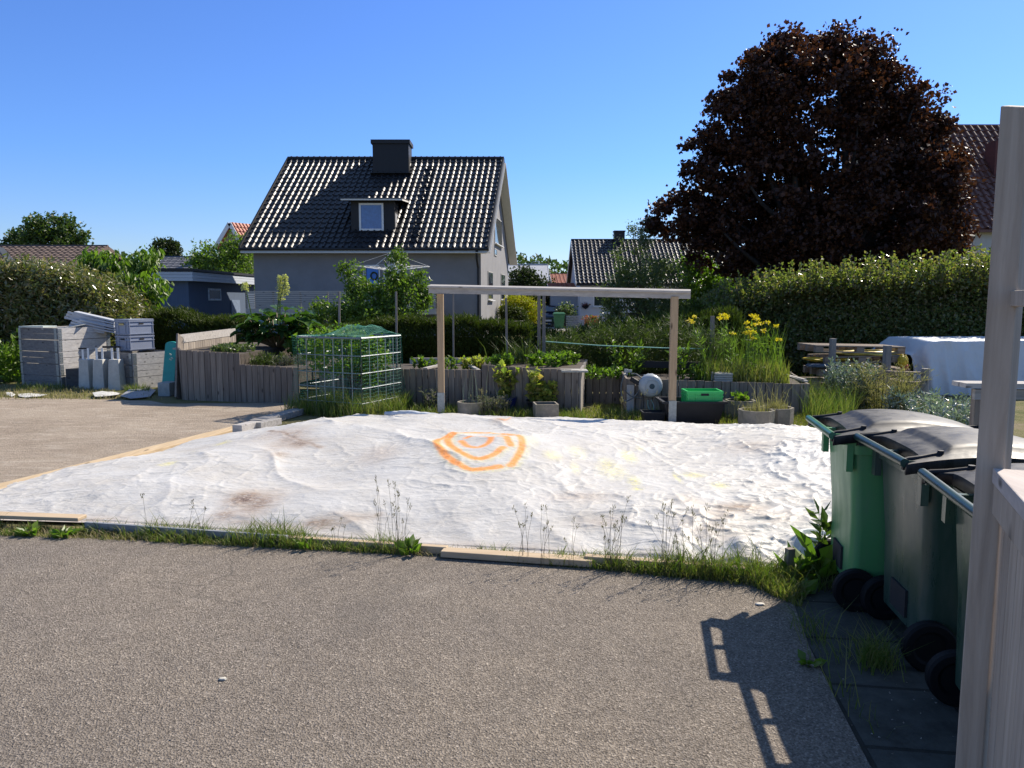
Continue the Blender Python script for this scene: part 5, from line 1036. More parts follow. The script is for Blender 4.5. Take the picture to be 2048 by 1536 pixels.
# stack of slanting grey lids
top = K1+dr1.normalized()*.75+dl1.normalized()*.1
for k in range(6):
    b = MB(); s = PY(146+3*(k % 3)+(9 if k < 3 else 0), 649-5.0*k, 16.3); e = PY(232, 664-4.4*k, 16.6); b.bar(s, e, .75, .035, up=(0, 0, 1)); b.bar(s+Vector((.04, -.38, .0)), e+Vector((-.05, -.38, 0)), .02, .05)
    tag(b.build('frame_panel', plain('pale grey panel', (.40, .42, .45), .5, var=.1, bmp=.05) if k == 0 else bpy.data.materials['pale grey panel'], bevel=.004), ['lowest', 'second lowest', 'third', 'fourth', 'fifth', 'topmost'][k]+' slanting grey panel of the pile on the tall collar stack', 'panel', 'slanting grey panels')
b = MB(); a = PY(52, 653, 15.9); c_ = PY(100, 653, 15.75); b.bar(a, c_, .35, .03); tag(b.build('board', plain('pale greenish board', (.42, .48, .45), .7)), 'pale greenish flat board at the left of the tall collar stack top', 'board')
b = MB(); a = PY(92, 657, 15.8); m_ = PY(130, 656, 15.9); c_ = PY(170, 648, 16.1); b.bar(a, m_, .6, .015); b.bar(m_, c_, .6, .015); tag(b.build('plywood_sheet', plain('bleached plywood', (.52, .50, .42), .8)), 'thin warped plywood sheet across the tall collar stack', 'board')
# dark low box and cast footings
c = P(150, 777); b = MB(); bxw = .34; b.box((c.x, c.y+.18, .2), (bxw, .34, .40), rz=R(-12)); o = b.build('wooden_crate', wood('dark boards', (.10, .10, .10), (.05, .05, .05), 'X'), bevel=.004); tag(o, 'low dark wooden crate between the tall collar stack and the concrete footings', 'crate')
ft = None
for k, (u, v) in enumerate(((170, 778), (198, 779), (229, 781))):
    c = P(u, v); wb, wt = .25, .2; zt_ = PY(u, 719, c.y+.05).z; t = thing('concrete_footing', ['left concrete footing with steel post straps', 'middle concrete footing with steel post straps', 'right concrete footing with steel post straps in front of the low collars'][k], 'footing', (c.x, c.y+.12, 0), 'concrete post footings')
    b = MB(); a = R(-8+4*k); rr = [[Vector((c.x, c.y+.12, 0))+Matrix.Rotation(a, 3, 'Z')@Vector((sx*w_/2, sy*w_/2, z)) for sx, sy in ((-1, -1), (1, -1), (1, 1), (-1, 1))] for w_, z in ((wb, 0), (wt, zt_))]; b.loft(rr); b.build('concrete_body', plain('pale cast footing', (.46, .45, .41), .9, var=.12, scale=12, bmp=.3), t, bevel=.008)
    b = MB()
    for s_ in (-1, 1): q = Vector((c.x, c.y+.12, 0))+Matrix.Rotation(a, 3, 'Z')@Vector((s_*.06, -.02, 0)); b.box((q.x, q.y, zt_+.11), (.045, .006, .24), rz=a)
    b.build('steel_strap', M_WHITE, t)
b = MB(); b.bar(PY(157, 697, 15.3), PY(176, 697, 15.3), .02, .03); b.bar(PY(205, 694, 15.6), PY(240, 694, 15.7), .05, .04); tag(b.build('metal_bracket', M_BLKMET), 'dark metal bar lying over the footing straps', 'bar')
# teal board, leaning plank, concrete block
t_ = PY(342, 683, 14.9); q = P(338, 786); b = MB(); w_ = .24; zt_ = t_.z; pr = []
for i in range(9): a = math.pi*i/8; pr.append(Vector((t_.x+w_/2*math.cos(a), 14.9, zt_-.06+.06*math.sin(a))))
pr += [Vector((t_.x-w_/2-.02, 14.7, .12)), Vector((t_.x+w_/2-.01, 14.7, .12))]; b.prism(pr, (0, .07, 0)); o = b.build('sled', plain('teal plastic', (.02, .27, .22), .4, var=.12, bmp=0), bevel=.012); tag(o, 'teal rounded plastic board leaning by the tall left bed', 'board')
b = MB()
for (u, v) in ((341, 709), (344, 716), (341, 719)): q = PY(u, v, 14.7); b.box(q, (.05, .012, .025), ry=.6)
b.build('marking', plain('pale scuff', (.35, .42, .34), .7), o)
b = MB(); b.bar(P(352, 800)+Vector((0, .1, 0)), PY(360, 672, 14.25), .035, .22, up=(0, 1, 0)); tag(b.build('leaning_board', M_GREYWOOD), 'brown board leaning against the left end of the tall bed', 'board')
c = P(330, 793); b = MB(); b.box((c.x, c.y+.15, .13), (.24, .3, .26), rz=R(-8)); tag(b.build('concrete_block', plain('bluish concrete block', (.27, .29, .28), .9, bmp=.4), bevel=.01), 'grey concrete block on the ground beside the teal board', 'block')
def rag(name, label, pts, z, mat, amp=.03):
    P_ = [P(u, v) for u, v in pts]; c_ = sum(P_, Vector())/len(P_); rows = [[p.lerp(c_, k)+Vector((0, 0, z+random.uniform(0, amp)*(1-k)+amp*k)) for p in P_] for k in (0, .35, .7)]
    b = MB(); b.loft(rows, False, True); return tag(b.build(name, mat, smooth=True), label, 'plastic sheet')
M_RAG = plain('dirty white plastic', (.5, .49, .45), .6, var=.3, scale=10, bmp=.4)
rag('plastic_scrap', 'small torn strip of dirty white plastic left of the collar stacks', [(12, 789), (25, 788), (32, 792), (24, 796), (14, 793)], .02, M_RAG)
rag('plastic_scrap', 'long torn strip of dirty white plastic on the gravel rim', [(36, 792), (60, 790), (95, 794), (80, 797), (50, 797), (38, 796)], .02, M_RAG)
rag('plastic_scrap', 'crumpled white plastic below the concrete footings', [(185, 793), (200, 789), (225, 791), (240, 789), (238, 796), (210, 797), (190, 798)], .03, M_RAG, .06)
rag('plastic_scrap', 'grey sheet lying left of the concrete block', [(240, 796), (258, 787), (300, 780), (312, 786), (300, 797), (262, 802)], .03, plain('grey sheet', (.24, .25, .27), .6), .05)

# ------------------------------------------------------------ right background: pallets, covered heap, table
Yp = 13.6; PL = wood('old pallet wood', (.34, .28, .22), (.17, .13, .10), 'X')
def pallet(label, x0, x1, y, zt_, tilt=0, rz=0, d=.8):
    t = thing('pallet', label, 'pallet', ((x0+x1)/2, y+d/2, zt_-.14), 'stacked pallets'); M = Matrix.Translation(Vector(((x0+x1)/2, y+d/2, zt_))) @ Matrix.Rotation(rz, 4, 'Z') @ Matrix.Rotation(-tilt, 4, 'Y'); w_ = x1-x0
    def bx(bb, x, yy, z, sx, sy, sz): bb.add([M@Vector((x+i*sx/2, yy+j*sy/2, z+k*sz/2)) for i in (-1, 1) for j in (-1, 1) for k in (-1, 1)], [(0, 1, 3, 2), (4, 6, 7, 5), (0, 4, 5, 1), (2, 3, 7, 6), (0, 2, 6, 4), (1, 5, 7, 3)])
    b = MB()
    for k in range(5): bx(b, 0, -d/2+.06+k*(d-.12)/4, -.011, w_, .11, .022)
    b.build('deck_board', PL, t)['kind'] = 'stuff'
    b = MB()
    for x in (-w_/2+.07, 0, w_/2-.07):
        for yy in (-d/2+.06, 0, d/2-.06): bx(b, x, yy, -.065, .14, .1, .08)
    b.build('block', PL, t)['kind'] = 'stuff'; b = MB()
    for yy in (-d/2+.06, 0, d/2-.06): bx(b, 0, yy, -.118, w_, .1, .022)
    b.build('bottom_board', PL, t); return t
xa = PY(1628, 700, Yp).x; xb = PY(1812, 700, Yp).x
for k, (v, lb, ti, da, db) in enumerate(((763, 'lowest pallet of the pile right of the yellow flowers', 0, .05, .35), (738, 'middle pallet of the pile with blue grey sheet', 0, .12, .1), (712, 'upper tilted pallet above the yellow covers', R(1.5), .2, -.1), (692, 'topmost pallet tilted up to the right', R(-1.2), 0, 0))): pallet(lb, xa+da, xb+db, Yp, PY(1700, v, Yp).z, ti, R(-3+k*2))
def blob_cloth(name, label, c, r, mat, seed, cat='cover', squash=.4, n=22, parent=None):
    b = MB(); rings = []
    for i in range(n):
        a = math.pi*(i+.02)/(n-.96); ring = []
        for j in range(n*2): t = math.pi*j/n; v_ = Vector((math.sin(a)*math.cos(t), math.sin(a)*math.sin(t), math.cos(a))); k = 1+.28*(mnoise.noise(v_*2.1+Vector((seed, 0, 0))))+.12*mnoise.noise(v_*6+Vector((seed, 3, 0))); ring.append(Vector(c)+Vector((v_.x*r[0], v_.y*r[1], v_.z*r[2]))*k)
        rings.append(ring)
    b.loft(rings); return tag(b.build(name, mat, parent, smooth=True), label if not parent else None, cat if not parent else None)
blob_cloth('yellow_cover', 'bright yellow sheet squeezed between the upper pallets at left', PY(1655, 718, 13.9), (.42, .25, .045), plain('yellow pvc', (.62, .42, .03), .45, bmp=.1), 1); blob_cloth('yellow_cover', 'yellow and cream sheet bulging between the topmost pallets', PY(1735, 706, 13.9), (.62, .3, .06), plain('pale yellow pvc', (.66, .52, .12), .5, bmp=.2), 5); blob_cloth('yellow_cover', 'yellow end of sheet hanging at the right of the pallet pile', PY(1806, 722, 13.5), (.07, .12, .11), bpy.data.materials['yellow pvc'], 9); blob_cloth('red_cloth', 'small red cloth hanging below the yellow sheet end', PY(1808, 734, 13.5), (.06, .1, .06), plain('red cloth', (.4, .03, .03), .7), 11); blob_cloth('blue_sheet', 'dull blue sheet sticking out of the pallet pile at left', PY(1640, 731, 13.7), (.25, .2, .04), plain('dull blue sheet', (.08, .11, .15), .5), 14)
def post2(u, vt, Y, w_, label, round_=False): 
    t = PY(u, vt, Y); b = MB()
    if round_: b.tube([(t.x, Y, 0), (t.x, Y, t.z-.004), (t.x, Y, t.z)], [w_/2, w_/2, w_/2-.006], 16)
    else: b.box((t.x, Y, t.z/2), (w_, w_, t.z), rz=R(10))
    return tag(b.build('wooden_post', wood('grey post', (.36, .34, .31), (.2, .185, .17), 'Z'), bevel=.004), label, 'post')
post2(1666, 677, 13.0, .085, 'square grey post in front of the pallets beside the yellow flowers'); post2(1775, 691, 12.8, .10, 'square grey post in front of the right end of the pallets'); post2(1851, 737, 12.6, .12, 'short round post near the pale covered heap', True)
b = MB(); a = PY(1720, 741, 12.7); c_ = PY(1850, 746, 12.6); b.bar(a, c_, .1, .03); tag(b.build('rail_board', PL), 'low horizontal board between the square post and the round post', 'board')
# covered heap
ch_ = []; nx2, nz2 = 120, 70; xL = PY(1826, 700, 14.2).x; zT = PY(1860, 681, 14.2).z; th_ = np.linspace(-.15, math.pi*.62, nz2); U_ = np.linspace(0, 1, nx2)
V = np.zeros((nz2, nx2, 3))
for i in range(nz2):
    s = i/(nz2-1)
    for_x = U_
    if s < .6: zz = zT*(s/.6)**.92; yy = 14.0+.25*(s/.6)**2*.6
    else: k = (s-.6)/.4; zz = zT*(1+.03*math.sin(k*3.1)); yy = 14.0+.15+1.6*k
    V[i, :, 0] = xL+3.2*U_; V[i, :, 1] = yy; V[i, :, 2] = zz
edge_ = sstep(0, .10, U_)[None, :]; V[..., 2] *= .8+.2*edge_; V[..., 1] += (1-edge_)*.35
V[..., 2] *= 1-.10*(1-edge_)
wob = (ridged(V[..., 0]*1.7+V[..., 2]*.25, V[..., 2]*.28+V[..., 1]*.5, 71, 3, 2)-.5); V[..., 1] -= .16*wob*(1-.6*V[..., 2]/zT*0); V[..., 2] += .03*wob*(V[..., 2] > zT*.8); V[..., 2] = np.maximum(V[..., 2], .01)
V[..., 0] += .05*fbm(V[..., 2]*2.5, V[..., 1]*2, 12, 3)*(1-edge_)*4
i = (np.arange(nz2-1)[:, None]*nx2+np.arange(nx2-1)[None, :]).ravel(); Q = np.stack([i, i+1, i+1+nx2, i+nx2], 1)
m, nt, bs = nodes('pale covering sheet'); bs.inputs['Base Color'].default_value = (.60, .61, .62, 1); bs.inputs['Roughness'].default_value = .5; gq = geo_pos(nt); bump(nt, bs, noise_n(nt, gq, 9, 7, .65, .8), .35, .04)
o = np_mesh('covered_heap', V.reshape(-1, 3), Q, None, m, smooth=True); tag(o, 'waist high heap covered by a pale blue white sheet beside the hedge', 'covered heap')
so = o.modifiers.new('solid', 'SOLIDIFY'); so.thickness = .004
# weathered table
tb = thing('garden_table', 'weathered timber table edge half hidden by the fence post', 'table', (PY(1975, 780, 7.2).x+.3, 7.6, 0)); tx = PY(1938, 770, 7.2); ztb = PY(1938, 768, 7.2).z
b = MB(); 
for k in range(2): b.box((tx.x+.62, 7.25+k*.13, ztb-.02), (1.25, .12, .045), rz=R(-4))
b.build('table_top', M_PALE_X, tb); b = MB(); b.box((tx.x+.6, 7.28, ztb-.11), (1.0, .04, .1)); b.build('apron', M_GREYWOOD_X, tb)
for x in (.16, 1.1):
    for y in (.06,): b = MB(); b.box((tx.x+x, 7.25+y, (ztb-.06)/2), (.09, .07, ztb-.06)); b.build('leg', M_GREYWOOD, tb)
sprigs('silver_shrub', 'rounded silvery blue shrub in front of the pallets', 'plant', (PY(1700, 790, 12.2).x, 12.2, .0), 120, .78, .32, L_SILVER, .05, .022, 46, lean=.25)
sprigs('dry_shrub', 'tangle of dead brown stems beside the silvery shrub', 'plant', (PY(1765, 800, 11.8).x, 11.8, 0), 130, .74, .40, L_DRY, .09, .008, 30, lean=.5)
sprigs('silver_shrub', 'spreading silvery plant below the pale covered heap', 'plant', (PY(1850, 810, 11.2).x, 11.2, 0), 60, .42, .5, L_SILVER, .09, .02, 26, lean=.5)
sprigs('silver_shrub', 'low silver leaved plant left of the weathered table', 'plant', (PY(1905, 820, 10).x, 10.0, 0), 60, .42, .4, L_SILVER, .10, .022, 22, lean=.5)
V, T = grass_arrays(z0(scatter_poly([G(1625, 850), G(1700, 860), (5.8, 12.4), (4.7, 12.8)], 1100)), .5, .008, .45); tag(np_mesh('tall_grass', V, None, T, L_GRASS), kind='stuff')
V, T = grass_arrays(z0(scatter_poly([G(-80, 800), G(330, 800), (-9, 15.6), (-14, 16)], 3000)), .08, .012, .6); tag(np_mesh('verge_grass', V, None, T, L_DRY), kind='stuff')
V, T = grass_arrays(z0(scatter_poly([(-2.6, 10.9), (-1.4, 11.55), (1.5, 11.1), (5.4, 9.9), (6.5, 12.2), (5.2, 12.4), (2.6, 12.6), (1.4, 12.6), (1.2, 11.9), (-.5, 12.4), (-2, 12.8)], 15000)), .09, .010, .6); tag(np_mesh('lawn_grass', V, None, T, L_DRYG), kind='stuff')
V, T = grass_arrays(z0(np.concatenate([scatter_poly([(-.6, 11.2), (1.1, 11.0), (1.1, 11.7), (-.6, 12)], 1500), scatter_poly([(-1.6, 11.6), (-.3, 11.2), (-.3, 11.8), (-1.6, 12.2)], 700), scatter_poly([(1.5, 11.2), (4, 10.8), (4, 11.3), (1.5, 11.7)], 1000), scatter_poly([G(30, 782), G(130, 782), G(130, 776), G(30, 776)], 300), scatter_poly([G(250, 790), G(300, 790), G(300, 780), G(250, 780)], 400)])), .15, .009, .5); tag(np_mesh('longer_grass', V, None, T, L_GRASS), kind='stuff')

# ------------------------------------------------------------ hedges, shrubs, trees
def hedge(name, label, path, depth, ztop, n_leaf, L, W, mat, shag=.1, core=True, cat='hedge', zbot=0.0, axis=None, shoots=0, bulge=.12, rtop=.4, **k):
    """path: list of front (x,y); ztop per point; clumped sprays over front and top"""
    t = thing(name, label, cat, (path[len(path)//2][0], path[len(path)//2][1], 0)); pth = np.array(path, float); zt_ = np.array(ztop, float); d = np.r_[0, np.cumsum(np.linalg.norm(np.diff(pth, axis=0), axis=1))]; D_ = d[-1]
    n = n_leaf; s = RNG.random(n)*D_; px = np.interp(s, d, pth[:, 0]); py = np.interp(s, d, pth[:, 1]); zz = np.interp(s, d, zt_)
    zz = zz*(1+bulge*(fbm(s*1.1, s*0+3, 4, 3)-.5)*2)
    w_ = RNG.random(n); hi = RNG.random(n); front = w_ < .62
    dep = np.where(front, 0, hi*depth); hz = np.where(front, zbot+(zz-zbot)*RNG.random(n)**.8, zz)
    lump = (fbm(px*2.2, hz*2.4, 13, 3)-.5)*.5; rnd = np.clip((hz-(zz-rtop))/rtop, 0, 1)**1.6*rtop*.8
    py2 = py+dep+np.where(front, rnd-lump*.7, 0)+np.abs(RNG.normal(size=n))*shag*1.2; hz2 = hz+np.where(front, 0, lump*.35)-np.abs(RNG.normal(size=n))*shag*.8*(~front)+ (RNG.random(n)**4)*shag*1.4
    p = np.stack([px+RNG.normal(size=n)*.05, py2, hz2], 1)
    foliage('foliage', p, L, W, mat, t, axis=axis, **k)
    if core:
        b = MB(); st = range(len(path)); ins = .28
        rings = [[Vector((path[i][0], path[i][1]+ins, zbot)), Vector((path[i][0], path[i][1]+ins+.05+rtop*.45, ztop[i]*.86-.1)), Vector((path[i][0], path[i][1]+depth-.1, ztop[i]*.86-.1)), Vector((path[i][0], path[i][1]+depth-.1, zbot))] for i in st]; b.loft(rings); b.build('core_block', plain('dark hedge core', (.02, .022, .01), .95), t)  # added dark core, blocks light and view through the leaves
    if shoots:
        b = MB(); P_ = []; ax = []
        for i in range(shoots):
            s_ = random.random()*D_; x = np.interp(s_, d, pth[:, 0]); y = np.interp(s_, d, pth[:, 1])+random.random()*depth*.7; z = np.interp(s_, d, zt_)-.1; h = random.uniform(.2, .75); a = random.uniform(-.25, .25); b.tube([(x, y, z), (x+a*h, y, z+h)], [.006, .003], 3, cap=False)
            for q in range(24): kk = random.random(); P_.append((x+a*h*kk, y, z+h*kk)); ax.append((random.uniform(-1, 1), random.uniform(-1, 1), .5))
        b.build('shoots', M_BARK, t, fixn=False); foliage('shoot_leaves', np.array(P_), L*1.0, W, mat, t, axis=np.array(ax), spread=.5)
    return t
XY = lambda u, Y: (PY(u, 700, Y).x, Y)
ZT = lambda u, v, Y: PY(u, v, Y).z
hedge('hedge', 'clipped dark conifer hedge between the apple bush and the twin stakes', [XY(600, 16.6), XY(740, 16.4), XY(900, 16.2), XY(1060, 16.0)], 1.0, [ZT(600, 668, 16.6), ZT(740, 655, 16.4), ZT(900, 650, 16.2), ZT(1060, 658, 16)], 46000, .11, .022, L_CONIF, .08, axis=(0, -.2, .9), spread=.8)
hedge('hedge', 'sunlit conifer hedge left of the rhubarb under the blue garage', [XY(215, 19.5), XY(330, 19.2), XY(460, 18.8), XY(600, 18.5)], 1.1, [ZT(215, 628, 19.5), ZT(330, 636, 19.2), ZT(460, 650, 18.8), ZT(600, 650, 18.5)], 34000, .12, .024, L_CONIF, .1, axis=(0, -.2, .9), spread=.8)
hedge('hedge', 'loose lower conifer hedge along the street behind the string', [XY(1058, 17.6), XY(1130, 17.4), XY(1200, 17.2), XY(1300, 16.8), XY(1400, 16.2), XY(1490, 15.6)], 1.1, [ZT(1058, 672, 17.6), ZT(1130, 684, 17.4), ZT(1200, 676, 17.2), ZT(1300, 662, 16.8), ZT(1400, 648, 16.2), ZT(1490, 645, 15.6)], 46000, .14, .024, L_CONIF, .18, axis=(0, -.1, 1), spread=.7, bulge=.2)
hedge('hedge', 'tall leafy hedge with loose flowering shoots below the copper maple', [XY(1440, 17.6), XY(1560, 17.0), XY(1700, 16.4), XY(1850, 16.0), XY(1990, 15.7), XY(2140, 15.5)], 2.2, [ZT(1440, 612, 18), ZT(1560, 584, 17.6), ZT(1700, 566, 17), ZT(1850, 562, 16.6), ZT(1990, 548, 16.2), ZT(2140, 545, 16)], 80000, .078, .05, L_LAUREL, .22, shoots=480, bulge=.11, rtop=1.3)
hedge('rhododendron', 'wide evergreen shrub with leathery leaves behind the tall collar stack', [XY(-140, 17.6), XY(0, 17.4), XY(100, 17.4), XY(200, 17.8), XY(262, 18.6)], 2.0, [ZT(-140, 545, 18), ZT(0, 545, 18), ZT(100, 552, 18), ZT(200, 590, 18), ZT(262, 650, 18.6)], 40000, .13, .048, L_RHODO, .25, cat='bush', bulge=.07)
sprigs('bush', 'small bright leafed shrub low at the left edge of the picture', 'bush', (PY(18, 760, 16.4).x, 16.4, 0), 60, 1.0, .5, L_BRIGHT, .12, .05, 30)
c = PY(250, 560, 20.5); bl_ = [((PY(u, v, 20.5).x, 20.5+dy, PY(u, v, 20.5).z), (rx, rx*.9, rz)) for u, v, dy, rx, rz in ((222, 540, 0, .75, .5), (165, 550, .2, .4, .35), (290, 520, .3, .35, .25), (275, 580, -.2, .8, .5), (190, 600, 0, .8, .6), (300, 610, -.3, .45, .3), (220, 625, -.3, .9, .4))]
tree('magnolia_tree', 'bright green drooping leaved tree between the shrub and the blue garage', 'tree', (c.x, 20.6, 0), bl_, L_BRIGHT, 330, .24, 24, .19, .085, r=.07, th=1.0, nb=20, axis=(0, -.1, -1.1), spread=.8)
# apple bush
Ya = 20.5; bl_ = [((PY(u, v, Ya).x, Ya+dy, PY(u, v, Ya).z), (rx, rx*.8, rz)) for u, v, dy, rx, rz in ((735, 615, 0, .95, .6), (650, 635, -.1, .7, .35), (800, 600, 0, .8, .65), (700, 560, .1, .28, .45), (685, 540, .1, .16, .22), (718, 582, 0, .4, .35), (795, 545, 0, .30, .6), (798, 512, 0, .15, .28), (835, 560, .1, .3, .4), (770, 640, -.3, 1.1, .4), (850, 590, 0, .25, .3), (640, 610, 0, .22, .25))]
tree('apple_tree', 'bushy light green fruit tree with two spires before the grey house', 'tree', (PY(745, 640, Ya).x, Ya, 0), bl_, L_FRESH, 620, .17, 26, .10, .048, r=.06, th=1.1, nb=26, shell=.35)
# willow-like tree and green tree
Yw = 24; bl_ = [((PY(u, v, Yw).x, Yw+dy, PY(u, v, Yw).z), (rx, rx*.9, rz)) for u, v, dy, rx, rz in ((1285, 560, 0, .95, .75), (1240, 585, 0, .6, .6), (1335, 550, .2, .6, .6), (1240, 510, 0, .22, .45), (1283, 480, 0, .3, .6), (1300, 450, 0, .18, .22), (1262, 455, 0, .12, .2), (1225, 620, 0, .4, .4), (1310, 620, 0, .85, .5), (1360, 600, .2, .4, .5), (1258, 540, 0, .3, .4))]
tree('pear_tree', 'slender leaved tree with airy crown in front of the white house', 'tree', (PY(1285, 640, Yw).x, Yw, 0), bl_, L_WILLOW, 520, .2, 24, .12, .036, r=.09, th=1.6, nb=34, shell=.3)
Yg = 27; bl_ = [((PY(u, v, Yg).x, Yg+dy, PY(u, v, Yg).z), (rx, rx*.9, rz)) for u, v, dy, rx, rz in ((1395, 560, 0, .8, .75), (1430, 590, 0, .8, .7), (1385, 620, 0, .9, .6), (1475, 570, .5, .6, .5), (1500, 620, 0, 1.0, .7), (1385, 530, 0, .45, .4))]
tree('hazel_tree', 'bright green rounded tree under the left skirt of the copper maple', 'tree', (PY(1410, 640, Yg).x, Yg, 0), bl_, L_BRIGHT, 420, .26, 26, .13, .085, r=.1, th=1.3, nb=14)
Yc = 19.5; bl_ = [((PY(u, v, Yc).x, Yc, PY(u, v, Yc).z), (rx, rx*.9, rz)) for u, v, rx, rz in ((1385, 640, .6, .35), (1440, 635, .5, .3), (1360, 655, .5, .3))]
tree('conifer_shrub', 'loose yellow tipped conifer shrub right of the right pergola post', 'bush', (PY(1395, 660, Yc).x, Yc, 0), bl_, L_CONIF, 130, .2, 60, .12, .028, r=.05, th=.5, nb=6, axis=(0, 0, .8))
# copper maple
Ym = 24.0; mb_ = [((PY(u, v, Ym).x, Ym+dy, PY(u, v, Ym).z), (r_/F_PX*Ym, min(r_/F_PX*Ym*.95, 2.2), rv/F_PX*Ym)) for u, v, r_, rv, dy in (
    (1600, 190, 150, 95, 0), (1690, 160, 85, 70, .3), (1580, 120, 60, 45, 0), (1500, 260, 95, 85, -.4), (1450, 330, 70, 60, -.5), (1640, 330, 190, 120, 0), (1780, 270, 100, 80, .2), (1840, 350, 80, 75, 0), (1780, 400, 130, 80, -.6), (1560, 420, 170, 100, -.5), (1440, 430, 95, 60, 0), (1370, 440, 65, 40, 0), (1320, 432, 34, 22, 0), (1680, 470, 190, 85, -.8), (1850, 470, 80, 60, 0), (1905, 490, 42, 32, -.2), (1480, 500, 110, 45, 0), (1590, 530, 130, 40, 0), (1740, 540, 130, 45, 0), (1840, 540, 60, 35, 0), (1560, 160, 60, 50, .4), (1760, 190, 70, 60, .5), (1865, 290, 40, 60, .3), (1430, 230, 26, 22, 0), (1530, 110, 34, 22, 0), (1745, 110, 34, 26, 0), (1660, 95, 50, 26, 0), (1500, 150, 62, 50, 0), (1745, 150, 60, 45, 0), (1815, 215, 58, 50, 0), (1465, 215, 46, 44, 0), (1400, 320, 40, 46, 0), (1868, 400, 44, 56, 0), (1860, 250, 36, 32, 0), (1690, 85, 34, 20, 0), (1590, 85, 30, 18, 0))]
MT = tree('maple_tree', 'huge dark copper leaved maple towering over the hedge', 'tree', (PY(1660, 600, Ym).x, Ym, 0), mb_, L_MAPLE, 1120, .37, 110, .125, .115, r=.36, th=3.0, nb=70, shell=.55, nrm_up=.6, flat=.6, bark=M_BARKD)
# distant greenery
def far_tree(name, label, Y, spec, mat, n_clump, clump, per, L, W, r=.2, th=2.0, cat='tree', **k):
    bl_ = [((PY(u, v, Y).x, Y+dy, PY(u, v, Y).z), (a/F_PX*Y, a/F_PX*Y*.9, c_/F_PX*Y)) for u, v, a, c_, dy in spec]
    return tree(name, label, cat, (PY(spec[0][0], 600, Y).x, Y, 0), bl_, mat, n_clump, clump, per, L, W, r=r, th=th, nb=10, **k)
far_tree('tree', 'large round green tree far behind the brown roof', 70, [(100, 455, 42, 26, 0), (75, 470, 26, 24, 0), (140, 470, 34, 22, 0), (115, 505, 60, 40, 0)], L_MID, 300, .55, 26, .3, .2, r=.3, th=4)
far_tree('tree', 'small round tree left of the large one behind the brown roof', 75, [(35, 474, 19, 15, 0), (30, 500, 25, 20, 0)], L_MID, 90, .45, 24, .3, .2, r=.2, th=4)
far_tree('tree', 'dark grey green tree behind the small grey gable', 80, [(332, 500, 28, 20, 0), (335, 525, 32, 24, 0)], L_DKFAR, 150, .6, 26, .3, .2, th=3)
far_tree('tree', 'leafy tree rising over the blue garage beside the grey house', 50, [(440, 515, 50, 32, 0), (400, 530, 28, 26, 0), (480, 505, 30, 34, 0), (455, 545, 70, 40, 0)], L_FRESH, 330, .45, 26, .2, .12, th=2)
far_tree('bush', 'dark round shrubs right of the grey house gable', 58, [(1045, 565, 30, 26, 0), (1080, 575, 28, 20, 0), (1062, 590, 48, 22, 0), (1095, 598, 22, 22, 0)], L_DKFAR, 260, .45, 28, .22, .12, th=1, cat='bush')
far_tree('golden_conifer', 'golden yellow conifer shrub beside the grey house corner', 42, [(1030, 612, 26, 20, 0), (1055, 625, 20, 26, 0), (1030, 640, 24, 24, .4)], L_GOLD, 220, .3, 40, .15, .05, th=.6, cat='bush')
far_tree('golden_conifer', 'green part clipped conifer ball in front of the golden one', 40, [(1034, 640, 17, 20, 0), (1016, 630, 14, 16, 0)], L_CONIF, 150, .25, 40, .14, .05, th=.4, cat='bush')
far_tree('conifer', 'narrow olive conifer beside the driveway', 44, [(1070, 620, 11, 30, 0)], L_CONIF, 100, .25, 40, .15, .05, th=.6, cat='bush')
far_tree('flowering_shrub', 'pale flowering round shrub behind the slatted street fence', 50.5, [(1131, 628, 17, 15, 0)], leafm('pale flowering shrub leaves', [(.5, .5, .4), (.12, .16, .05), (.09, .13, .04), (.16, .2, .07)], .3), 110, .3, 24, .14, .09, th=.4, cat='bush')
px_ = RNG.uniform(-150, 190, 30000); V, T = leaf_arrays(np.stack([px_, RNG.uniform(150, 175, 30000), RNG.random(30000)**.6*(5.5+8*fbm(px_*.09, px_*0+1, 91, 3))], 1), 1.0, .8); tag(np_mesh('distant_wood', V, None, T, L_FAR), kind='stuff')

# ------------------------------------------------------------ across the street
Ys = 49.3; z1 = PY(1150, 632, Ys).z; xs0 = PY(1132, 650, Ys).x; xs1 = PY(1340, 650, Ys).x; SF = thing('slatted_fence', 'low dark slatted fence before the white house', 'fence', (xs0, Ys, 0))
for k in range(6): x = lerp(xs0, xs1, k/5); b = MB(); b.box((x, Ys, z1/2+.03), (.14, .1, z1+.06)); b.build('post', M_BLKMET, SF)
for k in range(7): b = MB(); z = .1+(z1-.12)*k/6; b.box(((xs0+xs1)/2, Ys-.06, z), (xs1-xs0, .025, .075)); b.build('slat', plain('grey slat', (.34, .34, .36), .7) if k == 0 else bpy.data.materials['grey slat'], SF)
pb = thing('planter_box', 'orange wooden planter with red flowers on the street side', 'planter', (PY(1182, 650, 47.5).x, 47.5, 0)); q = PY(1182, 643, 47.5); M_OR = wood('orange stained wood', (.50, .20, .07), (.36, .13, .045), 'X')
b = MB(); b.box((q.x, 47.5, .42), (.78, .4, .4)); b.build('box', M_OR, pb)
for sx in (-1, 1): b = MB(); b.box((q.x+sx*.38, 47.3, .33), (.12, .09, .66)); b.build('leg', M_OR, pb)
foliage('flowers', np.array([q.x, 47.5, .72])+RNG.normal(size=(260, 3))*[.24, .1, .07], .1, .08, leafm('geraniums', [(.6, .05, .03), (.1, .14, .03), (.5, .04, .03)]), pb)
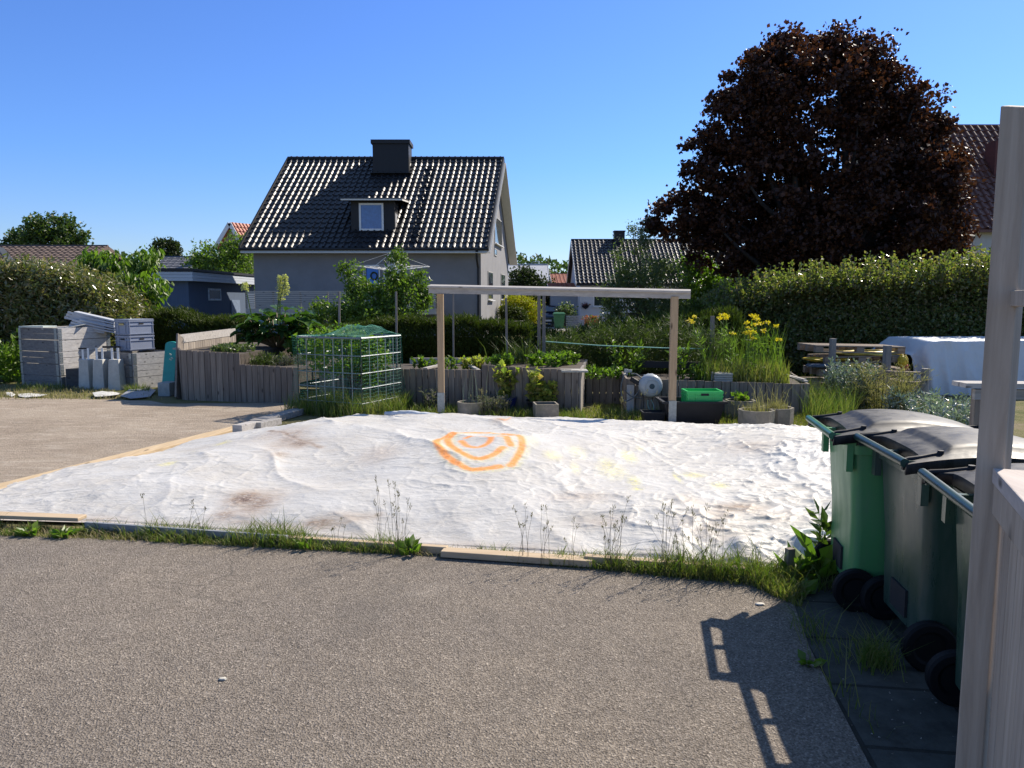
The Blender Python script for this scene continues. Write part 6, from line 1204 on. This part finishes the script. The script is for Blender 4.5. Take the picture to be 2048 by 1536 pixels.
GBn = thing('wheelie_bin', 'distant green wheelie bin standing at the end of the slatted street fence', 'wheelie bin', (PY(1118, 650, 48.6).x, 48.6, 0)); q = PY(1118, 632, 48.6); gbm = plain('distant bin green', (.04, .17, .07), .4, bmp=0)
b = MB(); b.loft([[Vector((q.x+sx*w_/2, 48.6+sy*d_/2, z)) for sx, sy in ((-1, -1), (1, -1), (1, 1), (-1, 1))] for w_, d_, z in ((.56, .52, .05), (.68, .66, .9), (.74, .72, .9), (.74, .72, .95))]); b.build('body', gbm, GBn)
b = MB(); b.loft([[Vector((q.x+sx*w_/2, 48.6+sy*d_/2, z)) for sx, sy in ((-1, -1), (1, -1), (1, 1), (-1, 1))] for w_, d_, z in ((.76, .74, .952), (.76, .74, 1.0), (.6, .5, 1.06))]); b.build('lid', gbm, GBn)
for s_ in (-1, 1): b = MB(); b.lathe((q.x+s_*.26, 48.9, .1), [(.05, -.03), (.1, -.03), (.1, .03), (.05, .03)], 14, axis='X'); b.build('wheel', M_BLACKPL, GBn)
# parked car, front towards us
CY = 52; cx = PY(1096, 650, CY).x; CR = thing('parked_car', 'dark blue car parked in the driveway partly hidden by the twin stakes', 'car', (cx, CY+2, 0)); M_CAR = plain('dark blue car paint', (.008, .012, .03), .2, bmp=0, spec=.8)
b = MB(); prof = [(0, .25), (0, .75), (.15, .85), (1.0, 1.0), (1.6, 1.45), (3.4, 1.5), (4.1, 1.0), (4.3, .9), (4.3, .25)]; b.prism([(cx-.88, CY+y, z) for y, z in prof], (1.76, 0, 0)); b.build('body', M_CAR, CR, bevel=.08)
b = MB(); b.prism([(cx-.68, CY+1.02, 1.04), (cx+.68, CY+1.02, 1.04), (cx+.58, CY+1.55, 1.42), (cx-.58, CY+1.55, 1.42)], (0, -.04, .03)); b.build('windscreen', M_GLASS, CR)
for s_ in (-1, 1): b = MB(); b.box((cx+s_*.62, CY-.01, .7), (.36, .06, .14)); b.build('headlight', glassm('headlight glass', (.5, .52, .55)), CR, bevel=.02)
for s_ in (-1, 1):
    for y in (.85, 3.4): b = MB(); b.lathe((cx+s_*.8, CY+y, .32), [(.2, -.11), (.32, -.1), (.32, .1), (.2, .11)], 18, axis='X'); b.build('wheel', M_BLACKPL, CR)
b = MB(); b.box((cx, CY-.02, .45), (.5, .02, .11)); b.build('number_plate', M_WHITE, CR)
# handrail beside the grey house
hl = thing('handrail', 'thin dark metal handrail at the basement steps of the grey house', 'railing', (PY(1000, 650, 37).x, 37, 0)); b = MB(); zz = PY(1030, 643, 37).z; a = PY(965, 645, 36.2); c_ = PY(1046, 643, 38); b.tube([(a.x, a.y-.6, zz), (c_.x, c_.y, zz)], .022, 6); b.build('rail', M_BLKMET, hl)
for k in range(7): q = Vector((a.x, a.y-.6, 0)).lerp(Vector((c_.x, c_.y, 0)), k/6); b = MB(); b.tube([q, q+Vector((0, 0, zz))], .015, 5); b.build('post', M_BLKMET, hl)
# ------------------------------------------------------------ wheelie bins
def rrect(x0, x1, yw, z, r=.05, n=4, M=None, sk=0):
    pts = []
    for cx_, cy_, a0 in ((x1-r, yw-r, 0), (x0+r, yw-r, 90), (x0+r, -yw+r, 180), (x1-r, -yw+r, 270)):
        for k in range(n+1): a = R(a0+90*k/n); pts.append(Vector((cx_+r*math.cos(a), cy_+r*math.sin(a), z)))
    return [M @ p for p in pts] if M else pts
def bin_(label, near, far, body, barm, lidm, zh=1.03, kx=1.0, dep=.80):
    n_ = Vector((near[0], near[1], 0)); f_ = Vector((far[0], far[1], 0)); c = (n_+f_)/2; d = (f_-n_); Wd = d.length/2+.01; ang = math.atan2(d.y, d.x)-math.pi/2
    t = thing('wheelie_bin', label, 'wheelie bin', (c.x, c.y, 0), 'wheelie bins beside the fence'); M = Matrix.Translation(c) @ Matrix.Rotation(ang, 4, 'Z')
    w2 = Wd-.02; bx0 = .095
    def BX(b, x, y, z, sx, sy, sz): b.add([M@Vector((x+i*sx/2, y+j*sy/2, z+k*sz/2)) for i in (-1, 1) for j in (-1, 1) for k in (-1, 1)], [(0, 1, 3, 2), (4, 6, 7, 5), (0, 4, 5, 1), (2, 3, 7, 6), (0, 2, 6, 4), (1, 5, 7, 3)])
    b = MB(); rings = []
    for z, x0, x1, yw in ((.03, .26, dep-.12, w2*.80), (.10, .24, dep-.10, w2*.83), (.13, .13, dep-.09, w2*.84), (.5, .125, dep-.04, w2*.90), (.86, .10, dep+.015, w2*.975), (.88, .10, dep+.02, w2*.98), (.885, .085, dep+.045, w2+.015), (.955, .08, dep+.05, w2+.02), (.957, .10, dep+.03, w2), (.90, .12, dep, w2-.02)): rings.append(rrect(x0, x1, yw, z*zh/.985, M=M, r=.055))
    b.loft(rings, True, True); body_o = b.build('body', body, t, auto=35)
    b = MB()
    BX(b, .055, 0, zh-.02, .11, .03, .03); b.build('handle_bracket', body, t); b = MB()
    for s_ in (-1, 1): b = MB(); BX(b, .06, s_*(Wd-.015), zh-.02, .13, .022, .06); BX(b, .085, s_*(Wd-.035), zh-.12, .035, .05, .17); b.build('handle_bracket', body, t)
    b = MB(); b.tube([M@Vector((-.015, y, zh)) for y in (-Wd, Wd)], .021, 12); b.build('handle', barm, t, auto=50)
    # dark box painting the shade of the axle recess, then axle and wheels
    b = MB(); BX(b, .135, 0, .25, .04, w2*.62, .14); b.build('axle_recess_shade', M_DARK, t); b = MB(); b.tube([M@Vector((.17, -Wd+.05, .125)), M@Vector((.17, Wd-.05, .125))], .012, 8); b.build('axle', M_ZINC, t)
    for s_ in (-1, 1):
        b = MB(); rr = []; cw = Vector((.16, s_*(Wd-.045), .125))
        for r_, y in ((.02, -.02), (.07, -.018), (.085, -.03), (.115, -.03), (.125, -.018), (.125, .018), (.115, .03), (.085, .03), (.07, .018), (.02, .02)): rr.append([M@(cw+Vector((r_*math.cos(2*math.pi*j/28), y, r_*math.sin(2*math.pi*j/28)))) for j in range(28)])
        b.loft(rr); b.build('wheel', plain('tyre black', (.006, .006, .007), .7, bmp=.1, spec=.2) if 'tyre black' not in bpy.data.materials else bpy.data.materials['tyre black'], t, auto=35)
    # lid: domed with a sunken rim line and raised panel
    nu, nv = 44, 36; u = np.linspace(0, 1, nu); v = np.linspace(-1, 1, nv); UU, VV = np.meshgrid(u, v); lx = .080-.09*sstep(.70, .97, np.abs(VV))*(1-UU)**3+(dep+.015)*UU
    arc = .985+.085*np.sin(np.clip(UU*.96+.10, 0, 1)*math.pi*.93)**.8 - .03*UU
    arc = arc - .035*np.abs(VV)**3.5 - .03*sstep(.92, 1, UU)
    pan = sstep(.13, .17, UU)*sstep(.90, .86, UU)*sstep(.80, .75, np.abs(VV)); arc = arc+.018*pan-.008*sstep(.1, .13, UU)*sstep(.9, .93, 1-np.abs(VV)*0)*0
    ly = VV*(Wd+.012)*(1-.02*UU)
    top_ = np.stack([lx, ly, arc*zh/.985], -1); V = []; 
    skirt = top_.copy(); 
    idx = lambda i, j: i*nu+j
    Vt = [M@Vector(p) for p in top_.reshape(-1, 3)]; per = [(0, j) for j in range(nu)]+[(i, nu-1) for i in range(1, nv)]+[(nv-1, j) for j in range(nu-2, -1, -1)]+[(i, 0) for i in range(nv-2, 0, -1)]
    F_ = [(idx(i, j), idx(i, j+1), idx(i+1, j+1), idx(i+1, j)) for i in range(nv-1) for j in range(nu-1)]; base = len(Vt); ctr = top_.reshape(-1, 3).mean(0)
    for (i, j) in per: p = top_[i, j]; Vt.append(M@Vector((p[0]+.006*np.sign(p[0]-ctr[0]), p[1]*1.012, p[2]-.05)))
    for k, (i, j) in enumerate(per): k2 = (k+1) % len(per); i2, j2 = per[k2]; F_.append((idx(i, j), base+k, base+k2, idx(i2, j2)))
    b = MB(); b.add(Vt, F_); lid = b.build('lid', lidm, t, auto=50); so = lid.modifiers.new('solid', 'SOLIDIFY'); so.thickness = .006; so.offset = -1
    for s_ in (-1, 1):
        b = MB(); y = s_*(Wd-.03); P_ = [Vector((-.015, y, zh)), Vector((.01, y*.99, zh+.012)), Vector((.07, y*.965, zh+.020)), Vector((.16, y*.93, zh+.040))]; b.tube([M@p for p in P_], [.017, .013, .012, .010], 8); b.tube([M@(P_[-1]+Vector((0, 0, -.004))), M@(P_[-1]+Vector((0, 0, .014)))], .014, 10); BX(b, 0, y, zh-.012, .03, .02, .05); b.build('hinge_arm', M_BLACKPL, t, auto=50)
    b = MB(); P_ = [Vector((dep+.05, -.17, zh-.01)), Vector((dep+.12, -.15, zh-.0)), Vector((dep+.125, .15, zh-.0)), Vector((dep+.05, .17, zh-.01))]; b.tube([M@p for p in P_], .014, 8); b.build('lid_grip', M_BLACKPL, lid)
    return t, M
def binplastic(name, c, rough=.28, spec=.6):
    m, nt, b = nodes(name); g = geo_pos(nt); f = noise_n(nt, geo_pos(nt, (9, 9, 1.6)), 1.5, 7, .7); f2 = noise_n(nt, g, 3, 3)
    col = mixc(nt, ramp(nt, f, [(.45, (0, 0, 0)), (.75, (.7, .7, .7))]), c, tuple(.6*x+.06 for x in c)); nt.links.new(col, b.inputs['Base Color'])
    nt.links.new(ramp(nt, f, [(.35, (rough,)*3), (.75, (rough+.25,)*3)]), b.inputs['Roughness']); b.inputs['Specular IOR Level'].default_value = spec
    bump(nt, b, f2, .25, .02); return m
M_LID = binplastic('grey black lid plastic', (.011, .012, .015), .40, .4)
GB1 = binplastic('green bin plastic', (.075, .27, .10)); GB2 = binplastic('dark green bin plastic', (.032, .065, .048), .24); GB3 = binplastic('very dark green bin plastic', (.03, .07, .045), .24)
HB1 = plain('green handle', (.04, .16, .08), .3, bmp=0, spec=.6); HB2 = plain('dark green handle', (.015, .045, .035), .35, bmp=0, spec=.6)
def hp(u, v): p = P(u, v, 1.03); return (p.x, p.y)
bin_('far mid green wheelie bin with grey black lid next to the tarpaulin', hp(1670, 871), hp(1623, 837), GB1, HB1, M_LID)
bin_('middle dark green wheelie bin with a grey black lid and shiny dented side', hp(1815, 925.5), hp(1721, 874), GB2, HB2, M_LID)
bin_('nearest dark green wheelie bin half hidden by the fence post', hp(1966, 1031), hp(1854, 947), GB3, HB2, M_LID)

# ------------------------------------------------------------ fence at the right edge
FP = Vector((PY(1984, 600, 2.2).x+.052, 2.22, 0)); zp = PY(2025, 206, 2.2).z; FN = thing('wooden_fence', 'pale board fence with tall square post at the right edge', 'fence', tuple(FP)); fd = Vector((-.40, -.917, 0)); 
b = MB(); w_ = .074; M = Matrix.Translation(FP) @ Matrix.Rotation(R(42), 4, 'Z'); cs = [(-1, -1), (1, -1), (1, 1), (-1, 1)]
zc_ = [zp-.02, zp-.005, zp+.012, zp-.002]
b.loft([[M@Vector((x*w_/2, y*w_/2, 0)) for x, y in cs], [M@Vector((cs[k][0]*w_/2, cs[k][1]*w_/2, zc_[k])) for k in range(4)]]); b.build('post', M_FENCE, FN, bevel=.004)
zcap = PY(2000, 955, 2.15).z; nrm = Vector((.917, -.4, 0)); s0 = FP+fd*.05+nrm*.04
b = MB()
for k in range(14):
    p = s0+fd*(.05+.098*k); b.bar(p+Vector((0, 0, .05)), p+Vector((0, 0, zcap-.02)), .093, .024, up=nrm)
b.build('boards', M_FENCE, FN, bevel=.003)
b = MB(); b.bar(s0+Vector((0, 0, zcap)), s0+fd*1.6+Vector((0, 0, zcap)), .10, .045); b.build('cap_rail', wood('fence cap', (.56, .50, .45), (.38, .33, .3), 'Y', isl=.1), FN, bevel=.004)
b = MB(); b.bar(s0+nrm*-.035+Vector((0, 0, zcap-.07)), s0+fd*1.6+nrm*-.035+Vector((0, 0, zcap-.07)), .02, .09); b.build('side_rail', M_FENCE, FN, bevel=.003)
zr_ = PY(2040, 597, 2.1).z; b = MB(); b.bar(FP+fd*.02+nrm*.02+Vector((0, 0, zr_)), FP+fd*1.6+nrm*.02+Vector((0, 0, zr_)), .03, .045); b.build('upper_rail', M_FENCE, FN, bevel=.003)
p_ = FP+fd*1.62; b = MB(); b.box((p_.x, p_.y, zp/2), (w_, w_, zp), rz=R(42)); b.build('post', M_FENCE, FN, bevel=.004)

# ------------------------------------------------------------ grass strip between asphalt and tarpaulin
def band(pts_near, pts_far, n):
    t = RNG.random(n); a = poly_at(pts_near, t); c_ = poly_at(pts_far, t); k = RNG.random((n, 1)); return a*(1-k)+c_*k, t
na = [xy(-200, 1062), xy(0, 1074), xy(400, 1092), xy(900, 1118), xy(1250, 1148), xy(1500, 1172), xy(1580, 1212)]
fa = [xy(-200, 1044), xy(0, 1054), xy(400, 1070), xy(900, 1102), xy(1250, 1128), xy(1500, 1148), xy(1600, 1165)]
q, t_ = band(na, fa, 15000); den = fbm(q[:, 0]*2.3, q[:, 1]*3, 55, 3); kp = den > .34; q = q[kp]; hh = .035+.17*np.clip(den[kp]-.34, 0, 1)
hh *= RNG.choice([1, 1, 1, 1.8], len(q)); V, T = grass_arrays(z0(q, .0), hh*1.05, .0075, .8); tag(np_mesh('grass_strip', V, None, T, L_GRASS), kind='stuff')
q, t_ = band(na, fa, 6500); V, T = grass_arrays(z0(q, .0), .05, .006, 1.0); tag(np_mesh('dry_grass_strip', V, None, T, L_DRY), kind='stuff')
q = scatter_poly([xy(1250, 1150), xy(1500, 1140), xy(1640, 1140), xy(1600, 1220), xy(1500, 1175)], 1900); V, T = grass_arrays(z0(q), .08, .007, .9); tag(np_mesh('long_grass_strip', V, None, T, L_DRYG), kind='stuff')
# tall seeding stalks
def stalks(n, pts, hmin, hmax, name, mat, head=14):
    b = MB(); P_ = []; ax = []
    t = np.clip(RNG.choice(RNG.random(max(3, n//6)), n)+RNG.normal(size=n)*.018, 0, 1); base = poly_at(pts, t)
    for i in range(n):
        h = random.uniform(hmin, hmax); d = Vector((random.gauss(0, .13), random.gauss(0, .1), 0))*h; s = Vector((*base[i], 0))+Vector((0, random.uniform(-.05, .05), 0)); m_ = s+d*.4+Vector((0, 0, h*.6)); e = s+d+Vector((random.gauss(0, .02), 0, h)); b.tube([s, m_, e], [.0016, .0013, .0007], 3, cap=False)
        for k in range(head): q = random.random()*.26; P_.append(tuple(e.lerp(m_, q)+Vector((random.gauss(0, .006), random.gauss(0, .006), 0)))); ax.append((random.gauss(0, .4), random.gauss(0, .4), 1))
    me_v = np.array([tuple(p) for p in b.v]); fq = np.array(b.f); V, T = leaf_arrays(np.array(P_), .02, .004, np.array(ax), spread=.3); o = len(me_v)
    tag(np_mesh(name, np.concatenate([me_v, V]), fq, T+o, mat), kind='stuff')
stalks(60, [xy(1010, 1130), xy(1250, 1146), xy(1540, 1172)], .2, .5, 'seeding_grass', leafm('brown seed heads', [(.10, .08, .05), (.20, .16, .10), (.15, .14, .06)], .3, .7, .2))
stalks(16, [xy(760, 1108), xy(1050, 1128)], .25, .55, 'seeding_grass', bpy.data.materials['brown seed heads']); stalks(9, [xy(100, 1075), xy(560, 1095), xy(760, 1108)], .12, .38, 'seeding_grass', bpy.data.materials['brown seed heads'])
stalks(60, [(-.6, 11.3), (1.2, 11.1), (4.2, 10.7)], .25, .5, 'seeding_grass', L_DRY)
def rosette(name, label, c, n, L, W, mat, h=.1, up=.9, cat='weed'):
    k = RNG.random(n)*2*math.pi; p = np.array([c[0], c[1], 0])+np.stack([np.cos(k)*.02, np.sin(k)*.02, RNG.random(n)*h], 1); ax = np.stack([np.cos(k), np.sin(k), np.full(n, up)], 1); V, T = leaf_arrays(p, L, W, ax, spread=.25, fold=.12); return tag(np_mesh(name, V, None, T, mat), label, cat)
for (u, v, n, L, W, h, up, lb) in ((1592, 1150, 14, .22, .085, .06, 1.0, 'broad leaved dock weed left of the white bucket'), (1640, 1165, 16, .2, .08, .16, .8, 'broad leaved weed growing at the far bin wheel'), (1600, 1190, 10, .1, .06, .02, .6, 'small bright weed at the asphalt corner'), (60, 1072, 34, .08, .04, .03, .6, 'low leafy weed at the left end of the grass strip'), (130, 1076, 30, .08, .04, .03, .6, 'second low leafy weed at the left end of the grass strip'), (820, 1112, 26, .09, .05, .07, .9, 'leafy weed in the middle of the grass strip'), (610, 1100, 16, .08, .045, .05, .8, 'small leafy weed before the middle beige board'), (1618, 1330, 16, .06, .035, .02, .6, 'small yellow green weed in the joint beside the bins')):
    c = P(u, v); rosette('weed', lb, c, n, L, W, L_BRIGHT, h, up)
c = P(1640, 1150); sprigs('thistle', 'upright leafy thistle stem beside the far bin', 'weed', (c.x, c.y, 0), 3, .42, .04, L_MID, .10, .035, 20, lean=.15)
q = np.concatenate([np.array(xy(1745, 1330))+RNG.normal(size=(260, 2))*[.05, .05], np.array(xy(1660, 1300))+RNG.normal(size=(25, 2))*[.04, .12], np.array(xy(1690, 1400))+RNG.normal(size=(30, 2))*[.03, .2], np.array(xy(1615, 1270))+RNG.normal(size=(35, 2))*[.03, .1], np.array(xy(1660, 1180))+RNG.normal(size=(120, 2))*[.1, .05]])
V, T = grass_arrays(z0(q), .17, .005, .9); tag(np_mesh('paving_grass', V, None, T, L_GRASS), kind='stuff')
c = P(1640, 1128); c.y += .1; BK = thing('bucket', 'small white bucket half hidden behind the far green bin', 'bucket', tuple(c)); b = MB(); b.lathe(c, [(.07, 0), (.095, .17), (.105, .17), (.105, .185), (.09, .185), (.085, .16), (.06, .02), (.0001, .02)], 24); b.build('bucket_wall', M_WHITE, BK, auto=40)
c = P(1578, 1150); b = MB(); b.box((c.x, c.y, .09), (.05, .04, .18), rz=.3); tag(b.build('short_stub', M_GREYWOOD), 'short grey wooden stub in the grass at the tarpaulin corner', 'stub')
# pale scraps and pebbles on the asphalt
for (u, v, r_, lb) in ((446, 1364, .022, 'pale flattened pebble on the asphalt near the lower left'), (1520, 1213, .03, 'pale dry leaf at the asphalt corner')):
    c = P(u, v); b = MB(); b.lathe((c.x, c.y, .012), [(r_*.2, .004), (r_, .002), (r_*.8, .008), (r_*.2, .01)], 7, sq=.6); tag(b.build('pebble', plain('pale stone', (.5, .47, .4), .8)), lb, 'pebble')
n = 900; q = np.stack([RNG.uniform(-3.2, 2.0, n), RNG.uniform(2.6, 5.0, n)], 1); V, T = leaf_arrays(z0(q, .014), .010, .007, None, fold=.5); V[:, 2] = .011+np.abs(V[:, 2]-.014)*.5; tag(np_mesh('loose_grit', V, None, T, plain('loose grit', (.26, .23, .2), .9)), kind='stuff')
